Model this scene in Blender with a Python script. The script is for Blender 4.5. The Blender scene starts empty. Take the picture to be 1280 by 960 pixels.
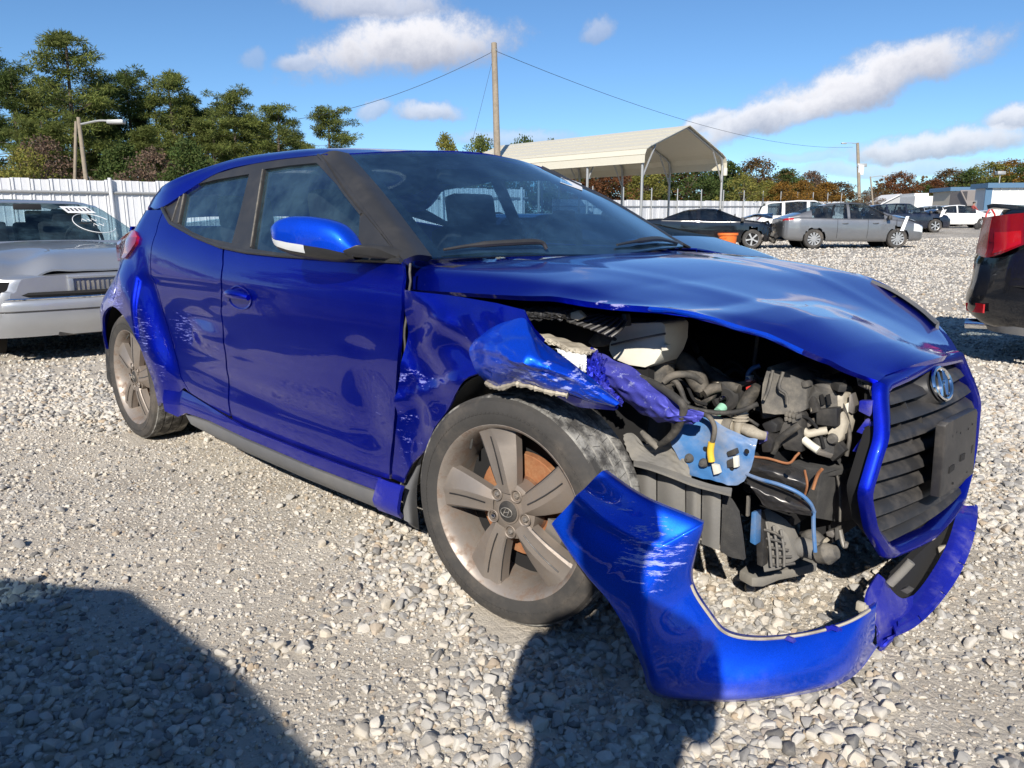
import bpy, bmesh, math, random
import numpy as np
from mathutils import Vector, Matrix
from mathutils.geometry import delaunay_2d_cdt
R = math.radians
SC = bpy.context.scene
COL = SC.collection
rng = np.random.default_rng(7)
random.seed(7)

# ------------------------------------------------------------------ camera
CAM = np.array([1.354, -2.1926, 1.052])
YAW, PITCH, ROLL, FPX = R(134.65), R(11.91), R(-0.34), 950.0
_d = np.array([math.cos(YAW)*math.cos(PITCH), math.sin(YAW)*math.cos(PITCH), -math.sin(PITCH)])
_r0 = np.cross(_d, [0, 0, 1]); _r0 /= np.linalg.norm(_r0); _u0 = np.cross(_r0, _d)
_r = math.cos(ROLL)*_r0 + math.sin(ROLL)*_u0
_u = -math.sin(ROLL)*_r0 + math.cos(ROLL)*_u0
_dh = np.array([math.cos(YAW), math.sin(YAW), 0.0])
cd = bpy.data.cameras.new('camera'); cam = bpy.data.objects.new('camera', cd); COL.objects.link(cam)
cd.sensor_width = 36; cd.lens = FPX/1280*36; cd.clip_start = .05; cd.clip_end = 3000
cam.matrix_world = Matrix(((_r[0], _u[0], -_d[0], CAM[0]), (_r[1], _u[1], -_d[1], CAM[1]), (_r[2], _u[2], -_d[2], CAM[2]), (0, 0, 0, 1)))
SC.camera = cam
SC.cycles.caustics_reflective = False; SC.cycles.caustics_refractive = False

# ------------------------------------------------------------------ sky and sun
SUN_AZ, SUN_EL = R(-56), R(32)
SUN = np.array([math.cos(SUN_AZ)*math.cos(SUN_EL), math.sin(SUN_AZ)*math.cos(SUN_EL), math.sin(SUN_EL)])
sd = bpy.data.lights.new('sun', 'SUN'); sd.energy = 4.4; sd.angle = R(.5); sd.color = (1, .93, .83)
so = bpy.data.objects.new('sun', sd); COL.objects.link(so)
so.rotation_euler = Vector(SUN).to_track_quat('Z', 'Y').to_euler()
SC.view_settings.view_transform = 'Standard'; SC.view_settings.look = 'None'
SC.view_settings.exposure = 0.55; SC.view_settings.gamma = 1

class NT:
    """tiny node-tree helper"""
    def __init__(s, t): s.t = t; s.n = t.nodes; s.l = t.links
    def add(s, ty, **k):
        nd = s.n.new(ty)
        for a, v in k.items(): setattr(nd, a, v)
        return nd
    def put(s, sock, v):
        if hasattr(v, 'links') or isinstance(v, bpy.types.NodeSocket): s.l.new(v, sock)
        elif v is not None:
            if isinstance(v, (tuple, list)) and len(v) == 3 and sock.type == 'RGBA': v = (*v, 1)
            sock.default_value = v
    def math(s, op, a, b=None, c=None, clamp=False):
        nd = s.add('ShaderNodeMath', operation=op); nd.use_clamp = clamp
        s.put(nd.inputs[0], a); s.put(nd.inputs[1], b)
        if c is not None: s.put(nd.inputs[2], c)
        return nd.outputs[0]
    def vm(s, op, a, b=None, out=0):
        nd = s.add('ShaderNodeVectorMath', operation=op); s.put(nd.inputs[0], a)
        if b is not None: s.put(nd.inputs[1], b)
        return nd.outputs[out]
    def mix(s, f, a, b, mode='MIX'):
        nd = s.add('ShaderNodeMix', data_type='RGBA', blend_type=mode)
        s.put(nd.inputs[0], f); s.put(nd.inputs[6], a); s.put(nd.inputs[7], b); return nd.outputs[2]
    def noise(s, vec, scale, detail=4, rough=.55, dist=0, out='Fac'):
        nd = s.add('ShaderNodeTexNoise'); s.put(nd.inputs['Vector'], vec); s.put(nd.inputs['Scale'], scale)
        s.put(nd.inputs['Detail'], detail); s.put(nd.inputs['Roughness'], rough); s.put(nd.inputs['Distortion'], dist); return nd.outputs[out]
    def vor(s, vec, scale, out='Distance', feature='F1', rand=1):
        nd = s.add('ShaderNodeTexVoronoi', feature=feature); s.put(nd.inputs['Vector'], vec); s.put(nd.inputs['Scale'], scale)
        s.put(nd.inputs['Randomness'], rand); return nd.outputs[out]
    def ramp(s, f, *stops, interp='LINEAR'):
        nd = s.add('ShaderNodeValToRGB'); nd.color_ramp.interpolation = interp; e = nd.color_ramp.elements
        while len(e) < len(stops): e.new(.5)
        for k, (p, c) in zip(e, stops):
            k.position = p; k.color = (*c, 1) if isinstance(c, (tuple, list)) else (c, c, c, 1)
        s.put(nd.inputs[0], f); return nd.outputs[0]
    def step(s, x, a, b):
        nd = s.add('ShaderNodeMapRange', interpolation_type='SMOOTHSTEP'); s.put(nd.inputs[0], x); s.put(nd.inputs[1], a); s.put(nd.inputs[2], b); return nd.outputs[0]
    def mapv(s, vec, sc=(1, 1, 1), loc=(0, 0, 0), rot=(0, 0, 0)):
        nd = s.add('ShaderNodeMapping'); s.put(nd.inputs[0], vec); nd.inputs[1].default_value = loc; nd.inputs[2].default_value = rot; nd.inputs[3].default_value = sc; return nd.outputs[0]
    def bump(s, h, strength=.3, dist=.01, nrm=None):
        nd = s.add('ShaderNodeBump'); s.put(nd.inputs['Height'], h); nd.inputs['Strength'].default_value = strength; nd.inputs['Distance'].default_value = dist
        if nrm is not None: s.put(nd.inputs['Normal'], nrm)
        return nd.outputs[0]

def dirv(px, py):
    v = _d + _r*(px-640)/FPX - _u*(py-480)/FPX
    return v/np.linalg.norm(v)

world = bpy.data.worlds.new('World'); SC.world = world; world.use_nodes = True
w = NT(world.node_tree); bg = w.n['Background']
sky = w.add('ShaderNodeTexSky', sky_type='NISHITA'); sky.sun_disc = False
sky.sun_elevation = SUN_EL; sky.sun_rotation = math.atan2(SUN[0], SUN[1]); sky.altitude = 300; sky.air_density = .8; sky.dust_density = 0.0; sky.ozone_density = 4.0
hs = w.add('ShaderNodeHueSaturation'); hs.inputs['Saturation'].default_value = 1.04; w.l.new(sky.outputs[0], hs.inputs['Color'])
skycol = w.mix(1.0, hs.outputs[0], (.86, 1.0, 1.06), 'MULTIPLY')
dvec = w.add('ShaderNodeTexCoord').outputs['Generated']
warp = w.noise(dvec, 9, 6, .62, out='Color')
wv = w.vm('SUBTRACT', warp, (.5, .5, .5))
fine = w.noise(dvec, 24, 9, .70)
# cumulus banks: centre pixel (only used to find a direction in the sky), half width and height in degrees, tilt, strength
CLOUDS = [(512, 64, 7.6, 2.9, 8, 1), (465, 8, 6.0, 1.7, 0, .8), (380, 77, 1.9, .9, 0, .7), (535, 143, 2.6, .95, 0, .8), (468, 138, 1.3, .7, 10, .6), (1078, 106, 7.6, 2.2, 13, 1),
          (985, 140, 8.6, 1.5, 17, .95), (880, 158, 4.6, 1.0, 8, .9), (1170, 182, 6.4, 1.25, 3, .9), (1275, 148, 2.6, 1.0, 10, .9), (1110, 212, 6.5, .8, 0, .5), (742, 42, 1.2, 1.2, 0, .5), (640, 172, 5.0, .9, 0, .55), (315, 72, 1.0, .8, 0, .35),
          (1000, 200, 3.6, .55, 0, .35)]
cover = None; shade = None
for px, py, a, b, tl, amp in CLOUDS:
    c = dirv(px, py); e1 = np.cross(c, [0, 0, 1]); e1 /= np.linalg.norm(e1); e2 = np.cross(e1, c)
    t = R(tl); e1, e2 = math.cos(t)*e1+math.sin(t)*e2, -math.sin(t)*e1+math.cos(t)*e2
    dw = w.vm('ADD', dvec, w.vm('MULTIPLY', wv, (.055, .055, .05)))
    u = w.math('MULTIPLY', w.vm('DOT_PRODUCT', dw, tuple(e1), out=1), 1/math.sin(R(a)))
    v = w.math('MULTIPLY', w.vm('DOT_PRODUCT', dw, tuple(e2), out=1), 1/math.sin(R(b)))
    v2 = w.math('MULTIPLY', v, w.math('ADD', 1.15, w.math('MULTIPLY', w.math('LESS_THAN', v, 0), .45)))
    d2 = w.math('ADD', w.math('MULTIPLY', u, u), w.math('MULTIPLY', v2, v2))
    front = w.math('GREATER_THAN', w.vm('DOT_PRODUCT', dvec, tuple(c), out=1), .5)
    m = w.math('MULTIPLY', w.math('MULTIPLY', w.step(w.math('ADD', d2, w.math('MULTIPLY', w.math('SUBTRACT', fine, .5), 1.9)), 1.35, .2), front), amp)
    sh = w.math('MULTIPLY', m, w.step(w.math('ADD', v, w.math('MULTIPLY', w.math('SUBTRACT', fine, .5), 1.2)), -.85, .75))
    cover = m if cover is None else w.math('MAXIMUM', cover, m)
    shade = sh if shade is None else w.math('MAXIMUM', shade, sh)
# loose cloud over the rest of the sky
sepd = w.add('ShaderNodeSeparateXYZ'); w.l.new(dvec, sepd.inputs[0])
pl = w.vm('SCALE', dvec); plv = pl.node
w.put(plv.inputs['Scale'], w.math('DIVIDE', 1, w.math('ADD', w.math('MAXIMUM', sepd.outputs[2], 0), .18)))
gen = w.math('MULTIPLY', w.step(w.noise(pl, 1.3, 7, .6), .60, .78), .5)
aw = w.math('LESS_THAN', w.vm('DOT_PRODUCT', dvec, tuple(_d), out=1), .62)
cover = w.math('MAXIMUM', cover, w.math('MULTIPLY', gen, aw))
ccol = w.mix(shade, (3.4, 3.6, 4.4), (8.6, 8.4, 8.5))
skyc = w.mix(w.math('MULTIPLY', cover, .93), skycol, ccol)
w.l.new(skyc, bg.inputs[0]); bg.inputs[1].default_value = .085

# ------------------------------------------------------------------ pixels to points, ground
def ray(px, py): return _d + _r*(px-640)/FPX - _u*(py-480)/FPX
def at(px, py, X=None, Y=None, Z=None, D=None):
    """point of the place seen at a pixel, on the plane X=, Y=, Z= or at depth D"""
    v = ray(px, py)
    if X is not None: t = (X-CAM[0])/v[0]
    elif Y is not None: t = (Y-CAM[1])/v[1]
    elif Z is not None: t = (Z-CAM[2])/v[2]
    else: t = D
    return CAM+t*v
def ground_z(x, y):
    """the yard rises gently away from the car"""
    d = np.hypot(np.asarray(x)+1.0, np.asarray(y)-0.2)
    return np.clip(d-7.0, 0, None)**1.15*0.0068*np.clip((d-7)/10, 0, 1)
def gpt(px, depth):
    """ground point under the pixel column px at a depth"""
    p = CAM+depth*(_dh+_r*(px-640)/FPX*1.0)
    return np.array([p[0], p[1], float(ground_z(p[0], p[1]))])

# ------------------------------------------------------------------ mesh helpers
def link(o, parent=None):
    COL.objects.link(o)
    if parent is not None: o.parent = parent
    return o
def tag(o, label=None, cat=None, group=None, kind=None):
    if label: o['label'] = label
    if cat: o['category'] = cat
    if group: o['group'] = group
    if kind: o['kind'] = kind
    return o
def empty(name, loc=(0, 0, 0), rz=0, label=None, cat=None, group=None):
    o = bpy.data.objects.new(name, None); o.empty_display_size = .2; link(o)
    o.location = [float(a) for a in loc]; o.rotation_euler = (0, 0, rz); tag(o, label, cat, group); return o
class MB:
    """collects shapes for ONE mesh object"""
    def __init__(s): s.v = []; s.f = []; s.m = []; s.n = 0
    def raw(s, V, F, mi=0):
        V = np.asarray(V, float).reshape(-1, 3); s.v.append(V)
        for f in F: s.f.append([int(i)+s.n for i in f]); s.m.append(mi)
        s.n += len(V); return s
    def box(s, c, size, rot=None, mi=0, taper=1.0, bev=0):
        c = np.asarray(c, float); h = np.asarray(size, float)/2
        V = np.array([[x, y, z] for z in (-1, 1) for y in (-1, 1) for x in (-1, 1)], float)
        V[4:, :2] *= taper; V = V*h
        if rot is not None: V = V @ np.array(rot).T
        return s.raw(V+c, [(0, 2, 3, 1), (4, 5, 7, 6), (0, 1, 5, 4), (2, 6, 7, 3), (0, 4, 6, 2), (1, 3, 7, 5)], mi)
    def tube(s, pts, r, seg=10, mi=0, cap=True, closed=False):
        pts = np.asarray(pts, float); n = len(pts); rr = np.broadcast_to(np.asarray(r, float), (n,))
        T = np.gradient(pts, axis=0) if not closed else np.roll(pts, -1, 0)-np.roll(pts, 1, 0)
        T /= np.linalg.norm(T, axis=1)[:, None]+1e-9
        a = np.array([0, 0, 1.]) if abs(T[0][2]) < .9 else np.array([1., 0, 0])
        V = []; u = np.cross(T[0], a)
        for i in range(n):
            u = u-T[i]*(u@T[i]); u /= np.linalg.norm(u)+1e-9; b = np.cross(T[i], u)
            an = np.arange(seg)*2*math.pi/seg
            V.append(pts[i]+rr[i]*(np.cos(an)[:, None]*u+np.sin(an)[:, None]*b))
        F = []
        for i in range(n if closed else n-1):
            for k in range(seg):
                j = (i+1) % n; F.append((i*seg+k, i*seg+(k+1) % seg, j*seg+(k+1) % seg, j*seg+k))
        if cap and not closed: F += [tuple(range(seg))[::-1], tuple((n-1)*seg+k for k in range(seg))]
        return s.raw(np.concatenate(V), F, mi)
    def lathe(s, prof, axis=(0, 1, 0), c=(0, 0, 0), seg=32, mi=0, closed=False):
        """prof: (radius, height along axis)"""
        ax = np.asarray(axis, float); ax /= np.linalg.norm(ax); a = np.array([0, 0, 1.]) if abs(ax[2]) < .9 else np.array([1., 0, 0])
        u = np.cross(ax, a); u /= np.linalg.norm(u); b = np.cross(ax, u); an = np.arange(seg)*2*math.pi/seg
        V = [np.asarray(c)+h*ax+r*(np.cos(an)[:, None]*u+np.sin(an)[:, None]*b) for r, h in prof]
        n = len(prof); F = []
        for i in range(n if closed else n-1):
            j = (i+1) % n
            for k in range(seg): F.append((i*seg+k, j*seg+k, j*seg+(k+1) % seg, i*seg+(k+1) % seg))
        return s.raw(np.concatenate(V), F, mi)
    def grid(s, P, mi=0, flip=False, wrap=False):
        """P: (nu, nv, 3)"""
        nu, nv = P.shape[:2]; F = []
        for i in range(nu-1):
            for j in range(nv if wrap else nv-1):
                k = (j+1) % nv; q = (i*nv+j, (i+1)*nv+j, (i+1)*nv+k, i*nv+k); F.append(q[::-1] if flip else q)
        return s.raw(P.reshape(-1, 3), F, mi)
    def prism(s, poly, vec, mi=0):
        """poly: 3-D outline, swept along vec"""
        P = np.asarray(poly, float); n = len(P); V = np.concatenate([P, P+np.asarray(vec, float)])
        return s.raw(V, [tuple(range(n))[::-1], tuple(range(n, 2*n))]+[(i, (i+1) % n, n+(i+1) % n, n+i) for i in range(n)], mi)
    def mesh(s, name, mats, sharp=40, bevel=0):
        me = bpy.data.meshes.new(name)
        me.from_pydata(np.concatenate(s.v).tolist(), [], s.f)
        for m in (mats if isinstance(mats, (list, tuple)) else [mats]): me.materials.append(m)
        me.polygons.foreach_set('material_index', s.m)
        if bevel:
            bm = bmesh.new(); bm.from_mesh(me); bmesh.ops.remove_doubles(bm, verts=bm.verts, dist=1e-5)
            bmesh.ops.recalc_face_normals(bm, faces=bm.faces)
            es = [e for e in bm.edges if len(e.link_faces) == 2 and e.calc_face_angle(0) > R(35)]
            bmesh.ops.bevel(bm, geom=es, offset=bevel, segments=2, profile=.6, affect='EDGES', clamp_overlap=True)
            bm.to_mesh(me); bm.free()
        me.update(); me.shade_smooth()
        if sharp: me.set_sharp_from_angle(angle=R(sharp))
        return me
    def build(s, name, mats, parent=None, sharp=40, bevel=0, label=None, recalc=False):
        me = s.mesh(name, mats, sharp, bevel)
        if recalc:
            bm = bmesh.new(); bm.from_mesh(me); bmesh.ops.recalc_face_normals(bm, faces=bm.faces); bm.to_mesh(me); bm.free()
        o = bpy.data.objects.new(name, me); link(o, parent); tag(o, label); return o
def crom(P, n, closed=False):
    """Catmull-Rom through points (k,d) -> n points"""
    P = np.asarray(P, float); k = len(P)
    if k == 2: return P[0]+(P[1]-P[0])*np.linspace(0, 1, n)[:, None]
    t = np.linspace(0, k if closed else k-1, n, endpoint=not closed); i = np.minimum(t.astype(int), k-1 if closed else k-2); f = (t-i)[:, None]
    g = (lambda j: P[j % k]) if closed else (lambda j: np.where((j < 0)[:, None], 2*P[0]-P[1], np.where((j > k-1)[:, None], 2*P[-1]-P[-2], P[np.clip(j, 0, k-1)])))
    a, b, c, d = g(i-1), g(i), g(i+1), g(i+2)
    return .5*((2*b)+(c-a)*f+(2*a-5*b+4*c-d)*f**2+(3*b-a-3*c+d)*f**3)
def surf(C, nu, nv):
    """bicubic surface through a control grid (a,b,3)"""
    C = np.asarray(C, float); A = np.stack([crom(C[:, j], nu) for j in range(C.shape[1])], 1)
    return np.stack([crom(A[i], nv) for i in range(nu)], 0)
def inpoly(q, poly):
    x, y = q[:, 0], q[:, 1]; c = np.zeros(len(q), bool); P = np.asarray(poly); n = len(P); j = n-1
    for i in range(n):
        xi, yi, xj, yj = P[i][0], P[i][1], P[j][0], P[j][1]
        c ^= ((yi > y) != (yj > y)) & (x < (xj-xi)*(y-yi)/((yj-yi) or 1e-12)+xi); j = i
    return c
def dens(P, step, closed=True):
    P = np.asarray(P, float); out = []
    for i in range(len(P) if closed else len(P)-1):
        a, b = P[i], P[(i+1) % len(P)]; k = max(1, int(math.ceil(np.linalg.norm(b-a)/step)))
        out += [a+(b-a)*t/k for t in range(k)]
    if not closed: out.append(P[-1])
    return np.array(out)
def panel(name, outline, fn, mats, parent=None, holes=(), step=.035, thick=.012, out=(0, -1, 0), off=0.0, label=None, rim=True, custom=True, build=True):
    """sheet over the surface fn(u,v)->xyz inside a 2-D outline, with a folded-in edge"""
    loops = [dens(outline, step)]+[dens(h, step) for h in holes]
    V = []; E = []
    for L in loops:
        b = len(V); V += list(L); E += [(b+i, b+(i+1) % len(L)) for i in range(len(L))]
    lo, hi = loops[0].min(0), loops[0].max(0)
    gx, gy = np.meshgrid(np.arange(lo[0]+step*.5, hi[0], step), np.arange(lo[1]+step*.5, hi[1], step)); g = np.stack([gx.ravel(), gy.ravel()], 1)
    ins = inpoly(g, loops[0])
    for h in loops[1:]: ins &= ~inpoly(g, h)
    g = g[ins]; al = np.array(V)
    if len(g):
        dm = np.min(np.linalg.norm(g[:, None]-al[None], axis=2), axis=1) if len(g)*len(al) < 6e6 else np.ones(len(g))
        g = g[dm > step*.45]; V += list(g)
    r = delaunay_2d_cdt([Vector((float(a), float(b))) for a, b in V], E, [], 0, 1e-6)
    Q = np.array([tuple(a) for a in r[0]]); T = np.array([f for f in r[2]])
    c = Q[T].mean(1); k = inpoly(c, loops[0])
    for h in loops[1:]: k &= ~inpoly(c, h)
    T = T[k]; P = fn(Q[:, 0], Q[:, 1]); e = 2e-3
    du = fn(Q[:, 0]+e, Q[:, 1])-fn(Q[:, 0]-e, Q[:, 1]); dv = fn(Q[:, 0], Q[:, 1]+e)-fn(Q[:, 0], Q[:, 1]-e)
    N = np.cross(du, dv); N /= np.linalg.norm(N, axis=1)[:, None]+1e-12
    o_ = np.asarray(out, float)
    if (N @ o_).mean() < 0: N = -N
    P = P+N*off
    fl = np.einsum('ij,ij->i', np.cross(P[T[:, 1]]-P[T[:, 0]], P[T[:, 2]]-P[T[:, 0]]), N[T].mean(1)) < 0
    T[fl] = T[fl][:, ::-1]
    mb = MB(); mb.raw(P, T)
    NN = [N]
    if rim and thick:
        cnt = {}
        for t in T:
            for a, b in ((t[0], t[1]), (t[1], t[2]), (t[2], t[0])): cnt[(a, b)] = 1
        be = [k for k in cnt if (k[1], k[0]) not in cnt]
        ids = sorted({i for q in be for i in q}); ix = {i: n for n, i in enumerate(ids)}; m = len(ids)
        B0 = P[ids]; B1 = B0-N[ids]*thick
        mb.raw(np.concatenate([B0, B1]), [(ix[b], ix[a], m+ix[a], m+ix[b]) for a, b in be])
        sn = np.zeros((m, 3))
        for a, b in be:
            t = np.cross(P[b]-P[a], N[a]); t /= np.linalg.norm(t)+1e-12; sn[ix[a]] += t; sn[ix[b]] += t
        sn /= np.linalg.norm(sn, axis=1)[:, None]+1e-12
        NN += [sn, sn]
    me = mb.mesh(name, mats, sharp=0)
    if custom:
        nn = np.concatenate(NN); me.normals_split_custom_set_from_vertices(nn.tolist())
    o = bpy.data.objects.new(name, me); link(o, parent); tag(o, label); return o
# ------------------------------------------------------------------ materials
M = {}
def newmat(name):
    m = bpy.data.materials.new(name); m.use_nodes = True; t = NT(m.node_tree); M[name] = m
    return m, t, t.n['Principled BSDF']
def mat(name, col, rough=.5, metal=0, var=.12, scale=18, dirt=None, dirt_amt=.5, dirt_scale=6, bump=0, bscale=90, coat=0, spec=.5, grain=0):
    """base colour with broad and fine variation and, where given, patches of dirt"""
    m, t, b = newmat(name); co = t.add('ShaderNodeTexCoord').outputs['Object']
    n = t.noise(co, scale, 5, .6); f = t.math('ADD', t.math('MULTIPLY', t.math('SUBTRACT', n, .5), var*2), 1)
    c = t.vm('SCALE', tuple(col)); t.put(c.node.inputs['Scale'], f); r = rough
    if dirt is not None:
        k = t.math('MULTIPLY', t.step(t.noise(co, dirt_scale, 7, .68), .42, .68), dirt_amt)
        c = t.mix(k, c, dirt); r = t.math('ADD', rough, t.math('MULTIPLY', k, .9-rough))
    t.put(b.inputs['Base Color'], c); t.put(b.inputs['Roughness'], r); b.inputs['Metallic'].default_value = metal
    b.inputs['Coat Weight'].default_value = coat; b.inputs['Specular IOR Level'].default_value = spec
    if bump: t.put(b.inputs['Normal'], t.bump(t.noise(co, bscale, 3, .6), bump, .004))
    return m
SCR = (.40, .43, .62)
def paint(name, base=(.003, .016, .50), scr=(), dust=.02, dustz=None, metal=.94, rough=.41, scrcol=SCR, sdir=(5, 5, 70), rot=(0, 0, 0), thr=.50, coat=1.0):
    m, t, b = newmat(name); co = t.add('ShaderNodeTexCoord').outputs['Object']
    flake = t.vor(co, 900, 'Color'); sepf = t.add('ShaderNodeSeparateColor'); t.l.new(flake, sepf.inputs[0])
    c = t.vm('SCALE', tuple(base)); t.put(c.node.inputs['Scale'], t.math('ADD', .84, t.math('MULTIPLY', sepf.outputs[0], .32)))
    dk = t.math('MULTIPLY', t.step(t.noise(co, 7, 8, .7), .45, .8), dust*2)
    if dustz:
        sp = t.add('ShaderNodeSeparateXYZ'); t.l.new(co, sp.inputs[0])
        dk = t.math('ADD', dk, t.math('MULTIPLY', t.step(t.math('ADD', sp.outputs[2], t.math('MULTIPLY', t.noise(co, 5, 5, .6), .22)), dustz[0]+.11, dustz[1]+.11), dustz[2]), clamp=True)
    spk = t.math('MULTIPLY', t.step(t.vor(co, 46), .10, .04), t.step(t.noise(co, 9, 2), .56, .64))
    dk = t.math('ADD', dk, t.math('MULTIPLY', spk, .22), clamp=True)
    c = t.mix(dk, c, (.30, .27, .30)); k = dk
    s = None
    for (cx, cy, cz), rad, amt in scr:
        dv = t.vm('SUBTRACT', co, (cx, cy, cz)); dv = t.vm('DIVIDE', dv, rad if isinstance(rad, tuple) else (rad, rad, rad))
        f = t.math('MULTIPLY', t.step(t.vm('LENGTH', dv, out=1), 1, .25), amt); s = f if s is None else t.math('MAXIMUM', s, f)
    if s is not None:
        w1 = t.vm('ADD', co, t.vm('SCALE', t.vm('SUBTRACT', t.noise(co, 8, 3, out='Color'), (.5, .5, .5)))); w1.node.inputs[0]
        sc = w1.node.inputs[1].links[0].from_node; sc.inputs['Scale'].default_value = .02
        mp = t.mapv(w1, tuple(q*1.9 for q in sdir), rot=rot); ln = t.noise(mp, 1, 8, .78)
        th = t.math('SUBTRACT', thr+.22, t.math('MULTIPLY', s, .25))
        k2 = t.math('MULTIPLY', t.step(t.math('SUBTRACT', ln, th), 0, .05), t.step(s, 0, .15))
        c = t.mix(t.math('MULTIPLY', k2, .5), c, scrcol); k = t.math('MAXIMUM', dk, k2)
    t.put(b.inputs['Base Color'], c)
    t.put(b.inputs['Metallic'], t.math('MULTIPLY', metal, t.math('SUBTRACT', 1, k)))
    t.put(b.inputs['Roughness'], t.math('ADD', rough, t.math('MULTIPLY', k, .5)))
    t.put(b.inputs['Coat Weight'], t.math('MULTIPLY', coat, t.math('SUBTRACT', 1, t.math('MULTIPLY', k, .75))))
    b.inputs['Specular IOR Level'].default_value = .12; b.inputs['Coat Roughness'].default_value = .02; b.inputs['Coat IOR'].default_value = 1.38
    t.put(b.inputs['Coat Normal'], t.bump(t.noise(co, 55, 2), .012, .01))
    return m
def glass(name, tint=(.55, .68, .72), rough=.01, dust=.05, ior=1.65, haze_col=(.5, .5, .48)):
    m, t, b = newmat(name); out = t.n['Material Output']; t.n.remove(b)
    tr = t.add('ShaderNodeBsdfTransparent'); tr.inputs[0].default_value = (*tint, 1)
    gl = t.add('ShaderNodeBsdfGlossy'); gl.inputs['Roughness'].default_value = rough; gl.inputs['Color'].default_value = (1, 1, 1, 1)
    fr = t.add('ShaderNodeFresnel'); fr.inputs[0].default_value = ior
    geo = t.add('ShaderNodeNewGeometry')
    fac = t.math('ADD', t.math('MULTIPLY', fr.outputs[0], t.math('SUBTRACT', 1, geo.outputs['Backfacing'])), t.math('MULTIPLY', geo.outputs['Backfacing'], .08))
    mx = t.add('ShaderNodeMixShader'); t.l.new(fac, mx.inputs[0]); t.l.new(tr.outputs[0], mx.inputs[1]); t.l.new(gl.outputs[0], mx.inputs[2])
    df = t.add('ShaderNodeBsdfDiffuse'); df.inputs[0].default_value = (*haze_col, 1)
    co = t.add('ShaderNodeTexCoord').outputs['Object']
    k = t.math('MULTIPLY', t.step(t.noise(co, 4, 8, .7), .35, .8), dust)
    m2 = t.add('ShaderNodeMixShader'); t.l.new(k, m2.inputs[0]); t.l.new(mx.outputs[0], m2.inputs[1]); t.l.new(df.outputs[0], m2.inputs[2])
    t.l.new(m2.outputs[0], out.inputs[0]); return m
DUST = (.36, .32, .26)
paint('paint')
paint('paint_hood', dust=.02, scr=[((.28, -.77, .88), (.16, .07, .04), .9), ((.55, -.70, .85), (.10, .08, .05), .9), ((.72, -.25, .74), .05, .3)], sdir=(14, 14, 30), scrcol=(.66, .64, .70))
paint('paint_side', dust=.012, dustz=(.40, .12, .16), scr=[((-1.95, -.87, .62), (.30, .2, .17), .72), ((-1.75, -.87, .50), (.2, .2, .1), .55), ((-1.35, -.87, .60), (.2, .2, .05), .35), ((-.55, -.87, .52), (.09, .2, .12), .55), ((-.58, -.87, .70), (.06, .2, .05), .4)])
paint('paint_flare', dust=.02, dustz=(.40, .15, .16), scr=[((-2.62, -.9, .72), (.34, .2, .13), .95), ((-2.30, -.9, .55), (.16, .2, .26), .75), ((-2.2, -.9, .40), (.12, .2, .12), .6)], sdir=(7, 7, 75), rot=(0, R(35), 0))
paint('paint_fender', dust=.025, dustz=(.4, .15, .14), scr=[((-.36, -.86, .62), (.2, .15, .05), .75), ((-.40, -.86, .45), (.12, .15, .25), .55), ((-.1, -.86, .78), (.1, .15, .1), .4)], sdir=(12, 12, 40), rot=(0, R(-60), 0))
paint('paint_lobe', base=(.003, .07, .72), metal=.62, rough=.46, dust=.03, scr=[((.16, -.95, .70), (.22, .2, .1), .75), ((.3, -.93, .72), (.12, .2, .12), .75)], sdir=(8, 8, 36), rot=(0, R(40), 0), scrcol=(.62, .66, .8))  # brighter than the body blue: sunlit tone put into the base colour
paint('paint_bumper', base=(.003, .07, .72), metal=.70, rough=.44, dust=.02, dustz=(.10, .02, .35), scr=[((.50, -.90, .36), (.12, .2, .14), .85), ((.42, -.93, .46), (.12, .2, .08), .5)], sdir=(9, 9, 60), rot=(0, R(15), 0), scrcol=(.62, .66, .8))  # same car blue raised for the sun-facing bumper, light held in the colour
paint('paint_dusty', base=(.02, .03, .46), dust=.32, metal=.5, rough=.5, coat=.4, scr=[((.75, 0, .2), (.6, .8, .3), .4)], thr=.64)
paint('paint_apron', base=(.06, .065, .36), dust=.25, metal=.2, rough=.5, coat=.25, scr=[((.35, -.7, .68), (.3, .3, .2), .6)], sdir=(20, 20, 20))
mat('inner_blue', (.05, .17, .40), .45, 0, .2, 10, (.36, .33, .28), .5, 7, .15, 60, coat=.2)
mat('rubber', (.022, .022, .023), .75, 0, .3, 20, (.10, .09, .08), .4, 9)
mat('tyre_wall', (.045, .043, .041), .82, 0, .3, 16, (.16, .135, .11), .55, 5, .2, 120)
mat('tyre_tread', (.05, .048, .046), .9, 0, .35, 30, (.40, .39, .36), .85, 16, .3, 160)
mat('alloy', (.30, .265, .235), .48, .55, .2, 12, (.26, .20, .15), .55, 5, .05, 200)
mat('alloy_barrel', (.34, .30, .265), .45, .5, .25, 20, (.22, .15, .11), .75, 26)
mat('black_plastic', (.022, .022, .023), .55, 0, .25, 20, (.16, .145, .125), .35, 8, .1, 300)
mat('grille_plastic', (.028, .028, .030), .5, 0, .2, 20, (.15, .135, .12), .38, 9, .08, 300)
mat('trim_black', (.03, .03, .031), .42, 0, .15, 15, (.12, .11, .10), .14, 5)
mat('dusty_plastic', (.075, .072, .068), .75, 0, .3, 16, (.30, .27, .22), .7, 7, .2, 150)
mat('liner_grey', (.17, .165, .155), .85, 0, .2, 9, (.27, .25, .21), .7, 5, .2, 130)
mat('skirt_grey', (.13, .135, .145), .6, 0, .12, 10, (.22, .21, .19), .4, 4)
mat('foam_black', (.05, .05, .051), .9, 0, .3, 30, (.13, .125, .115), .45, 14, .5, 420)
mat('steel_black', (.05, .05, .052), .22, .5, .3, 12, (.16, .14, .12), .3, 6)
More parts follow.
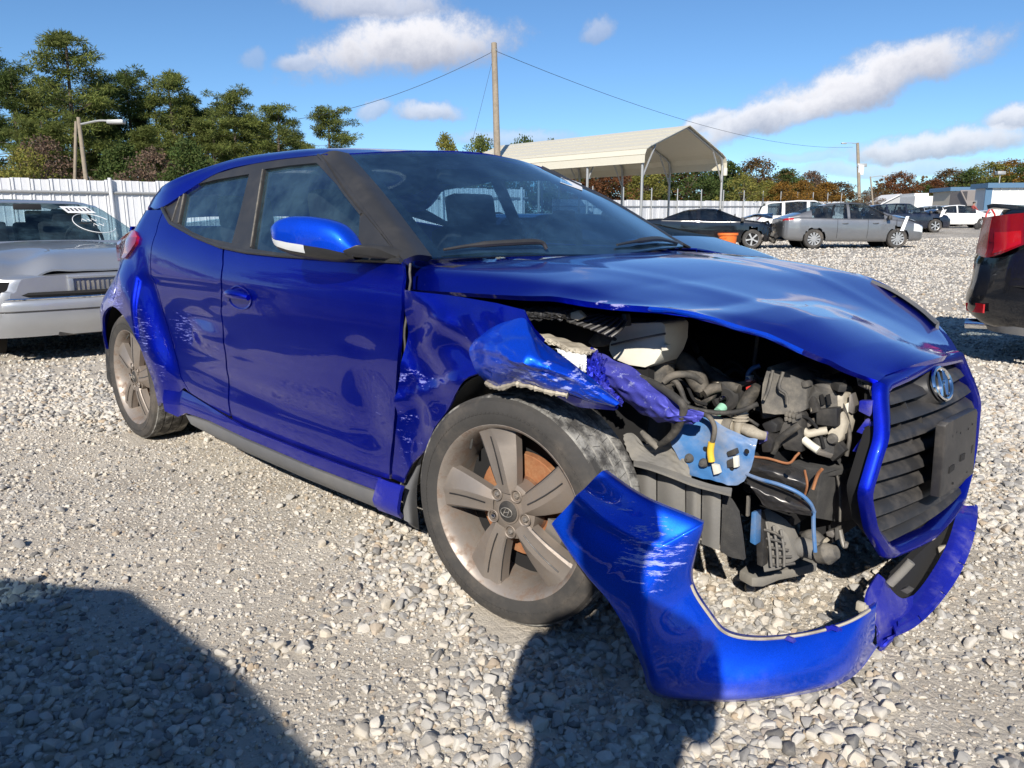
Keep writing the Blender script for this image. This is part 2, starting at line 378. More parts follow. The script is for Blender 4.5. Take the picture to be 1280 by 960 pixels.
mat('steel_dull', (.33, .31, .29), .5, .7, .25, 14, (.3, .24, .17), .5, 8)
mat('aluminium', (.52, .50, .46), .42, .8, .25, 18, (.38, .32, .24), .5, 9)
mat('rust', (.30, .12, .05), .85, .1, .4, 30, (.42, .24, .12), .5, 24, .3, 200)
mat('rust_dark', (.13, .055, .03), .85, .1, .4, 40, (.30, .15, .06), .6, 30)
mat('chrome', (.78, .80, .83), .08, 1, .05)
mat('lamp_clear', (.72, .74, .75), .12, 0, .1, coat=1)
mat('white_plastic', (.78, .76, .66), .45, 0, .06, 8, (.42, .37, .28), .3, 5)
mat('cream_plastic', (.46, .42, .34), .6, 0, .2, 14, (.20, .17, .13), .75, 12)
mat('cap_green', (.30, .60, .45), .5); mat('tape_yellow', (.75, .50, .05), .5); mat('red_plastic', (.6, .05, .04), .5)
mat('hose_black', (.035, .034, .032), .7, 0, .3, 20, (.24, .21, .17), .6, 10, .2, 200)
mat('seat_fabric', (.018, .019, .021), .8, 0, .2); mat('dash_plastic', (.035, .04, .045), .6, 0, .1)
mat('inner_dark', (.010, .010, .011), .9)
mat('red_lens', (.42, .008, .014), .12, 0, .15, 40, coat=1); mat('red_lens_dark', (.22, .006, .01), .15, 0, .15, 40, coat=1)
mat('paper', (.78, .79, .80), .6); mat('ink', (.05, .05, .07), .7)
glass('glass_tint', (.66, .80, .86), dust=.13, ior=2.9, haze_col=(.22, .42, .52)); glass('glass_front', (.58, .74, .84), dust=.09, ior=3.1, haze_col=(.16, .33, .50)); glass('glass_plain', (.5, .58, .6), dust=.05)  # painted teal haze brightens the car's panes, standing in for reflected sky

# ------------------------------------------------------------------ ground
def sand_mat():
    m, t, b = newmat('ground_fines'); co = t.add('ShaderNodeTexCoord').outputs['Object']
    big = t.noise(co, .55, 5, .6); mid = t.noise(co, 3.2, 6, .65); fin = t.noise(co, 130, 6, .75)
    c = t.mix(t.step(big, .35, .7), (.50, .445, .365), (.60, .54, .45)); c = t.mix(t.step(mid, .35, .72), c, (.66, .605, .515))
    v = t.vor(co, 34, 'Color'); sp = t.add('ShaderNodeSeparateColor'); t.l.new(v, sp.inputs[0])
    vd = t.vor(co, 34, 'Distance', 'DISTANCE_TO_EDGE')
    st = t.ramp(sp.outputs[0], (0, (.30, .285, .265)), (.35, (.42, .395, .36)), (.8, (.56, .53, .48)), (1, (.62, .585, .52)))
    st = t.mix(t.step(vd, .11, .0), st, (.20, .17, .14))
    # away from the camera the crushed stone is left to the material
    pos = t.add('ShaderNodeNewGeometry').outputs['Position']; dist = t.vm('DISTANCE', pos, tuple(CAM), out=1)
    far = t.step(dist, 6, 15)
    kk = t.math('MULTIPLY', t.math('ADD', .10, t.math('MULTIPLY', far, .62)), t.step(t.noise(co, 1.3, 4), .30, .52))
    c = t.mix(kk, c, st)
    c = t.mix(t.step(t.math('MULTIPLY', fin, 1), .58, .72), c, (.42, .365, .295))
    # worn tracks of bare fines and oily patches farther off
    tr = t.noise(t.mapv(co, (.12, .9, 1), rot=(0, 0, R(-44))), 1, 5, .6)
    c = t.mix(t.math('MULTIPLY', t.step(tr, .57, .70), t.math('ADD', .3, t.math('MULTIPLY', far, .25))), c, (.44, .375, .29))
    t.put(b.inputs['Base Color'], c); b.inputs['Roughness'].default_value = .95; b.inputs['Specular IOR Level'].default_value = .2
    h = t.math('ADD', t.math('MULTIPLY', fin, .5), t.math('MULTIPLY', t.math('MULTIPLY', t.step(vd, 0, .25), kk), 1.3))
    t.put(b.inputs['Normal'], t.bump(h, .8, .022)); return m
sand_mat()
def hum(x, y):
    s = 0
    for k, (fx, fy, p, a) in enumerate([(1.1, .7, .3, .012), (2.3, -1.9, 1.2, .007), (-3.1, 4.3, 2.2, .005), (6.1, 5.2, .5, .003), (9.3, -7.7, 3., .0022)]): s = s+a*np.sin(fx*x+fy*y+p)
    return s
def gz(x, y): return ground_z(x, y)+hum(np.asarray(x, float), np.asarray(y, float))*np.exp(-(np.hypot(np.asarray(x)-.4, np.asarray(y)+.9)/12)**2)-.012
def ground():
    def axis(lo, hi, c, near, fine, g):
        a = [c];
        s = fine
        while a[-1] < hi: a.append(a[-1]+s); s = fine if a[-1] < c+near else s*g
        b = [c]; s = fine
        while b[-1] > lo: b.append(b[-1]-s); s = fine if b[-1] > c-near else s*g
        return np.array(b[:0:-1]+a)
    X = axis(-2600, 2600, 0, 4.5, .045, 1.16); Y = axis(-2600, 2600, -.8, 3.5, .045, 1.16)
    gx, gy = np.meshgrid(X, Y, indexing='ij'); d = np.hypot(gx, gy)
    z = np.where(d < 150, gz(gx, gy), ground_z(100, 100)+0*gx)
    z = gz(gx, gy); cap = float(ground_z(95, 0)); z = np.minimum(z, cap)
    mb = MB(); mb.grid(np.stack([gx, gy, z], -1)); o = mb.build('ground', M['ground_fines'], sharp=0); tag(o, 'gravel and sandy dirt floor of the car yard', kind='structure'); return o
GROUND = ground()

def stone_mat():
    m, t, b = newmat('stone'); co = t.add('ShaderNodeTexCoord').outputs['Object']; oi = t.add('ShaderNodeObjectInfo')
    r = oi.outputs['Random']
    c = t.ramp(r, (0, (.15, .145, .14)), (.08, (.27, .265, .26)), (.24, (.40, .39, .37)), (.45, (.57, .545, .50)), (.66, (.55, .50, .42)), (.82, (.68, .65, .59)), (.95, (.42, .335, .24)), (1, (.33, .30, .28)))
    n = t.noise(co, 55, 5, .7); c2 = t.vm('SCALE', c); t.put(c2.node.inputs['Scale'], t.math('ADD', .62, t.math('MULTIPLY', n, .76)))
    sp = t.vor(co, 240); c2 = t.mix(t.math('MULTIPLY', t.step(sp, .34, .12), .35), c2, (.12, .115, .11))
    c2 = t.mix(t.math('MULTIPLY', t.step(t.noise(co, 30, 3), .5, .75), .45), c2, (.50, .44, .35))
    t.put(b.inputs['Base Color'], c2); b.inputs['Roughness'].default_value = .88; b.inputs['Specular IOR Level'].default_value = .25
    t.put(b.inputs['Normal'], t.bump(t.noise(co, 160, 4, .7), .45, .003)); return m
stone_mat()
def stone_mesh(k):
    r = np.random.default_rng(100+k); n = 17
    p = r.normal(size=(n, 3)); p /= np.linalg.norm(p, axis=1)[:, None]; p *= r.uniform(.78, 1.0, (n, 1)); p *= np.array([1, r.uniform(.68, .92), r.uniform(.5, .72)])
    bm = bmesh.new(); [bm.verts.new(q) for q in p]
    g = bmesh.ops.convex_hull(bm, input=bm.verts); bmesh.ops.delete(bm, geom=[v for v in g['geom_interior'] if isinstance(v, bmesh.types.BMVert)], context='VERTS')
    bmesh.ops.dissolve_limit(bm, angle_limit=R(14), verts=bm.verts, edges=bm.edges)
    bmesh.ops.bevel(bm, geom=list(bm.edges), offset=.13, segments=2, profile=.55, affect='EDGES', clamp_overlap=True)
    bmesh.ops.triangulate(bm, faces=bm.faces); bmesh.ops.recalc_face_normals(bm, faces=bm.faces)
    me = bpy.data.meshes.new('stone'); bm.to_mesh(me); bm.free(); me.materials.append(M['stone']); me.shade_smooth(); me.set_sharp_from_angle(angle=R(55)); return me
STONES = [stone_mesh(k) for k in range(12)]

def vnoise(x, y, s, seed):
    """cheap value noise in [0,1]"""
    r = np.random.default_rng(seed).random((64, 64)); x = x*s; y = y*s; i = np.floor(x).astype(int); j = np.floor(y).astype(int); f = x-i; g = y-j; f = f*f*(3-2*f); g = g*g*(3-2*g)
    q = lambda a, b: r[a % 64, b % 64]
    return (q(i, j)*(1-f)+q(i+1, j)*f)*(1-g)+(q(i, j+1)*(1-f)+q(i+1, j+1)*f)*g
def infan(p, margin=.12, near=.2, far=60):
    v = p[:, :2]-CAM[:2]; d = v @ _dh[:2]; l = v @ _r[:2]
    return (d > near) & (d < far) & (np.abs(l) < d*(640/FPX+margin)+.25)
def scatter():
    P = []; S = []
    def coarse(p):   # where loose crushed stone lies thick, against bare packed fines
        x, y = p[:, 0], p[:, 1]
        c = .55*vnoise(x+9, y+3, .9, 1)+.3*vnoise(x, y, 2.6, 2)+.15*vnoise(x, y, 7, 3)
        band = np.exp(-((y+1.15)/.32)**2)*((x < .1) & (x > -3.2))     # wheel track of packed fines beside the car
        c = c-.22*band+.35*np.clip((-y-1.45)/.4, 0, 1)*(x < .9)*(x > -1.3)+.25*np.exp(-(((x-.4)/.7)**2+((y+1.05)/.3)**2))
        c = c-.22*np.exp(-(((x-1.0)/.22)**2+((y+.35)/.35)**2))
        return c
    for lo, hi, per, smin, smax, sel, powr in ((.2, 4.6, 7500, .0035, .0085, 0, 1.3), (.2, 4.8, 2300, .009, .016, 1, 1.2), (.2, 5.6, 1200, .015, .029, 2, 1.6), (4.2, 9, 900, .012, .024, 1, 1.4), (8.5, 20, 210, .018, .036, 1, 1.4), (19, 34, 40, .028, .05, 1, 1)):
        A = (hi+.3)**2*.8; n = int(per*A)
        d = np.sqrt(rng.random(n))*hi; l = (rng.random(n)*2-1)*(d*.80+.25)
        # uniform over the fan
        d = np.sqrt(rng.uniform(lo**2, hi**2, int(per*(hi**2-lo**2)*.8))); l = rng.uniform(-1, 1, len(d))*(d*.80+.2)
        p = CAM[:2]+d[:, None]*_dh[:2]+l[:, None]*_r[:2]
        c = coarse(p); pr = [np.full(len(d), .75), np.clip((c-.29)*3.4, .16, 1), np.clip((c-.405)*4.2, .02, 1)][sel]
        if lo > 4: pr = np.clip((c-.15)*2.6, .4, 1)
        k = rng.random(len(d)) < pr; p = p[k]; s = smin+(smax-smin)*rng.random(len(p))**powr
        P.append(p); S.append(s)
    p = np.concatenate(P); s = np.concatenate(S)
    # no stones inside the tyres
    for cx, cy in ((0, -.79), (-2.65, -.79), (0, .79), (-2.65, .79)): k = ~((np.abs(p[:, 0]-cx) < .12) & (np.abs(p[:, 1]-cy) < .13)); p, s = p[k], s[k]
    return p, s
sp_, ss_ = scatter()
def stones(p, s):
    n = len(p); rot = np.stack([rng.normal(0, .35, n), rng.normal(0, .35, n), rng.uniform(0, 6.283, n)], 1); var = rng.integers(0, 12, n)
    z = gz(p[:, 0], p[:, 1])+s*np.where(s < .012, rng.uniform(-.35, .30, n), rng.uniform(-.05, .42, n))
    v = p-CAM[:2]; size = s/np.hypot(v[:, 0], v[:, 1]); vis = infan(np.c_[p, z], -.02, .9)
    # only stones the picture shows: not those under the car body
    under = (p[:, 0] > -3.2) & (p[:, 0] < .6) & (p[:, 1] > -.70)
    order = np.argsort(-(size*vis*~under)); hero = order[:300]
    for i in hero:
        o = bpy.data.objects.new('stone', STONES[var[i]]); link(o, GROUND); o.location = (p[i, 0], p[i, 1], z[i]); o.rotation_euler = rot[i]; o.scale = (s[i],)*3
    rest = order[300:]
    me = bpy.data.meshes.new('gravel'); me.from_pydata(np.c_[p[rest], z[rest]].tolist(), [], [])
    for nm, ty, key, arr in (('size', 'FLOAT', 'value', s[rest]), ('turn', 'FLOAT_VECTOR', 'vector', rot[rest]), ('kindno', 'INT', 'value', var[rest])):
        a = me.attributes.new(nm, ty, 'POINT'); a.data.foreach_set(key, np.ascontiguousarray(arr).ravel())
    o = bpy.data.objects.new('gravel', me); link(o, GROUND); tag(o, kind='stuff')
    ng = bpy.data.node_groups.new('gravel', 'GeometryNodeTree'); ng.interface.new_socket('Geometry', in_out='INPUT', socket_type='NodeSocketGeometry'); ng.interface.new_socket('Geometry', in_out='OUTPUT', socket_type='NodeSocketGeometry')
    N = ng.nodes; L = ng.links; gi = N.new('NodeGroupInput'); go = N.new('NodeGroupOutput'); ins = N.new('GeometryNodeInstanceOnPoints')
    jn = N.new('GeometryNodeJoinGeometry')
    protos = {}
    for ob in GROUND.children:
        if ob.name.startswith('stone') and ob.data.name not in protos: protos[ob.data.name] = ob
    for ob in protos.values():
        oi = N.new('GeometryNodeObjectInfo'); oi.inputs['Object'].default_value = ob; oi.inputs['As Instance'].default_value = False
        gt = N.new('GeometryNodeGeometryToInstance'); L.new(oi.outputs['Geometry'], gt.inputs[0]); L.new(gt.outputs[0], jn.inputs[0])
    def att(nm, ty):
        a = N.new('GeometryNodeInputNamedAttribute'); a.data_type = ty; a.inputs['Name'].default_value = nm; return [q for q in a.outputs if q.enabled and q.name == 'Attribute'][0]
    L.new(gi.outputs[0], ins.inputs['Points']); L.new(jn.outputs[0], ins.inputs['Instance']); ins.inputs['Pick Instance'].default_value = True
    L.new(att('kindno', 'INT'), ins.inputs['Instance Index']); L.new(att('size', 'FLOAT'), ins.inputs['Scale'])
    er = N.new('FunctionNodeEulerToRotation'); L.new(att('turn', 'FLOAT_VECTOR'), er.inputs[0]); L.new(er.outputs[0], ins.inputs['Rotation'])
    L.new(ins.outputs[0], go.inputs[0]); md = o.modifiers.new('gravel', 'NODES'); md.node_group = ng
    return len(rest)
print('gravel', stones(sp_, ss_))
# ------------------------------------------------------------------ the wrecked blue hatchback (its own frame is the world frame: front axle at the origin, nose towards +X)
CAR = empty('wrecked_hatchback', (0, 0, 0), 0, 'shiny blue two-tone-trim hatchback with its front corner torn open and bumper hanging to the gravel', 'car')
_BX = np.array([-3.5, -2.75, -2.6, -2.3, -1.95, -1.55, -.9, -.5, 0, .9]); _BZ = np.array([1.13, 1.14, 1.12, 1.075, 1.01, .965, .95, .945, .93, .86])
_SZ = np.array([.05, .12, .18, .24, .30, .36, .45, .55, .65, .75, .84, .90, .945, 1.0, 1.1, 1.2, 1.3, 1.37]); _SY = np.array([.80, .815, .835, .850, .858, .861, .864, .868, .872, .872, .864, .850, .832, .797, .735, .672, .606, .55])
_zz = np.linspace(.05, 1.40, 271)
def _smooth(a, k):
    w_ = np.hanning(2*k+3)[1:-1]; w_ /= w_.sum(); return np.convolve(np.pad(a, k, 'edge'), w_, 'valid')
_yy = _smooth(np.interp(_zz, _SZ, _SY), 9)
_xx = np.linspace(-3.6, 1, 461); _bb = _smooth(np.interp(_xx, _BX, _BZ), 16)
_px = np.array([-3.6, -3.42, -3.36, -3.25, -3.1, -2.9, -2.6, -2.2, -1.7, -.5, 0, .35, .6, .8]); _pp = np.array([-.60, -.34, -.235, -.125, -.065, -.034, -.012, -.002, 0, 0, .008, -.015, -.11, -.3])
_ppx = _smooth(np.interp(_xx, _px, _pp), 5)
def sstep(a, b, x): t = np.clip((x-a)/(b-a), 0, 1); return t*t*(3-2*t)
_DENT = [(-.60, .49, .10, .11, .016), (-1.80, .68, .16, .03, .013), (-1.70, .60, .18, .03, -.009), (-1.95, .60, .14, .09, .014), (-1.82, .52, .16, .03, .010), (-1.62, .74, .1, .02, .004), (-1.2, .57, .16, .012, .002), (-.62, .68, .08, .03, .005)]
def S(x, z, dents=True):
    x = np.asarray(x, float); z = np.asarray(z, float)
    zb = np.interp(x, _xx, _bb); z2 = z-(zb-.945)*sstep(.55, .95, z)
    y = np.interp(z2, _zz, _yy)+np.interp(x, _xx, _ppx)*(1+0*z)
    # rear of the cabin draws in above the belt
    y = y-np.clip(-1.9-x, 0, None)**1.4*.07*sstep(.95, 1.15, z)
    y = y-(.098*sstep(.60, .88, z)+.08*sstep(.95, 1.10, z))*sstep(-2.42, -3.0, x)
    # flares over the wheels, the rear one with a crisp front edge
    r = np.hypot(x+2.65, (z-.31)*.93); fl = .040*sstep(.60, .43, r)*(1-.0*z)
    edge = np.interp(z, [.2, .36, .45, .56, .65, .75, .83, 1.0], [-1.96, -1.98, -2.06, -2.13, -2.17, -2.21, -2.24, -2.3]); fl = fl+.024*sstep(.0, -.13, x-edge)*sstep(1.06, .80, z)*sstep(-3.25, -2.8, x)*sstep(.30, .50, z)
    y = y+fl
    # waist crease that runs out of the rear door, and the sunken panel under it
    y = y-.010*sstep(.835, .80, z)*sstep(-.9, -1.9, x)*sstep(.35, .6, z)*(x > -2.35)
    # lower body scallop above the sill
    lz = .40+.05*sstep(-1.0, -2.2, x); y = y-.014*np.exp(-((z-lz)/.05)**2)*sstep(-2.2, -1.8, x)*sstep(-.35, -.7, x)
    if dents:
        for a, b, sa, sb, dp in _DENT: y = y-dp*np.exp(-((x-a)/sa)**2-((z-b)/sb)**2)
    return y
def side(u, v, k=-1): return np.stack([u, k*S(u, v), v], -1)
def side_l(u, v): return np.stack([u, S(u, v, False), v], -1)
def lift(pts, inset=0, fn=S):
    out = []
    for px, py in pts:
        Y = -.8
        for _ in range(60): p = at(px, py, Y=Y); Y = .6*Y+.4*(-(float(fn(p[0], p[2]))-inset))
        out.append((p[0], p[2]))
    return np.array(out)
def shell(name, P, mats, thick=.012, parent=None, up=(0, 0, 1), label=None):
    """grid surface with a back face and closed edges"""
    du = np.gradient(P, axis=0); dv = np.gradient(P, axis=1); N = np.cross(du, dv); N /= np.linalg.norm(N, axis=2)[..., None]+1e-12
    flip = (N.reshape(-1, 3) @ np.asarray(up, float)).mean() < 0
    if flip: N = -N
    Bk = P-N*thick; mb = MB(); mb.grid(P, flip=flip); mb.grid(Bk, flip=not flip)
    for a, b, fl in ((P[0], Bk[0], 0), (P[-1], Bk[-1], 1), (P[:, 0], Bk[:, 0], 1), (P[:, -1], Bk[:, -1], 0)): mb.grid(np.stack([a, b], 0), flip=bool(fl) != flip)
    return mb.build(name, mats, parent, sharp=50, label=label)

# ---- right flank
seam = [(279.5, 308), (278.5, 330), (276.5, 357), (276, 389), (279, 420), (282.5, 451), (286, 480), (290, 521)]
qline = [(205, 262), (196, 290), (188.5, 325), (189.5, 345), (201, 376), (214, 420), (226, 470), (238, 491)]
doorbot = [(238, 491), (270, 511), (306, 533), (386, 565), (430, 581), (472, 595)]
fd = [(281, 309), (316, 315.5), (351, 319), (420, 324), (503, 327), (504, 345), (502, 385), (498.5, 430), (496, 460), (493, 520), (489, 560), (487, 599)]
fd += doorbot[::-1][:4]+[(291, 524)]+[(a+1.2, b) for a, b in seam[::-1][1:-1]]
panel('front_door', lift(fd), side, M['paint_side'], CAR, step=.03)
rd = qline+doorbot[1:2]+[(288, 520.5)]+[(a-.6, b) for a, b in seam[::-1][1:]]+[(245, 296.5), (216, 280), (209, 268)]
panel('rear_door', lift(rd), side, M['paint_side'], CAR, step=.03)
# quarter panel with flare: outline in (x, z)
ql = lift([(a-.9, b) for a, b in qline])
arch = [(-2.65+.372*math.cos(R(a)), .315+.352*math.sin(R(a))) for a in range(-16, 182, 9)]
roofline = lift([(401, 193), (360, 197.5), (323, 203), (295, 209.5), (270, 217), (248, 226), (229, 236), (214, 247), (204, 259)])
qp = [tuple(p) for p in ql]+[(-2.02, .345), (-2.22, .245), (-2.275, .24)]+arch+[(-3.02, .24), (-3.30, .24), (-3.37, .42), (-3.385, .6), (-3.36, .78), (-3.30, .86), (-3.26, .93), (-3.24, 1.02)]+[(-3.10, 1.06), (-2.98, 1.062), (-2.82, 1.092), (-2.70, 1.125)]
panel('quarter_panel', qp, side, M['paint_flare'], CAR, step=.03)
# sill and grey side skirt
def sill_fn(u, v): return np.stack([u, -(S(u, np.maximum(v, .3), False)-.012+.03*sstep(.36, .26, v)-.05*sstep(.2, .12, v)), v], -1)
Ssill = lambda x, z: -sill_fn(np.array([x]), np.array([z]))[0, 1]
blue_sill = [(238, 493), (270, 513), (306, 535), (386, 567), (430, 583), (473, 597.5), (473, 614), (430, 598), (386, 581), (306, 547), (262, 526), (232, 516), (222, 521), (206, 514), (205, 482)]
panel('sill', lift(blue_sill, fn=Ssill), sill_fn, M['paint_side'], CAR, step=.03)
panel('sill_end_cap', lift([(475, 597), (504, 607), (504, 648), (475, 637)], fn=Ssill), lambda u, v: sill_fn(u, v)+np.array([0, -.006, 0]), M['paint_dusty'], CAR, step=.03)
panel('side_skirt', lift([(233, 518), (262, 528), (306, 549), (386, 583), (430, 600), (473, 616), (471, 634), (430, 617), (386, 599), (306, 564), (262, 542), (240, 530)], fn=Ssill), lambda u, v: sill_fn(u, v)+np.array([0, -.004, 0]), M['skirt_grey'], CAR, step=.03, thick=.05)
# window surround with three openings, and the glass
belt = [(204, 261), (214, 279), (245, 296), (276, 308.5), (307.5, 315), (351, 319.5), (420, 324), (503, 327)]
apil = [(490, 306), (470, 280), (451, 254), (425, 219)]
sur = [tuple(p) for p in lift(belt)]+[tuple(p) for p in lift(apil)]+[tuple(p) for p in roofline]
w_front = lift([(330, 211), (360, 206.5), (395, 203), (420, 230), (451, 267), (450, 300), (448, 320.5), (400, 320), (351, 316), (314.5, 310.5)])
w_rear = lift([(232, 237), (250, 229), (270, 224), (311, 217), (301, 258), (289, 303.5), (257, 297), (240, 289.5), (224, 279.5)])
w_quart = lift([(205.5, 259), (216, 246), (227, 238.5), (220, 259), (214.5, 275), (208, 268)])
panel('window_surround', sur, side, M['trim_black'], CAR, holes=[w_front, w_rear, w_quart], step=.03, off=-.002, thick=.03)
panel('front_door_glass', w_front, side, M['glass_tint'], CAR, step=.05, off=-.012, thick=.004)
panel('rear_door_glass', w_rear, side, M['glass_tint'], CAR, step=.05, off=-.012, thick=.004)
panel('quarter_glass', w_quart, side, M['trim_black'], CAR, step=.05, off=-.008, thick=.004)
bl = lift(belt); mb = MB()
bl3 = np.array([(a, -S(a, b)-.004, b+.002) for a, b in dens(bl, .05, False)]); mb.tube(bl3, .0085, 8); mb.build('belt_moulding', M['trim_black'], CAR)
def strip(name, pxs, r, m, off=.004):
    q = dens(lift(pxs), .04, False); MB().tube(np.array([(a, -S(a, b)-off, b) for a, b in q]), r, 6).build(name, m, CAR)
strip('window_trim', [(313.5, 309), (321, 260), (328.5, 212)], .004, M['dusty_plastic'], .0); strip('window_trim', [(223, 279), (227, 259), (230, 243)], .005, M['dusty_plastic'], .0)
strip('window_trim', [(215, 277), (220, 260), (225, 246)], .004, M['dusty_plastic'], .0); strip('window_trim', [(453, 268), (430, 239), (405, 200), (399, 194)], .006, M['trim_black'])
# A pillar cover between the door frame and the windscreen
WS_L = [at(436, 193, Y=-.53), at(458, 217.5, Y=-.575), at(480, 243, Y=-.62), at(510, 282, Y=-.665), at(540, 322, Y=-.70)]
ap = crom(lift([(401, 193), (425, 219), (451, 254), (478, 289), (504, 325)]), 5); A0 = np.array([(a, -S(a, b)-.001, b) for a, b in ap])
shell('pillar_cover', surf(np.stack([A0, (A0+np.array(WS_L))/2+np.array([.012, -.012, .012]), np.array(WS_L)+np.array([0, 0, .004])], 0), 12, 24), M['trim_black'], .02, CAR, up=(0, -1, .6))
# windscreen
mir = np.array([1, -1, 1.])
WL = np.array(WS_L); cent = np.array([(-1.03, 0, 1.335), (-.865, 0, 1.255), (-.69, 0, 1.165), (-.49, 0, 1.058), (-.30, 0, .945)]); WR = WL*mir
q1 = (WL*.5+cent*.5)+np.array([.035, 0, .006]); q3 = q1*mir
WSP = surf(np.stack([WL, q1, cent, q3, WR], 0), 33, 33)
ws = shell('windscreen', WSP, M['glass_front'], .005, CAR, up=(1, 0, 1))
# black print round the edge of the glass
def edge_band(i0, i1, j0, j1): P = WSP[i0:i1, j0:j1]; return P-np.array([.004, 0, .006])
mb = MB(); mb.grid(edge_band(0, 33, 0, 2)); mb.grid(edge_band(0, 33, 30, 33)); mb.grid(edge_band(0, 2, 1, 31)); mb.grid(edge_band(31, 33, 1, 31)); mb.build('glass_border', M['inner_dark'], ws)
far_pil = np.stack([WR, WR+np.array([-.03, .035, .012]), WR+np.array([-.10, .085, -.01])], 0); shell('pillar_cover', surf(far_pil, 8, 24), M['trim_black'], .02, CAR, up=(0, 1, .6))
# auction sticker, upper far corner of the glass
ui, vi = 28, 4
def wsp(u, v): return WSP[int(round(u*32)), int(round(v*32))]
stc = at(713.5, 230, D=3.35)
n_ws = np.cross(WSP[20, 10]-WSP[18, 10], WSP[19, 12]-WSP[19, 10]); n_ws /= np.linalg.norm(n_ws); n_ws = n_ws if n_ws[0] > 0 else -n_ws
def on_glass(px, py):
    # nearest grid hit along the ray
    v = ray(px, py); d2 = np.linalg.norm(np.cross(WSP-CAM, v/np.linalg.norm(v)), axis=2); i = np.unravel_index(d2.argmin(), d2.shape); i = (min(max(i[0], 1), 31), min(max(i[1], 1), 31))
    p = WSP[i]; n = np.cross(WSP[i[0]+1, i[1]]-WSP[i[0]-1, i[1]], WSP[i[0], i[1]+1]-WSP[i[0], i[1]-1]); n /= np.linalg.norm(n); n = n if n[0] > 0 else -n
    t = ((p-CAM) @ n)/(v @ n); return CAM+t*v+n*.0015
c4 = [on_glass(*q) for q in ((701, 220), (727, 230), (728, 238.5), (700, 228.5))]
st = MB().raw(c4, [(0, 1, 2, 3)]).build('sticker', M['paper'], CAR); ex = (c4[1]-c4[0]); ey = (c4[3]-c4[0])
mb = MB()
for r_, row in enumerate((.22, .48, .74)):
    x_ = .08
    for k in range(9):
        ww = .05+.04*((k*7+r_*3) % 3)/2
        a = c4[0]+ex*x_+ey*row+n_ws*.001; mb.raw([a, a+ex*ww, a+ex*ww+ey*.13, a+ey*.13], [(0, 1, 2, 3)]); x_ += ww+.025
        if x_ > .88: break
tag(mb.build('printed_code', M['ink'], st), kind='stuff')
# roof with its side rails
ex_, ez_ = roofline[:, 0], roofline[:, 1]
rx = np.array([-1.10, -1.3, -1.6, -1.95, -2.3, -2.62, -2.80, -2.92]); o_ = np.argsort(ex_)
cz = np.array([1.337, 1.356, 1.370, 1.365, 1.330, 1.258, 1.185, 1.12])
rows = []
for i, x in enumerate(rx):
    ze = float(np.interp(x, ex_[o_], ez_[o_])) if x > -2.6 else [1.147, 1.088, 1.058][max(0, i-5)]
    ye = float(S(x, ze))+.001
    zc = cz[i]; h = [(-ye, ze), (-ye+.035, ze+.5*(zc-ze)*.9), (-ye+.105, ze+(zc-ze)*.70), (-.30, ze+(zc-ze)*.95), (0, zc)]
    cxo = [(.0, 0, 0, .02, .06)[k] if i == 0 else 0 for k in range(5)]
    L = [(x+cxo[k], a, b) for k, (a, b) in enumerate(h)]; rows.append(L+[(p[0], -p[1], p[2]) for p in L[-2::-1]])
rows[0] = [(-1.155, rows[0][0][1], rows[0][0][2]), (-1.15, -.565, 1.306), (-1.13, -.525, 1.311), (-1.075, -.27, 1.332), (-1.03, 0, 1.340)]; rows[0] += [(a, -b, c) for a, b, c in rows[0][-2::-1]]
shell('roof', surf(np.array(rows), 60, 48), M['paint'], .02, CAR)
# tailgate, rear bumper, tail lamp
def rear_fn(y, z): return np.stack([-3.40+.30*np.abs(y)**2.4+.16*sstep(.75, 1.1, z)+.02*sstep(.6, .4, z), y, z], -1)
panel('tailgate', [(-.66, .62), (.66, .62), (.62, 1.05), (-.62, 1.05)], rear_fn, M['paint'], CAR, out=(-1, 0, 0), step=.06)
panel('rear_bumper', [(-.80, .25), (.80, .25), (.78, .60), (-.78, .60)], rear_fn, M['paint'], CAR, out=(-1, 0, 0), step=.06)
rw = np.array([[(-2.90, s*.46, 1.115-.05*abs(s)), (-3.25, s*.6, 1.03)] for s in np.linspace(-1, 1, 9)]); shell('rear_window', surf(rw, 20, 4), M['glass_tint'], .005, CAR, up=(-1, 0, .5))
tl = lift([(158, 283), (166, 281), (171, 287), (174.5, 296), (172, 304), (165, 314), (158, 322), (154.5, 318), (154, 300)], inset=-.012)
def tl_fn(u, v): return np.stack([u, -(S(u, v)+.012), v], -1)
TLO = [tuple(q) for q in lift([(168, 284), (172, 288), (175, 296), (173, 304), (167, 313), (160, 322)])]+[(-3.12, .865), (-3.22, .88), (-3.24, .98), (-3.20, 1.04), (-3.08, 1.05)]
lamp = panel('tail_lamp', TLO, tl_fn, M['red_lens'], CAR, step=.03, thick=.03)
panel('reflector_band', [TLO[2], TLO[3], TLO[4], TLO[5], (-3.10, .885), (-3.14, .95), (-3.0, .985)], lambda u, v: tl_fn(u, v)+np.array([0, -.003, 0]), M['red_lens_dark'], lamp, step=.03, thick=.003)
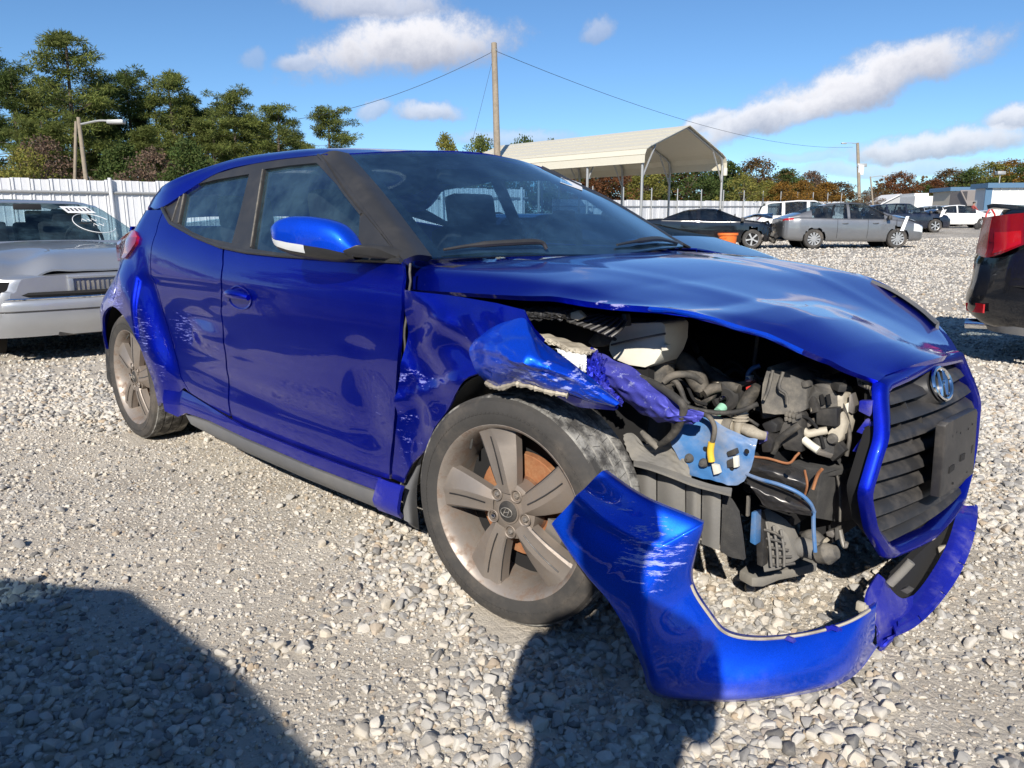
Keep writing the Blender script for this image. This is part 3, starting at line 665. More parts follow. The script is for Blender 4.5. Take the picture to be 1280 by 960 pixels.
# left flank, whole
for nm, o2, m2 in (('front_door', [(-.5, .29), (-.47, .94), (-1.58, .955), (-1.6, .40), (-1.5, .33)], 'paint'), ('quarter_panel', [(-1.6, .955), (-1.62, .40), (-2.0, .34), (-2.275, .24)]+arch+[(-3.02, .24), (-3.3, .24), (-3.38, .5), (-3.36, .78), (-3.26, .93), (-3.2, 1.05), (-2.7, 1.1), (-2.2, 1.04)], 'paint'),
                   ('front_fender', [(-.465, .94), (-.49, .29)]+[(.372*math.cos(R(a)), .315+.352*math.sin(R(a))) for a in range(190, -10, -9)]+[(.52, .28), (.56, .5), (.48, .72), (.30, .81), (.1, .85), (-.1, .88)], 'paint'),
                   ('window_surround', [(-.5, .945), (-1.13, 1.30), (-1.65, 1.3), (-2.0, 1.275), (-2.37, 1.225), (-2.63, 1.145), (-2.2, 1.05), (-1.58, .96)], 'trim_black')):
    hol = [[(-.72, .97), (-1.12, 1.26), (-1.5, 1.27), (-1.5, .98)], [(-1.58, .99), (-1.58, 1.27), (-2.0, 1.245), (-2.35, 1.17), (-2.15, 1.07)]] if nm == 'window_surround' else ()
    panel(nm, o2, side_l, M[m2], CAR, out=(0, 1, 0), step=.06, holes=hol)
for hw in ([(-.72, .97), (-1.12, 1.26), (-1.5, 1.27), (-1.5, .98)], [(-1.58, .99), (-1.58, 1.27), (-2.0, 1.245), (-2.35, 1.17), (-2.15, 1.07)]): panel('side_glass', hw, side_l, M['glass_tint'], CAR, out=(0, 1, 0), step=.08, off=-.012, thick=.004)
MB().box((-1.4, .845, .24), (1.9, .05, .12)).build('sill', M['paint'], CAR)
# ---- door handle, fuel of small things on the flank
hc = lift([(300, 372)])[0]; hp = np.array([hc[0], -S(*hc), hc[1]]); mb = MB()
th = np.linspace(0, 2*np.pi, 28, endpoint=False); rim_o = np.array([(hc[0]+.098*math.cos(a)*(1-.1*math.sin(a)), 0, hc[1]+.046*math.sin(a)) for a in th])
Pd = []
for k, (f, dpt) in enumerate(((1, -.0015), (.93, .0012), (.8, -.012), (.5, -.026), (.05, -.028))):
    ring = (rim_o-np.array([hc[0], 0, hc[1]]))*f+np.array([hc[0], 0, hc[1]]); Pd.append([(p[0], -S(p[0], p[2])-.003-dpt*.35, p[2]) for p in ring])
cup = MB().grid(np.array(Pd), wrap=True).build('handle_recess', M['paint'], CAR, recalc=True)
hx = np.linspace(-.092, .092, 15); mb = MB(); mb.tube([(hc[0]+a, hp[1]-.012-.018*(1-(a/.092)**2), hc[1]+.006+.010*(1-(a/.092)**2)) for a in hx], .011+.006*(1-(hx/.095)**2), 10); mb.build('door_handle', M['paint'], CAR)
# ---- mirror
def mirror(k=1):
    cx, cy, cz = -.72, -.985, 1.028
    a = np.linspace(0, 2*np.pi, 29)[:-1]; prof = [(-.170, .010), (-.155, .036), (-.12, .056), (-.07, .072), (0, .081), (.06, .078), (.11, .058), (.15, .034), (.165, .01)]
    P = []
    for t, r_ in prof:
        # blade lies in X (tip to the rear) with a flat bottom
        P.append([(cx+.115*(math.cos(q)*.0)+t*.42+.055*math.cos(q)*r_/.08, cy-t*.0-.0+.0, cz) for q in a])
    return P
ms = MB(); n1, n2 = 26, 28
tip = at(337, 287, Y=-1.01); root = at(446, 303, Y=-.905)
ax = root-tip; Lm = np.linalg.norm(ax); ax /= Lm; upv = np.array([0, 0, 1.])-ax*ax[2]; upv /= np.linalg.norm(upv); nv = np.cross(ax, upv); nv = nv if nv[1] < 0 else -nv
tt = np.linspace(0, 1, n1); top = np.interp(tt, [0, .03, .1, .25, .45, .65, .8, .92, 1], [.008, .020, .034, .050, .056, .055, .046, .020, -.016]); bot = np.interp(tt, [0, .03, .12, .3, .6, .85, 1], [-.004, -.030, -.058, -.068, -.070, -.066, -.050]); dep = np.interp(tt, [0, .04, .15, .4, .7, .9, 1], [.004, .030, .058, .075, .075, .060, .035])
top, bot, dep = _smooth(top, 1), _smooth(bot, 1), _smooth(dep, 1)
P = np.zeros((n1, n2, 3))
for i in range(n1):
    for j in range(n2):
        q = 2*math.pi*j/n2; c_, s_ = math.cos(q), math.sin(q); zc_ = (top[i]+bot[i])/2; hh = (top[i]-bot[i])/2
        P[i, j] = tip+ax*Lm*tt[i]+upv*(zc_+hh*math.copysign(abs(s_)**.8, s_))+nv*(dep[i]*math.copysign(abs(c_)**.75, c_)*.75-.012)
# split by height: painted shell above, clear lamp band, black underside
mir_e = MB(); jb = [j for j in range(n2)]
def part_rows(lo, hi):
    F = []
    for i in range(n1-1):
        for j in range(n2):
            k = (j+1) % n2; zc = np.array([((P[a, b]-tip-ax*Lm*tt[a]) @ upv-bot[a])/(top[a]-bot[a]) for a, b in ((i, j), (i+1, j), (i+1, k), (i, k))]).mean()
            if lo <= zc < hi: F.append((i*n2+j, (i+1)*n2+j, (i+1)*n2+k, i*n2+k))
    return F
MI = MB().raw(P.reshape(-1, 3), part_rows(.30, 9)).build('mirror_housing', M['paint_lobe'], CAR, sharp=60, recalc=True)
MB().raw(P.reshape(-1, 3), part_rows(-9, .30)).build('mirror_base', M['trim_black'], MI, sharp=60, recalc=True)
Pl = P+nv*.0015; sel = []
for i in range(1, 13):
    for j in range(n2):
        k = (j+1) % n2; q = [((Pl[a, b]-tip-ax*Lm*tt[a]) @ upv-bot[a])/(top[a]-bot[a]) for a, b in ((i, j), (i+1, j), (i+1, k), (i, k))]; fr = ((Pl[i, j]-tip-ax*Lm*tt[i]) @ nv) > -.012
        if .16 < np.mean(q) < .34 and fr: sel.append((i*n2+j, (i+1)*n2+j, (i+1)*n2+k, i*n2+k))
if sel: MB().raw(Pl.reshape(-1, 3), sel).build('turn_signal', M['lamp_clear'], MI, sharp=60, recalc=True)
am = np.array([at(a, b, Y=c) for a, b, c in ((424, 314, -.955), (444, 306, -.92), (470, 310, -.875), (502, 323.5, -.815), (502, 327, -.81), (468, 323.5, -.87), (438, 322, -.925))])
MB().prism(am, (.012, .055, .004)).build('mirror_arm', M['trim_black'], MI, bevel=.006, recalc=True)
ps = lift([(451, 262), (476, 292), (502, 325.5), (449, 321), (449, 300)]); panel('mirror_sail', ps, side, M['trim_black'], CAR, step=.03, off=.003)
# ---- hood
HS = [(-.52, .775, .885, .705, .942, .947), (-.45, .79, .864, .72, .933, .950), (-.1, .787, .868, .70, .922, .940), (.2, .772, .868, .66, .886, .893), (.42, .70, .834, .60, .832, .836), (.58, .60, .762, .50, .774, .780), (.68, .48, .704, .40, .714, .726), (.735, .335, .678, .27, .686, .704)]
rows = []
for x, ye, ze, ys, zs, zc in HS:
    xo = (.035 if x > .7 else (.02 if x > .65 else 0)); h = [(x, -ye, ze), (x, -(ye*.45+ys*.55), ze*.36+zs*.64), (x, -ys, zs), (x+xo*.6, -ys*.55, zs+(zc-zs)*.72), (x+xo, 0, zc)]
    if x < -.5: h = [(-.52, -.775, .885), (-.545, -.74, .925), (-.57, -.70, .944), (-.50, -.40, .948), (-.44, 0, .950)]
    rows.append(h+[(a, -b, c) for a, b, c in h[-2::-1]])
HP = surf(np.array(rows), 96, 64)
for _ in range(60):   # ease the control net out of the sheet
    HP[1:-1, 1:-1] += .25*(HP[:-2, 1:-1]+HP[2:, 1:-1]-2*HP[1:-1, 1:-1])*.5+.25*(HP[1:-1, :-2]+HP[1:-1, 2:]-2*HP[1:-1, 1:-1])*.5
X_, Y_ = HP[..., 0].copy(), HP[..., 1].copy()
HP[..., 2] += np.interp(X_, [-.1, .2, .42, .50, .58, .68, .735, .78], [0, .004, .020, .040, .050, .040, .006, 0])*sstep(.10, -.45, Y_)   # the struck corner has sprung up
HP[..., 2] -= .034*sstep(-.15, .40, Y_)*sstep(.22, .56, X_)*(1-.45*sstep(.70, .76, X_))
HP[..., 2] += (-.004*np.exp(-((X_-.26)/.09)**2)+.008*np.exp(-((X_-.43)/.06)**2)-.004*np.exp(-((X_-.53)/.05)**2)+.003*np.exp(-((X_-.10)/.05)**2))*sstep(-.52, -.70, Y_)
HP[..., 1] -= (.022*np.exp(-((X_-.44)/.08)**2)+.01*np.exp(-((X_-.28)/.04)**2))*sstep(-.50, -.68, Y_)
# two raised creases and the scoop dips towards the windscreen
for sgn in (-1, 1): HP[..., 2] += .003*np.exp(-((Y_-sgn*(.47-.12*sstep(-.4, .6, X_)))/.05)**2)*sstep(.72, .4, X_)
HP[..., 2] -= .006*np.exp(-((Y_-.40)/.14)**2-((X_-.0)/.26)**2)+.003*np.exp(-((Y_+.40)/.10)**2-((X_-.0)/.22)**2)
hood = shell('hood', HP, M['paint_hood'], .014, CAR)
# crumpled bright lip along the torn edge
i0, i1 = 50, 76; lipc = HP[i0:i1, 0]; lo_ = lipc+np.array([0, -.004, -.007])+np.stack([0*lipc[:, 0], -.003*np.abs(np.sin(np.arange(len(lipc))*1.1)), -.004*np.abs(np.sin(np.arange(len(lipc))*.55+1))], 1)
shell('hood_edge', np.stack([lipc, (lipc+lo_)/2+np.array([0, -.006, 0]), lo_], 0), M['paint_lobe'], .003, hood, up=(0, -1, .2))
# wipers and cowl
ck = surf(np.array([[(-.36, -.70, .93), (-.34, -.4, .94), (-.25, 0, .935), (-.34, .4, .94), (-.36, .7, .93)], [(-.60, -.72, .925), (-.55, -.4, .925), (-.46, 0, .925), (-.55, .4, .925), (-.60, .72, .925)]]), 4, 24); shell('cowl', ck, M['black_plastic'], .02, CAR)
def wiper(pts, nm='wiper'):
    mb = MB(); q = crom(pts, 20); mb.tube(q, np.interp(np.linspace(0, 1, 20), [0, .25, .3, .7, .75, 1], [.004, .006, .010, .010, .008, .006]), 8); return mb.build(nm, M['trim_black'], CAR)
wiper([on_glass(553, 317)+n_ws*.012, on_glass(590, 313.5)+n_ws*.018, on_glass(640, 312)+n_ws*.024, on_glass(672, 311.5)+n_ws*.024, on_glass(682, 315)+n_ws*.01])
wiper([on_glass(770, 309)+n_ws*.008, on_glass(800, 305)+n_ws*.014, on_glass(822, 303)+n_ws*.014, on_glass(846, 305)+n_ws*.004])
# ------------------------------------------------------------------ wheels
def emblem(mb, c, ex, ey, ez, a, b, t, bar=.12, depth=.004):
    """oval ring with a slanted H, on the plane ex/ey, raised along ez"""
    c, ex, ey, ez = [np.asarray(q, float) for q in (c, ex, ey, ez)]; n = 36; th = np.arange(n)*2*math.pi/n
    ring = np.array([c+ex*a*math.cos(q)+ey*b*math.sin(q)+ez*depth*.4 for q in th]); mb.tube(ring, t, 8, closed=True)
    def bar_(pts, w): q = crom([c+ex*a*u+ey*b*v+ez*depth*.5 for u, v in pts], 12); mb.tube(q, np.interp(np.linspace(0, 1, 12), [0, .5, 1], [t*.6, w, t*.6]), 8)
    bar_([(-.52, -.70), (-.40, -.1), (-.12, .78)], t*1.35); bar_([(.12, -.78), (.40, .1), (.52, .70)], t*1.35); bar_([(-.36, -.16), (0, .02), (.36, .16)], t*1.1)
def make_wheel(dusty=True):
    root = empty('wheel')
    tb = MB(); Rr = .3145
    # tyre: outward is -Y
    tb.lathe([(.232, -.083), (.240, -.094), (.262, -.103), (.286, -.102), (.301, -.095), (.3085, -.084)], (0, 1, 0), (0, 0, 0), 64, 0); tb.lathe([(.232, .083), (.262, .103), (.301, .095), (.3085, .084)], (0, 1, 0), (0, 0, 0), 64, 0)
    mbt = MB()
    prof = [(.3085, -.084)]
    for y0, y1 in ((-.082, -.048), (-.043, -.006), (-.001, .040), (.046, .082)): prof += [(.3135, y0), (.3145, (y0+y1)/2), (.3140, y1), (.3065, y1+.001), (.3065, y1+.004)]
    tb2 = MB().lathe(prof[:-2]+[(.3085, .084)], (0, 1, 0), (0, 0, 0), 96, 0)
    # cross cuts of the tread
    V = tb2.v[0]; seg = 96
    tyre = tb.build('tyre', M['tyre_wall'], root, sharp=30, recalc=False); tr = tb2.build('tread', M['tyre_tread'], root, sharp=25)
    sb = MB()
    for k in range(60):
        a = k*2*math.pi/60
        for y0, y1, sl in ((-.080, -.052, .03), (-.040, -.012, -.02), (.004, .036, .02), (.05, .08, -.03)):
            a2 = a+sl; q = lambda r_, an, y: (r_*math.cos(an), y, r_*math.sin(an))
            w_ = .0022; sb.raw([q(.3147, a-w_, y0), q(.3147, a+w_, y0), q(.3147, a2+w_, y1), q(.3147, a2-w_, y1)], [(0, 1, 2, 3)])
    tag(sb.build('tread_groove', M['rubber'], root, sharp=0), kind='stuff')
    # raised lettering ring on the sidewall, only as moulded ribs
    rb = MB()
    for k in range(120):
        a = k*2*math.pi/120
        rb.box((.272*math.cos(a), -.1035, .272*math.sin(a)), (.004, .002, .010), rot=[[math.cos(a), 0, -math.sin(a)], [0, 1, 0], [math.sin(a), 0, math.cos(a)]])
    tag(rb.build('sidewall_rib', M['tyre_wall'], root), kind='stuff')
    # rim: barrel, lip
    rim = MB().lathe([(.2465, -.086), (.2455, -.092), (.2385, -.094), (.232, -.090), (.222, -.070), (.214, -.05), (.206, .0), (.212, .06), (.232, .08), (.2465, .086)], (0, 1, 0), (0, 0, 0), 72).build('rim', M['alloy_barrel'], root, sharp=35)
    # five twisted spokes
    for k in range(5):
        a0 = R(97+72*k); mb = MB(); rr = np.array([.050, .075, .105, .14, .175, .205, .229]); lat = []
        W = np.array([.030, .033, .040, .047, .054, .060, .066]); fy = np.array([-.080, -.083, -.084, -.083, -.081, -.079, -.080])
        P = []
        for r_, wd, y in zip(rr, W, fy):
            tw = .10*(r_-.05)/.18; ridge = -.30+.42*(r_-.05)/.18
            pts = [(-wd, y+.040), (-wd*.98, y+.016), (-wd*.86, y+.012), (wd*ridge-.006, y-.001), (wd*ridge+.004, y), (wd*.35, y+.004), (wd*.80, y+.004), (wd*.93, y+.010), (wd, y+.040)]
            P.append([(r_*math.cos(a0+tw)-u*math.sin(a0+tw), v, r_*math.sin(a0+tw)+u*math.cos(a0+tw)) for u, v in pts])
        mb.grid(np.array(P)); mb.grid(np.array(P)[:, ::-1][:, [0, -1]]); mb.build('spoke', M['alloy'], root, sharp=22, recalc=True)
        Pg = np.array(P)[1:-1]; g0 = (Pg[:, 4]*.55+Pg[:, 5]*.45)+np.array([0, -.0008, 0]); MB().tube(g0, .0022, 5).build('spoke_groove', M['steel_black'], root); g1 = Pg[:, 7]+np.array([0, -.0005, 0]); MB().tube(g1, .0016, 5).build('spoke_groove', M['steel_black'], root)
    hb = MB().lathe([(.001, -.078), (.034, -.078), (.0345, -.074), (.062, -.072), (.078, -.066), (.080, -.02)], (0, 1, 0), (0, 0, 0), 40).build('hub', M['alloy'], root, sharp=35)
    for k in range(5):
        a = R(97+36+72*k); c = np.array([.0555*math.cos(a), 0, .0555*math.sin(a)])
        MB().lathe([(.0185, -.0785), (.017, -.0805), (.0145, -.079), (.013, -.066), (.001, -.066)], (0, 1, 0), c, 20).build('lug_seat', M['alloy'], root, sharp=35)
        MB().lathe([(.001, -.0815), (.006, -.081), (.0088, -.077), (.0092, -.066)], (0, 1, 0), c, 6).build('lug_nut', M['chrome' if k == 1 else 'steel_dull'], root, sharp=35)
    cap = MB().lathe([(.0001, -.0835), (.020, -.083), (.0285, -.0805), (.030, -.077)], (0, 1, 0), (0, 0, 0), 32).build('hub_cap', M['black_plastic'], root, sharp=35)
    e = MB(); emblem(e, (0, -.0838, 0), (1, 0, 0), (0, 0, 1), (0, -1, 0), .0185, .0125, .0013); e.build('emblem', M['aluminium'], root)
    MB().lathe([(.07, -.012), (.142, -.012), (.144, -.010), (.144, .012), (.142, .014), (.07, .014)], (0, 1, 0), (0, 0, 0), 48).build('brake_disc', M['rust'], root, sharp=30)
    MB().lathe([(.001, -.030), (.07, -.030), (.082, -.018), (.086, -.010)], (0, 1, 0), (0, 0, 0), 32).build('disc_bell', M['rust_dark'], root, sharp=30)
    mb = MB(); ang = np.linspace(R(-55), R(-5), 8); Pc = []
    for a in ang: Pc.append([(r_*math.cos(a), y, r_*math.sin(a)) for r_, y in ((.10, -.036), (.155, -.036), (.165, -.02), (.165, .05), (.10, .05))])
    mb.grid(np.array(Pc), wrap=True); mb.raw(Pc[0], [(0, 1, 2, 3, 4)]); mb.raw(Pc[-1], [(4, 3, 2, 1, 0)]); mb.build('caliper', M['steel_dull'], root, sharp=35, recalc=True)
    MB().tube([(.218*math.cos(R(128)), -.06, .218*math.sin(R(128))), (.196*math.cos(R(130)), -.078, .196*math.sin(R(130)))], .004, 8).build('valve', M['hose_black'], root)
    MB().lathe([(.001, .02), (.205, .02)], (0, 1, 0), (0, 0, 0), 32).build('backing_plate', M['inner_dark'], root)
    return root
def copy_tree(o, parent=None, depth=0):
    c = o.copy(); COL.objects.link(c); c.parent = parent
    for ch in list(o.children): copy_tree(ch, c, depth+1)
    return c
WHEEL = make_wheel(); WHEEL.parent = CAR; WHEEL.location = (0, -.773, .306); WHEEL.rotation_euler = (0, 0, R(7.7))
for lx, ly, rz, spin in ((-2.65, -.775, 0, 24), (0, .773, 180+7.7, 0), (-2.65, .775, 180, 0)):
    c = copy_tree(WHEEL, CAR); c.location = (lx, ly, .306); c.rotation_euler = (0, R(spin), R(rz))
# ------------------------------------------------------------------ torn front fender
def pl(pts, **k): return np.array([at(a, b, **k) for a, b in pts])
def crumple(x, z, amp=1.0):
    return amp*(.010*np.sin(21*x+9*z+1.3*np.sin(17*z))*np.exp(-((z-.60)/.16)**2)+.014*np.exp(-((z-(.55+.35*(x+.40)))/.022)**2)-.018*np.exp(-((x+.36)/.07)**2-((z-.66)/.09)**2)
               -.020*np.exp(-((x+.37)/.06)**2-((z-.47)/.10)**2)+.012*np.exp(-((z-.80+.5*(x+.2))/.03)**2)*sstep(-.46, -.36, x)-.012*np.exp(-((x+.25)/.09)**2-((z-.74)/.035)**2)
               +.012*np.sin(34*(x*.6-z)+.6)*np.exp(-((x+.30)/.12)**2-((z-.76)/.06)**2))
def _rdg(x, z): return .016*(1-np.abs(2*vnoise(x*1.0+z*.8+3, z-x*.5+4, 5.2, 41)-1)-.6)*sstep(.05, -.12, x-.0*z)*sstep(-.48, -.40, x)*sstep(.86, .76, z)
def fender_fn(u, v): return np.stack([u, -(S(u, v, False)+crumple(u, v)+_rdg(np.asarray(u, float), np.asarray(v, float))-.010*sstep(-.2, .25, u)), v], -1)
def lf(p): return lift(p, fn=lambda x, z: S(x, z, False))
fo = [(508, 362), (540, 366.5), (575, 371), (620, 379), (652, 387.5), (656, 398), (663, 411), (676, 425), (668, 445), (640, 452), (610, 462), (590, 470), (570, 494), (559, 514), (540, 542), (531, 561), (514, 580), (505, 604), (490, 598), (493, 560), (496.5, 520), (500, 470), (502, 430), (506, 385)]
panel('front_fender', lf(fo), fender_fn, M['paint_fender'], CAR, step=.018, thick=.006)
# white primer and torn clips down the door gap
gap = dens(lf([(506, 330), (507.5, 352), (503, 372), (501, 400), (499.5, 432), (497, 456)]), .03, False)
MB().tube(np.array([(a, -S(a, b)+.020+.004*math.sin(40*b), b) for a, b in gap]), .0035, 6).build('torn_clip', M['dusty_plastic'], CAR)
MB().tube(pl([(500, 440), (498, 462), (497, 480), (496, 492)], Y=-.842), [.006, .011, .010, .004], 8).build('door_hinge', M['cream_plastic'], CAR)
# dark wheel-arch edge lining behind the fender
ar = crom(pl([(497, 620), (505, 596), (520, 572), (541, 538), (561, 508), (588, 476), (625, 470), (680, 480)], Y=-.845), 30); shell('arch_liner', np.stack([ar, ar+np.array([.0, .10, .02]), ar+np.array([0, .28, .03])], 0), M['liner_grey'], .004, CAR, up=(0, -.3, -1))
# folded lobe of fender skin
LB = [[(600, 419, -.872), (618, 408, -.885), (636, 401, -.885), (656, 398, -.878), (672, 421, -.872), (692, 438, -.868), (728, 463, -.86), (772, 500, -.835)],
      [(592, 428, -.885), (608, 420, -.905), (632, 414, -.925), (655, 420, -.94), (673, 436, -.93), (695, 450, -.915), (729, 470, -.885), (772.5, 502, -.84)],
      [(587, 440, -.90), (606, 434, -.945), (630, 432, -.970), (655, 441, -.985), (675, 452, -.97), (698, 464, -.945), (730, 480, -.90), (773, 504, -.845)],
      [(588, 452, -.90), (610, 452, -.950), (635, 452, -.972), (657, 459, -.985), (678, 470, -.965), (702, 478, -.935), (732, 489, -.895), (772, 506, -.845)],
      [(594, 464, -.89), (616, 468, -.930), (640, 466, -.950), (660, 472, -.955), (682, 480, -.945), (706, 487, -.915), (734, 497, -.882), (770, 508, -.842)],
      [(606, 476, -.87), (624, 483, -.890), (645, 478, -.905), (664, 481, -.915), (686, 488, -.912), (710, 493, -.895), (736, 502, -.872), (768, 509, -.838)]]
LP = surf(np.array([[at(a, b, Y=c) for a, b, c in r] for r in LB]), 40, 64)
gi, gj = np.meshgrid(np.linspace(0, 1, 40), np.linspace(0, 1, 64), indexing='ij')
LP[..., 1] -= .006*np.sin(9*gj+7*gi)*np.sin(np.pi*gi)+.008*np.exp(-((gi-.35-.2*np.sin(gj*4))/.05)**2)*np.sin(np.pi*gj)-.010*np.exp(-((gi-.62)/.1)**2-((gj-.55)/.2)**2)
def ridge(x, y, s_, seed): return 1-np.abs(2*vnoise(x, y, s_, seed)-1)
win = np.sin(np.pi*np.clip(gj*1.02, 0, 1))**.35*(.35+.65*np.sin(np.pi*gi)**.5)
LP[..., 1] -= win*(.017*(ridge(gj*2.1, gi*1.1+gj*.5, 2.0, 31)-.6)+.008*(ridge(gj*3+2, gi*2-gj, 3.4, 32)-.6)+.004*(ridge(gj*4, gi*3, 6.0, 33)-.5))
LP[..., 2] += win*.008*(ridge(gj*3+7, gi*2+gj, 2.6, 34)-.6)
shell('fender_flap', LP, M['paint_lobe'], .004, CAR, up=(0, -1, 0))
ed = LP[-1, 1:46]; mb = MB(); q = ed+np.array([0, -.002, -.003]); 
jag = .004+.006*np.abs(np.sin(np.arange(len(q))*1.9))*np.abs(np.sin(np.arange(len(q))*.37+.5))
mb.tube(q, jag, 6); mb.build('chipped_edge', M['cream_plastic'], CAR)
# lower dark fold under the flap
FD = [[(690, 488, -.895), (712, 494, -.885), (737, 502, -.868), (772, 508, -.835)], [(697, 496, -.875), (716, 502, -.865), (740, 506, -.855), (772, 511, -.832)], [(708, 503, -.85), (724, 509, -.845), (745, 511, -.842), (768, 513, -.83)]]
shell('fender_fold', surf(np.array([[at(a, b, Y=c) for a, b, c in r] for r in FD]), 12, 24), M['paint_fender'], .004, CAR, up=(0, -1, 0))
# ---- apron rail, crinkled joint, primer-coloured ledge
def slab(name, pts, Y, th, m, dy=None, label=None, parent=None, bevel=.004):
    """plate seen at pixels, standing on a plane Y (or per-point Y), with real thickness going inwards"""
    P = np.array([at(p[0], p[1], Y=(p[2] if len(p) > 2 else Y)) for p in pts]); return MB().prism(P, (0, th, 0) if dy is None else dy, 0).build(name, m, parent or CAR, bevel=bevel, recalc=True, label=label)
def sheet(name, rows, m, th=.004, nu=24, nv=32, wob=0, up=(0, -1, .3), parent=None, key='Y', wf=(9, 7)):
    P = surf(np.array([[at(r[0], r[1], **{key: r[2]}) for r in row] for row in rows]), nu, nv)
    if wob:
        a, b = np.meshgrid(np.linspace(0, 1, nu), np.linspace(0, 1, nv), indexing='ij'); P[..., 1] += wob*np.sin(wf[0]*a*3+2*np.sin(5*b))*np.sin(wf[1]*b*3+1+2*a); P[..., 2] += wob*.6*np.sin(wf[1]*b*4+wf[0]*a*2)
    return shell(name, P, m, th, parent or CAR, up=up)
sheet('apron_rail', [[(747, 441, -.66), (775, 452, -.66), (805, 470, -.665), (832, 489, -.67), (848, 507, -.67), (880, 516, -.66)], [(744, 452, -.69), (772, 466, -.70), (803, 485, -.70), (830, 503, -.70), (846, 516, -.69), (878, 522, -.67)], [(746, 466, -.69), (770, 484, -.70), (798, 503, -.70), (824, 519, -.70), (842, 524, -.69), (870, 527, -.67)], [(752, 474, -.66), (772, 494, -.66), (797, 514, -.66), (818, 525, -.66), (838, 529, -.66), (866, 531, -.65)]], M['paint_apron'], wob=.004)
sheet('crumpled_joint', [[(735, 440, -.68), (742, 437, -.70), (752, 446, -.69), (757, 452, -.68)], [(729, 455, -.73), (740, 454, -.72), (750, 465, -.725), (758, 474, -.70)], [(738, 470, -.75), (748, 474, -.735), (760, 485, -.735), (768, 492, -.70)], [(752, 483, -.74), (762, 489, -.74), (772, 499, -.73), (779, 505, -.70)]], M['paint_dusty'], wob=.009, wf=(12, 11))
sheet('primer_ledge', [[(666, 415, -.70), (690, 419, -.70), (720, 428, -.70), (747, 437, -.69)], [(668, 420, -.74), (690, 426, -.75), (716, 436, -.745), (738, 441, -.73)], [(674, 424, -.75), (692, 431, -.755), (714, 441, -.75), (734, 443, -.735)]], M['cream_plastic'], wob=.003, up=(0, -.6, 1))
sheet('inner_skin', [[(694, 436, -.765), (712, 441, -.76), (733, 444, -.74)], [(706, 447, -.77), (720, 450, -.765), (733, 456, -.75)], [(720, 459, -.78), (727, 461, -.775), (732, 464, -.765)]], M['lamp_clear'], wob=.002)
# ---- light blue inner structure, dusty lower half, and liner slats
sheet('side_support', [[(842, 536, -.60), (858, 526, -.585), (880, 519, -.575), (905, 533, -.575), (930, 545, -.57), (947, 549, -.56)], [(838, 552, -.615), (858, 545, -.60), (880, 540, -.585), (905, 548, -.59), (928, 556, -.58), (944, 562, -.57)], [(850, 575, -.61), (868, 574, -.60), (886, 575, -.595), (906, 580, -.595), (926, 584, -.585), (940, 582, -.575)], [(862, 594, -.60), (878, 598, -.60), (893, 601, -.60), (906, 605, -.60), (918, 607, -.59), (930, 602, -.58)]], M['inner_blue'], wob=.0012)
sheet('support_flange', [[(792, 574, -.63), (815, 580, -.63), (840, 588, -.625), (866, 598, -.62), (892, 606, -.615), (915, 610, -.61)], [(792, 580, -.66), (815, 586, -.66), (840, 595, -.655), (866, 605, -.65), (892, 612, -.645), (914, 618, -.64)]], M['liner_grey'], .006, 6, 30, up=(0, -.4, 1))
sheet('dusty_plate', [[(779, 544, -.62), (790, 541, -.61), (806, 555, -.61), (828, 553, -.60), (848, 552, -.60), (858, 560, -.60)], [(782, 558, -.63), (795, 562, -.62), (812, 570, -.61), (832, 571, -.605), (850, 575, -.61), (860, 580, -.605)], [(790, 575, -.64), (800, 578, -.635), (818, 583, -.63), (836, 589, -.625), (852, 594, -.62), (864, 599, -.615)]], M['liner_grey'], wob=.002)
for q in ((861, 573), (879, 579)): c = at(*q, Y=-.606); MB().lathe([(.001, -.010), (.007, -.009), (.011, -.002), (.012, .004)], (0, 1, 0), c, 16).build('bolt_head', M['dusty_plastic'], CAR)
for q in ((900, 580), (934, 564), (882, 561), (915, 585)): c = at(*q, Y=-.592); MB().lathe([(.0065, -.002), (.0001, -.0022)], (0, 1, 0), c, 14).build('punched_hole', M['inner_dark'], CAR)
SL = [(794, 586, 797, 640), (821, 588, 821, 652), (857, 602, 857, 668), (877, 611, 876, 680), (902, 619, 900, 688)]
for i in range(4):
    a, b = SL[i], SL[i+1]
    sheet('liner_slat', [[(a[0]+.8, a[1], -.60), ((a[0]+b[0])/2, (a[1]+b[1])/2, -.612), (b[0]-.8, b[1], -.60)], [((a[0]+a[2])/2+.8, (a[1]+a[3])/2, -.60), ((a[0]+b[0])/2, (a[1]+a[3]+b[1]+b[3])/4, -.612), ((b[0]+b[2])/2-.8, (b[1]+b[3])/2, -.60)], [(a[2]+.8, a[3], -.59), ((a[2]+b[2])/2, (a[3]+b[3])/2, -.60), (b[2]-.8, b[3], -.59)]], M['liner_grey'], .012, 12, 10)
sheet('liner_slat', [[(903, 619, -.57), (912, 624, -.57), (922, 640, -.57)], [(902, 655, -.57), (914, 660, -.57), (926, 668, -.57)], [(900, 688, -.56), (912, 696, -.56), (930, 700, -.56)]], M['foam_black'], .01, 10, 8)
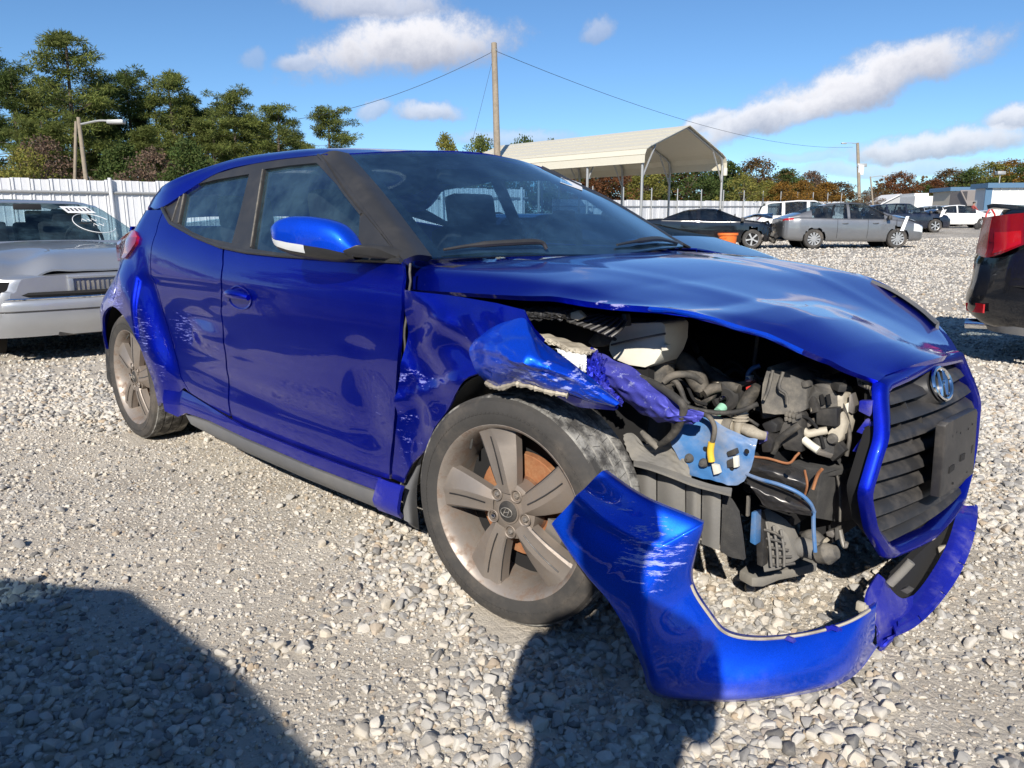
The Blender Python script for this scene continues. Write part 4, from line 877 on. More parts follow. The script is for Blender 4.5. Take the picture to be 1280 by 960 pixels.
# ---- engine bay: shell painted near black as the bay's shade, then the loose pieces
mb = MB(); mb.box((-.42, 0, .56), (.05, 1.30, .72)); mb.build('firewall', M['inner_dark'], CAR)
mb = MB(); mb.box((.10, .1, .30), (.95, 1.0, .03)); mb.build('undertray', M['inner_dark'], CAR)
mb = MB(); mb.box((.12, .16, .52), (.62, .62, .40)); mb.box((.10, .12, .76), (.42, .40, .10)); mb.build('engine_block', M['inner_dark'], CAR, bevel=.02)
mb = MB(); mb.box((.05, .62, .55), (.8, .06, .5)); mb.build('inner_fender', M['inner_dark'], CAR)
mb = MB(); mb.box((.60, .05, .42), (.05, .62, .42)); mb.box((.56, .05, .42), (.04, .60, .44)); mb.build('radiator', M['inner_dark'], CAR)
mb = MB(); mb.box((-.05, -.56, .60), (.60, .03, .42)); mb.build('inner_fender', M['inner_dark'], CAR)
ta = np.linspace(R(-10), R(190), 24)
for sx, sy in ((0, -1), (-2.65, -1), (0, 1), (-2.65, 1)):
    k = .40; P = np.array([[(sx+k*math.cos(a), sy*y, .315+k*.98*math.sin(a)) for a in ta] for y in ((.70 if sx == 0 else .85), .55)])
    if (sx, sy) == (0, -1): P = P[:, 12:]      # the front half is torn away
    shell('wheel_housing', P, M['inner_dark'], .004, CAR, up=(0, 0, -1))
    if (sx, sy) != (0, -1):
        mb = MB(); mb.lathe([(.40, 0), (.001, 0)], (0, 1, 0), (sx, sy*.55, .315), 32); mb.build('wheel_housing', M['inner_dark'], CAR)
def tubep(name, pts, r, m, seg=10, n=28, parent=None, label=None):
    P = [at(p[0], p[1], Y=p[2]) for p in pts]; q = crom(P, n); rr = np.interp(np.linspace(0, 1, n), np.linspace(0, 1, len(np.atleast_1d(r))), np.atleast_1d(r)); return MB().tube(q, rr, seg).build(name, m, parent or CAR, label=label)
# washer bottle
wb = [(762, 424, -.60), (770, 410, -.60), (786, 404, -.60), (828, 402, -.58), (832, 408, -.58), (831, 428, -.58), (826, 443, -.58), (818, 455, -.585), (806, 460, -.59), (786, 457, -.595), (766, 449, -.60), (760, 438, -.60)]
slab('washer_bottle', wb, 0, .11, M['white_plastic'], bevel=.012)
tubep('bottle_seam', [(764, 431, -.607), (790, 425, -.607), (815, 420, -.595), (832, 417, -.585)], .003, M['dusty_plastic'], 6)
slab('bottle_tab', [(826, 431), (833, 431), (834, 438), (827, 439)], -.59, .02, M['white_plastic'], bevel=.002)
slab('bottle_neck', [(733, 428), (742, 417), (754, 414), (770, 418), (772, 427), (752, 434), (740, 434)], -.60, .06, M['dusty_plastic'], bevel=.008)
# broken headlamp carrier and ribbed shield
sheet('lamp_bracket', [[(653, 386, -.72), (672, 383, -.71), (700, 384, -.70), (725, 388, -.69)], [(656, 393, -.74), (676, 392, -.735), (700, 392, -.73), (722, 396, -.70)], [(660, 400, -.73), (680, 399, -.73), (700, 399, -.72), (716, 402, -.70)]], M['trim_black'], wob=.004, up=(0, -.6, 1))
rs = np.array([[(at(712+ (770-712)*t+5*s, 403+(422-403)*t-12*s*(1-.2*t), Y=-.70-.0*t)) for t in np.linspace(0, 1, 25)] for s in (0, .5, 1)])
sheet('ribbed_shield', [[(708, 401, -.715), (735, 410, -.71), (762, 421, -.70)], [(728, 397, -.69), (752, 403, -.685), (776, 413, -.68)], [(748, 393, -.66), (768, 396, -.655), (784, 402, -.65)]], M['black_plastic'], wob=0, up=(0, -.6, 1))
for k in range(7):
    t = k/6; tubep('shield_rib', [(712+52*t, 403.0+18*t, -.716), (730+46*t, 398+14*t, -.694), (750+33*t, 393+8*t, -.664)], .0035, M['trim_black'], 6, 8)
slab('shield_end', [(776, 392), (782, 392), (784, 408), (778, 408)], -.655, .02, M['trim_black'], bevel=.003)
slab('broken_tab', [(713, 391), (722, 388), (730, 396), (722, 401), (713, 398)], -.715, .015, M['cream_plastic'], bevel=.002)
# intake, canister, hoses, harness
cc = at(823, 470, Y=-.50)
MB().lathe([(.001, .055), (.040, .055), (.043, .050), (.043, .040), (.038, .036), (.044, .0), (.050, -.10), (.05, -.2)], (0, .15, 1), cc, 24).build('canister', M['hose_black'], CAR, sharp=30)
tubep('intake_pipe', [(828, 452, -.45), (850, 451, -.45), (864, 462, -.45), (873, 478, -.46), (880, 492, -.47)], [.022, .026, .028, .026, .018], M['hose_black'], 14)
tubep('hose', [(874, 447, -.38), (883, 460, -.38), (893, 471, -.38), (905, 478, -.38), (923, 481, -.38), (946, 474, -.38)], [.008, .012, .014, .012, .008, .008], M['hose_black'])
tubep('hose', [(888, 470, -.40), (900, 476, -.40), (912, 483, -.40), (924, 487, -.40)], [.014, .018, .018, .014], M['hose_black'])
tubep('hose', [(948, 484, -.42), (938, 495, -.42), (930, 508, -.43), (926, 516, -.43)], [.015, .018, .018, .015], M['hose_black'])
tubep('harness', [(793, 469, -.66), (812, 477, -.67), (830, 487, -.68), (845, 498, -.69), (854, 507, -.69), (853, 520, -.68), (846, 536, -.66), (836, 548, -.65), (820, 559, -.64)], [.007, .009, .010, .010, .010, .009, .011, .010, .006], M['hose_black'])
tubep('harness', [(829, 478, -.62), (838, 471, -.61), (850, 468, -.60), (866, 470, -.58), (878, 478, -.56)], [.008, .010, .009, .009, .007], M['hose_black'])
tubep('harness', [(828, 480, -.60), (842, 476, -.60), (850, 485, -.60), (856, 500, -.60), (862, 505, -.60)], [.006, .007, .007, .006, .004], M['hose_black'])
tubep('harness_branch', [(802, 540, -.645), (810, 548, -.65), (822, 560, -.645)], [.006, .009, .008], M['dusty_plastic'])
tubep('wire', [(858, 508, -.62), (875, 513, -.60), (900, 516, -.58), (924, 514, -.57), (947, 505, -.56)], .006, M['hose_black'])
tubep('wire', [(872, 514, -.615), (886, 521, -.615), (893, 533, -.615), (892, 547, -.615), (889, 556, -.615)], .006, M['hose_black'])
tubep('taped_wire', [(889.5, 553, -.618), (888, 565, -.618), (889.5, 577, -.618)], .0085, M['tape_yellow'])
slab('connector', [(889, 580), (896, 582), (899, 592), (892, 594)], -.615, .015, M['white_plastic'], bevel=.002)
slab('connector', [(908, 565), (918, 561), (920, 568), (910, 571)], -.60, .02, M['black_plastic'], bevel=.002); slab('connector', [(908, 576), (915, 573), (917, 584), (909, 585)], -.60, .02, M['black_plastic'], bevel=.002)
slab('connector', [(916, 571), (921, 570), (922, 584), (917, 585)], -.602, .012, M['white_plastic'], bevel=.001)
pc = at(905, 498, Y=-.42); MB().lathe([(.001, -.008), (.011, -.008), (.012, 0), (.026, 0), (.036, .006), (.038, .012), (.036, .02), (.039, .026), (.036, .032), (.039, .04), (.036, .05), (.039, .06), (.037, .08)], (-.25, 1, .05), pc, 28).build('pulley', M['rubber'], CAR, sharp=25)
MB().lathe([(.001, -.010), (.010, -.009), (.011, 0)], (-.25, 1, .05), pc, 18).build('pulley_nut', M['chrome'], CAR)
gc = at(900.5, 512, Y=-.45); MB().lathe([(.001, -.012), (.012, -.012), (.013, .012)], (0, 1, .4), gc, 16).build('service_cap', M['cap_green'], CAR)
tubep('coolant_pipe', [(880, 517, -.56), (893, 526, -.55), (906, 531, -.55), (918, 533, -.55)], [.010, .015, .016, .016], M['cream_plastic'], 12)
tubep('coolant_pipe', [(930, 536, -.55), (938, 539, -.55), (947, 543, -.55), (957, 545, -.54)], [.014, .016, .013, .010], M['cream_plastic'], 12)
tubep('coolant_pipe', [(925, 513, -.54), (925, 525, -.545), (922, 545, -.55)], [.017, .016, .010], M['cream_plastic'], 12)
for y_ in (517, 521, 525): c = at(925, y_, Y=-.543); MB().lathe([(.016, -.003), (.021, 0), (.016, .003)], (0, 0, 1), c, 18).build('pipe_ring', M['cream_plastic'], CAR)
tubep('pipe_clamp', [(906, 531, -.553), (916, 533, -.553)], .019, M['dusty_plastic'], 12, 4)
tubep('vacuum_line', [(935, 476, -.40), (935, 468, -.39), (940, 461, -.38), (950, 457, -.37)], .006, M['inner_blue'])
slab('wire_sleeve', [(932, 470), (938, 470), (938, 477), (932, 477)], -.40, .02, M['white_plastic'], bevel=.001); slab('relay', [(932, 484), (938, 482), (939, 490), (933, 492)], -.41, .03, M['red_plastic'], bevel=.002)
slab('bracket', [(888, 482), (897, 477), (902, 484), (896, 490), (889, 489)], -.42, .03, M['cream_plastic'], bevel=.003)
for a in (((868, 505), (878, 500), (892, 494), (890, 499), (876, 509)), ((866, 497), (872, 503), (880, 512), (876, 514), (868, 504))): slab('belt_cover', a, -.50, .02, M['hose_black'], bevel=.003)
tubep('hose', [(832, 436, -.30), (846, 420, -.28), (862, 424, -.28), (872, 440, -.30)], .008, M['hose_black']); tubep('hose', [(905, 470, -.30), (918, 462, -.28), (930, 468, -.28)], .006, M['hose_black'])
tubep('heater_hose', [(880, 492, -.48), (890, 486, -.46), (902, 484, -.45)], [.012, .014, .012], M['hose_black']); tubep('wire', [(842, 470, -.55), (858, 482, -.54), (868, 500, -.53), (884, 506, -.52)], .004, M['inner_dark'])
tubep('wire', [(920, 520, -.53), (935, 524, -.53), (948, 532, -.53)], .004, M['hose_black']); tubep('wire', [(1000, 520, -.44), (1012, 524, -.42), (1024, 540, -.41), (1030, 560, -.41)], .004, M['inner_dark']); tubep('wire', [(1050, 500, -.37), (1058, 520, -.36), (1062, 545, -.36), (1058, 570, -.37)], .005, M['hose_black'])
_rb = np.random.default_rng(91)
for k in range(64):
    px_, py_ = _rb.uniform(842, 1060), _rb.uniform(478, 566)
    if py_ < 476+.0*px_ or (px_ < 950 and py_ > 518): continue
    c_ = at(px_, py_, Y=-.34-.06*_rb.random()); MB().box(c_, _rb.uniform(.012, .045, 3), rot=Matrix.Rotation(_rb.random()*3, 3, 'Y') @ Matrix.Rotation(_rb.random()*3, 3, 'X')).build(('bracket', 'bolt_boss', 'clip', 'connector')[k % 4], M[('hose_black', 'black_plastic', 'steel_black', 'dusty_plastic', 'inner_dark', 'steel_dull')[k % 6]], CAR, bevel=.003)
for k in range(10):
    p0 = at(_rb.uniform(850, 960), _rb.uniform(450, 510), Y=-.33); q_ = [p0+np.array([.05*i+_rb.normal(0, .02), _rb.normal(0, .02), _rb.normal(0, .03)]) for i in range(5)]; MB().tube(crom(q_, 16), _rb.uniform(.003, .008), 6).build('wire', M[('hose_black', 'inner_dark', 'dusty_plastic')[k % 3]], CAR)
# black air box
bx = [(959, 459, -.46), (962, 458, -.46), (968, 463, -.46), (979, 464, -.46), (993, 471, -.44), (1007, 478, -.42), (1009, 484, -.42), (1008, 512, -.42), (1003, 514, -.43), (985, 519, -.45), (968, 518, -.47), (953, 517, -.48), (951, 500, -.48), (953, 480, -.475)]
ab = slab('air_box', bx, 0, .14, M['dusty_plastic'], bevel=.008)
tubep('box_ridge', [(966, 463, -.475), (961, 485, -.49), (955, 500, -.495)], .004, M['dusty_plastic'], 6, parent=ab); tubep('box_ridge', [(979, 465, -.47), (974, 484, -.482), (982, 492, -.475), (984, 505, -.47)], .004, M['dusty_plastic'], 6, parent=ab)
slab('box_clasp', [(1001, 477), (1009, 476), (1010, 484), (1003, 485)], -.43, .03, M['dusty_plastic'], parent=ab, bevel=.003)
slab('bracket', [(981, 523, -.47), (995, 515, -.45), (1000, 522, -.45), (1003, 545, -.44), (1002, 566, -.44), (980, 562, -.46), (972, 545, -.48)], 0, .05, M['black_plastic'], bevel=.005)
for k in range(7):
    a, b = 980+(k % 4)*4.6, 516+(k//4)*6+(k % 4)*1.2; slab('rubble_clip', [(a, b), (a+3.5, b-1.5), (a+4.5, b+4), (a+1, b+5)], -.475, .02, M['dusty_plastic'], bevel=.001)
slab('lamp_motor', [(951, 530), (964, 525), (972, 531), (970, 541), (958, 542)], -.50, .05, M['black_plastic'], bevel=.006); slab('lamp_motor', [(950, 541, -.52), (960, 543, -.52), (967, 552, -.52), (963, 566, -.52), (952, 566, -.52)], 0, .06, M['steel_black'], bevel=.006); slab('dust_boot', [(946, 540), (956, 541), (957, 552), (948, 556)], -.53, .02, M['paint_apron'], bevel=.004)
tubep('loom', [(966, 566, -.50), (972, 552, -.50), (985, 541, -.50), (1000, 531, -.49)], .009, M['hose_black'])
# slotted reservoir and beige pump body
slab('slotted_module', [(1019, 493, -.40), (1022, 490, -.40), (1044, 489, -.38), (1047, 497, -.38), (1046, 534, -.38), (1035, 536, -.39), (1019, 531, -.40)], 0, .10, M['dusty_plastic'], bevel=.005)
for a in (1024, 1032): slab('module_slot', [(a, 494), (a+3, 493), (a+5.5, 506), (a+2.5, 507)], -.405, .012, M['inner_dark'], bevel=.001)
slab('module_body', [(1020, 512), (1046, 510), (1046, 534), (1020, 531)], -.408, .03, M['black_plastic'], bevel=.004)
c = at(1034, 484, Y=-.36); MB().lathe([(.001, .018), (.032, .018), (.035, .014), (.030, .008), (.034, 0), (.03, -.02)], (.1, .2, 1), c, 24).build('filler_cap', M['dusty_plastic'], CAR, sharp=30)
tubep('module_pipe', [(1009, 480, -.38), (1020, 479, -.36), (1030, 479, -.36)], .008, M['dusty_plastic'])
slab('module_clip', [(1011, 500), (1017, 498), (1019, 514), (1013, 516)], -.41, .03, M['cream_plastic'], bevel=.003); slab('module_clip', [(1046, 493, -.38), (1054, 494, -.37), (1054, 511, -.37), (1047, 511, -.38)], 0, .05, M['cream_plastic'], bevel=.004)
slab('module_clip', [(1056, 505), (1061, 503), (1060, 516), (1057, 517)], -.36, .03, M['white_plastic'], bevel=.002); slab('pump_arm', [(1061, 494, -.36), (1064, 492, -.36), (1068, 506, -.35), (1066, 518, -.35), (1060, 515, -.36)], 0, .03, M['steel_dull'], bevel=.003)
slab('pump_body', [(1033, 541, -.40), (1040, 535, -.40), (1048, 533, -.39), (1049, 515, -.39), (1055, 520, -.38), (1058, 530, -.38), (1054, 545, -.38), (1049, 554, -.39), (1040, 553, -.40)], 0, .06, M['cream_plastic'], bevel=.006)
c = at(1040, 549, Y=-.405); MB().lathe([(.001, -.004), (.010, -.004), (.014, .004)], (0, 1, 0), c, 16).build('pump_port', M['dusty_plastic'], CAR)
tubep('coolant_pipe', [(1004, 538, -.42), (1010, 542, -.42), (1022, 540, -.41), (1034, 538, -.40)], .010, M['cream_plastic'], 10); tubep('coolant_pipe', [(1004, 549, -.43), (1014, 557, -.43), (1023, 563, -.43)], .010, M['white_plastic'], 10)
slab('bolt_boss', [(1005, 527), (1013, 524), (1016, 531), (1010, 535), (1005, 533)], -.41, .03, M['steel_dull'], bevel=.004)
tubep('lower_hose', [(1030, 545, -.38), (1030, 556, -.38), (1030, 566, -.38)], .028, M['foam_black'], 14)
# bonnet latch and mounting tabs of the grille
slab('latch', [(1069, 467, -.33), (1082, 469, -.32), (1097, 480, -.31), (1096, 489, -.31), (1084, 488, -.32), (1072, 482, -.33)], 0, .05, M['steel_dull'], bevel=.003)
for k in range(6): a, b = 1072+k*3.6, 476+k*1.8; slab('latch_tooth', [(a, b), (a+2.2, b+.6), (a+2.4, b+5), (a+.4, b+4.5)], -.335, .01, M['dusty_plastic'], bevel=.0006)
slab('latch_arm', [(1068, 468, -.34), (1072, 467, -.34), (1096, 478, -.32), (1097, 481, -.32)], 0, .02, M['aluminium'], bevel=.001); slab('latch_hook', [(1086, 488), (1094, 487), (1092, 496), (1088, 495)], -.33, .015, M['aluminium'], bevel=.001)
for T in ([(1074, 501), (1090, 501), (1090, 516), (1087, 521), (1073, 514)], [(1082, 524), (1087, 525), (1086, 532), (1079, 535), (1084, 540), (1084, 545), (1070, 540)], [(1076, 548), (1082, 547), (1081, 569), (1065, 564)], [(1087, 527), (1094, 527), (1092, 537), (1086, 536)], [(1079, 560), (1086, 560), (1085, 570), (1080, 569)]): slab('mount_tab', T, -.37, .018, M['paint_dusty'], bevel=.002)
# folded black bracket of the crash structure and its blue cable
sheet('crash_bracket', [[(938, 571, -.53), (960, 574, -.52), (985, 581, -.51), (1006, 588, -.50)], [(934, 582, -.56), (958, 588, -.56), (982, 596, -.55), (1008, 606, -.53)], [(930, 592, -.55), (955, 602, -.54), (980, 612, -.53), (1008, 622, -.51)]], M['steel_black'], .004, wob=.0008)
sheet('crash_bracket', [[(930, 593, -.555), (956, 603, -.545), (982, 614, -.535), (1013, 630, -.51)], [(937, 606, -.59), (960, 618, -.58), (985, 628, -.565), (1014, 638, -.53)], [(948, 622, -.58), (958, 634, -.57), (985, 640, -.555), (1012, 645, -.52)]], M['steel_black'], .004, wob=.0008)
tubep('rusty_edge', [(938, 570.5, -.535), (960, 573, -.53), (985, 579, -.52), (995, 570, -.50), (999, 566, -.49)], .003, M['rust'], 6); tubep('rusty_edge', [(1006, 588, -.505), (1009, 606, -.53), (1005, 622, -.515)], .0028, M['rust'], 6)
tubep('rusty_edge', [(1016, 612, -.49), (1022, 594, -.48), (1028, 586, -.48)], .004, M['rust'], 6)
tubep('cable', [(929, 591, -.575), (950, 599, -.585), (975, 606, -.585), (998, 616, -.57), (1012, 628, -.55), (1018, 640, -.53)], .0045, M['inner_blue'], 8); tubep('cable', [(1017, 640, -.50), (1017, 660, -.50), (1019, 690, -.50)], .005, M['inner_blue'], 8)
c = at(931, 588, Y=-.57); MB().lathe([(.001, -.008), (.011, -.006), (.012, .004)], (0, 1, 0), c, 14).build('bolt_head', M['chrome'], CAR)
for q in ((986, 590), (987, 623)): c = at(*q, Y=-.566); MB().lathe([(.007, -.004), (.0001, -.0042)], (0, 1, 0), c, 14).build('punched_hole', M['inner_dark'], CAR)
# absorber block ahead of the crash beam
fb = MB(); top = [at(1000, 573, X=.56), at(1063, 553, X=.60), at(1079, 577, X=.66), at(1027, 590, X=.655)]; bot = [p+np.array([0, 0, -.14]) for p in top]
fr = [at(1027, 591, X=.66), at(1045, 588, X=.672), at(1079, 579, X=.665), at(1081, 600, X=.66), at(1074, 622, X=.66), at(1081, 640, X=.655), at(1070, 650, X=.65), at(1049, 653, X=.655), at(1019, 648, X=.64), at(1022, 620, X=.65)]
FB = MB().prism(fr, (-.10, .03, 0)).build('crash_foam', M['foam_black'], CAR, bevel=.006, recalc=True)
MB().prism([at(996, 570, X=.54), at(1030, 563, X=.56), at(1062, 552, X=.60), at(1080, 576, X=.668), at(1050, 588, X=.672), at(1026, 590, X=.655), at(1004, 582, X=.58)], (0, 0, -.014)).build('foam_cover', M['foam_black'], CAR, bevel=.004, recalc=True)
tubep('foam_ridge', [(1045, 589, -.36), (1050, 615, -.355), (1050, 652, -.36)], .003, M['dusty_plastic'], 6)
mb = MB(); mb.box((.52, .0, .44), (.06, 1.0, .10)); mb.build('crash_beam', M['inner_dark'], CAR, bevel=.01)
# under the bay: carrier leg, foot, arms
slab('carrier_leg', [(947, 641, -.47), (962, 650, -.46), (972, 656, -.45), (983, 668, -.44), (988, 680, -.44), (996, 700, -.43), (975, 712, -.44), (955, 716, -.46), (950, 690, -.47)], 0, .05, M['liner_grey'], bevel=.004)
for k in range(5): tubep('leg_rib', [(955+k*2, 662+k*11, -.482+.006*k), (968+k*3, 666+k*10, -.474+.006*k), (978+k*4, 672+k*8, -.460+.006*k)], .0035, M['dusty_plastic'], 6, 8)
for k in range(3): tubep('leg_rib', [(958+k*9, 652+k*5, -.475+.008*k), (962+k*9, 680+k*4, -.475+.008*k), (964+k*8, 708, -.470+.008*k)], .0035, M['liner_grey'], 6, 8)
slab('carrier_spine', [(944, 640), (949, 643), (955, 670), (953, 709), (946, 706), (945, 680)], -.49, .03, M['black_plastic'], bevel=.003)
slab('support_leg', [(939, 640), (945, 640), (944, 682), (937, 678)], -.52, .03, M['inner_blue'], bevel=.003); slab('support_leg', [(933, 620), (936, 620), (935, 646), (932, 645)], -.54, .01, M['dusty_plastic'], bevel=.001)
MB().prism([at(q[0], q[1], Z=.115) for q in ((924, 713), (940, 700), (962, 702), (985, 694), (1005, 690), (1022, 703), (1000, 709), (975, 714), (955, 722), (940, 722))], (0, 0, -.028)).build('carrier_foot', M['liner_grey'], CAR, bevel=.006, recalc=True)
for k in range(8): a = 972+k*4.6; b = 700-k*1.6; MB().prism([at(q[0], q[1], Z=.122) for q in ((a, b), (a+2.6, b-.8), (a+4.2, b+5), (a+1.6, b+6))], (0, 0, -.02)).build('foot_rib', M['dusty_plastic'], CAR, recalc=True)
tubep('lower_arm', [(985, 690, -.40), (1002, 684, -.40), (1020, 690, -.40), (1028, 698, -.40)], [.022, .026, .024, .02], M['liner_grey'], 12); tubep('bushing', [(1022, 694, -.42), (1034, 692, -.42), (1046, 690, -.42)], [.02, .028, .016], M['dusty_plastic'], 12)
tubep('bushing', [(1001, 678, -.36), (1014, 673, -.36), (1026, 680, -.36)], [.016, .024, .02], M['dusty_plastic'], 12)
tubep('hook', [(1050, 662, -.33), (1053, 676, -.33), (1056, 683, -.33), (1058, 678, -.33)], .006, M['aluminium'], 8); slab('bracket', [(1032, 665), (1040, 663), (1043, 668), (1041, 673), (1033, 670)], -.34, .03, M['steel_dull'], bevel=.003); slab('bracket', [(1043, 660), (1048, 659), (1048, 674), (1044, 676)], -.34, .02, M['dusty_plastic'], bevel=.002)
slab('bracket', [(1024, 676), (1030, 674), (1034, 678), (1031, 680), (1024, 678)], -.35, .02, M['cream_plastic'], bevel=.003)
# grey mud flap behind the front wheel
sheet('mud_flap', [[(508, 602, -.835), (516, 590, -.83), (528, 568, -.83)], [(504, 625, -.845), (512, 622, -.83), (521, 615, -.80)], [(505, 650, -.845), (514, 655, -.83), (524, 662, -.78)]], M['skirt_grey'], .012, 16, 12, up=(0, -1, 0))
# rear mud guard behind the rear wheel
MB().prism([(-3.00, -.86, .20), (-2.985, -.86, .40), (-3.03, -.86, .42), (-3.06, -.86, .24)], (0, .2, 0)).build('mud_flap', M['black_plastic'], CAR, bevel=.006, recalc=True)
# ---- grille
GT, GB, GM = .333, .318, .49
def nose(y, z):  # X of the face: bowed across, leaning
    return .808-.15*np.asarray(y)**2-.052*sstep(.52, .70, z)
ROLLZ = lambda y, z: z-y*np.interp(z, [.2, .24, .40, .67], [.05, .058, .094, .015])
def G(y, z): y = np.asarray(y, float); z = np.asarray(z, float); return np.stack([nose(y, z), y, ROLLZ(y, z)], -1)
hexo = [(-.333, .680), (0, .702), (.333, .680), (.425, .52), (.468, .40), (.42, .31), (.315, .222), (0, .200), (-.315, .222), (-.42, .31), (-.468, .40), (-.425, .52)]
hexi = [(-.298, .648), (0, .664), (.298, .648), (.392, .515), (.436, .402), (.392, .322), (.292, .254), (0, .233), (-.292, .254), (-.392, .322), (-.436, .402), (-.392, .515)]
def roundp(P, n=90): return crom(np.array(P, float), n, True)*.0+np.array([tuple(p) for p in _rp(P, n)])
def _rp(P, n):
    P = np.array(P, float); Q = dens(P, .012); k = 5; w_ = np.hanning(k+2)[1:-1]; w_ /= w_.sum()
    return np.stack([sum(w_[i]*np.roll(Q[:, c], i-k//2) for i in range(k)) for c in (0, 1)], 1)
ho, hi_ = _rp(hexo, 0), _rp(hexi, 0)
# frame as a rounded bar section swept between outer and inner outlines
def match(A, B, n=140):
    def res(C):
        C = np.vstack([C, C[:1]]); s = np.r_[0, np.cumsum(np.linalg.norm(np.diff(C, axis=0), axis=1))]; t = np.linspace(0, s[-1], n, endpoint=False); return np.stack([np.interp(t, s, C[:, 0]), np.interp(t, s, C[:, 1])], 1)
    return res(A), res(B)
fo_, fi_ = match(ho, hi_)
ring = []
for f, ox in ((0, -.020), (.0, -.006), (.15, .004), (.45, .008), (.80, .002), (1.0, -.014), (1.0, -.03)): q = fo_*(1-f)+fi_*f; p = G(q[:, 0], q[:, 1]); p[:, 0] += ox; ring.append(p)
frame = MB().grid(np.array(ring).transpose(1, 0, 2)[np.r_[0:140, 0]]).build('grille_frame', M['paint'], CAR, sharp=45, recalc=True)
# dark strip in place of the shaded gap beside the frame, backing, slats
sh_ = []
for f, ox in ((.55, -.012), (.75, -.045), (.95, -.06)): q = fo_*(1-f)+fi_*f; p = G(q[:, 0], q[:, 1]); p[:, 0] += ox; sh_.append(p)
MB().grid(np.array(sh_).transpose(1, 0, 2)[np.r_[0:140, 0]]).build('shade_strip', M['inner_dark'], CAR, sharp=45)
bk = G(fi_[:, 0]*.97, .45+(fi_[:, 1]-.45)*.97); bk[:, 0] -= .058; MB().raw(np.vstack([bk, bk.mean(0)]), [(i, (i+1) % 140, 140) for i in range(140)]).build('grille_back', M['inner_dark'], CAR)
def yw(z): # inner half width at height
    zs = [.243, .254, .322, .402, .515, .648, .664]; ws = [.20, .292, .392, .436, .392, .298, .20]; return float(np.interp(z, zs, ws))
for z, top_ in ((.615, .645), (.570, .600), (.523, .555), (.475, .508), (.428, .460), (.383, .414), (.340, .370), (.300, .328), (.266, .290)):
    w_ = yw((z+top_)/2)-.004; ys = np.linspace(-w_, w_, 33)
    if z > .50: ys = ys
    lo = G(ys, np.full(33, z)); hi2 = G(ys, np.full(33, top_)); lo[:, 0] -= .006; hi2[:, 0] -= .040; md = (lo+hi2)/2; md[:, 0] += .010; lo2 = lo.copy(); lo2[:, 0] -= .05; lo2[:, 2] -= .002
    lo2 = lo.copy(); lo2[:, 0] -= .03; lo2[:, 2] -= .002
    shell('grille_slat', np.stack([hi2, md, lo, lo2], 0), M['grille_plastic'], .003, CAR, up=(1, 0, .5))
for y, z0, z1 in ((-.2, .57, .61), (-.2, .475, .52), (-.13, .523, .56), (-.26, .523, .56), (.1, .475, .52)):
    p = G(np.array([y, y, y+.02]), np.array([z0-.005, z1, z0-.005])); p[:, 0] -= .02; MB().prism(p, (-.02, 0, 0)).build('grille_fin', M['grille_plastic'], CAR, recalc=True)
# boss and oval emblem
bc = G(0., .628)+np.array([-.002, 0, 0]); nx = np.array([1, 0, .42]); nx /= np.linalg.norm(nx); ey = np.cross(nx, [0, 1, 0]); ey = ey if ey[2] > 0 else -ey
P = []
for f, dpt in ((1.9, -.05), (1.5, -.035), (1.15, -.012), (1.05, .0), (.2, .002)): P.append([bc+np.array([0, 1, 0])*.072*f*math.cos(q)+ey*.046*f*math.sin(q)+nx*dpt for q in np.arange(40)*2*math.pi/40])
MB().grid(np.array(P), wrap=True).build('emblem_boss', M['grille_plastic'], CAR, recalc=True)
eb = MB(); emblem(eb, bc+nx*.010, (0, 1, 0), ey, nx, .066, .042, .0062, depth=.004); EM = eb.build('emblem', M['chrome'], CAR)
P = [[bc+np.array([0, 1, 0])*.064*f*math.cos(q)+ey*.040*f*math.sin(q)+nx*h for q in np.arange(36)*2*math.pi/36] for f, h in ((1, .004), (.6, .0065), (.02, .007))]; MB().grid(np.array(P), wrap=True).build('emblem_plate', M['trim_black'], EM, recalc=True)
# number plate bracket on the far lower half
pb = [at(1182, 533, X=.855), at(1187, 528, X=.86), at(1221, 511, X=.835), at(1222.5, 515, X=.835), at(1217, 592, X=.835), at(1181, 621, X=.85), at(1174, 622, X=.845)]
nP = np.cross(pb[2]-pb[0], pb[5]-pb[0]); nP /= np.linalg.norm(nP); nP = nP if nP[0] > 0 else -nP
PB = MB().prism([p for p in pb], -nP*.022).build('plate_bracket', M['grille_plastic'], CAR, bevel=.004, recalc=True)
def onplate(px, py, k=.002): v = ray(px, py); t = ((pb[0]-CAM) @ nP)/(v @ nP); return CAM+t*v+nP*k
for q in ([(1187, 584), (1193, 580), (1192, 587), (1186, 592)], [(1201, 569), (1206, 566), (1205, 574), (1200, 577)], [(1214, 557), (1218, 554), (1217, 564), (1213, 567)]): MB().prism([onplate(*p, .0015) for p in q], -nP*.004).build('plate_slot', M['inner_dark'], PB, recalc=True)
for q in ((1190, 545), (1200, 541), (1215, 530), (1191, 604), (1208, 590), (1195, 540), (1210, 536)): MB().lathe([(.0001, .001), (.0032, .001), (.0036, -.002)], nP, onplate(*q, .001), 10).build('plate_stud', M['inner_dark'], PB)
# far headlamp sliver
hl = surf(np.array([[at(1090, 350, Y=.66), at(1118, 362, Y=.62), at(1150, 383, Y=.56), at(1172, 402, Y=.48)], [at(1092, 353, Y=.70), at(1120, 366, Y=.66), at(1152, 388, Y=.60), at(1174, 407, Y=.50)], [(.38, .72, .74), (.50, .66, .68), (.57, .58, .63), (.62, .50, .60)]]), 10, 24); shell('head_lamp', hl, M['skirt_grey'], .01, CAR, up=(.3, .6, .5))
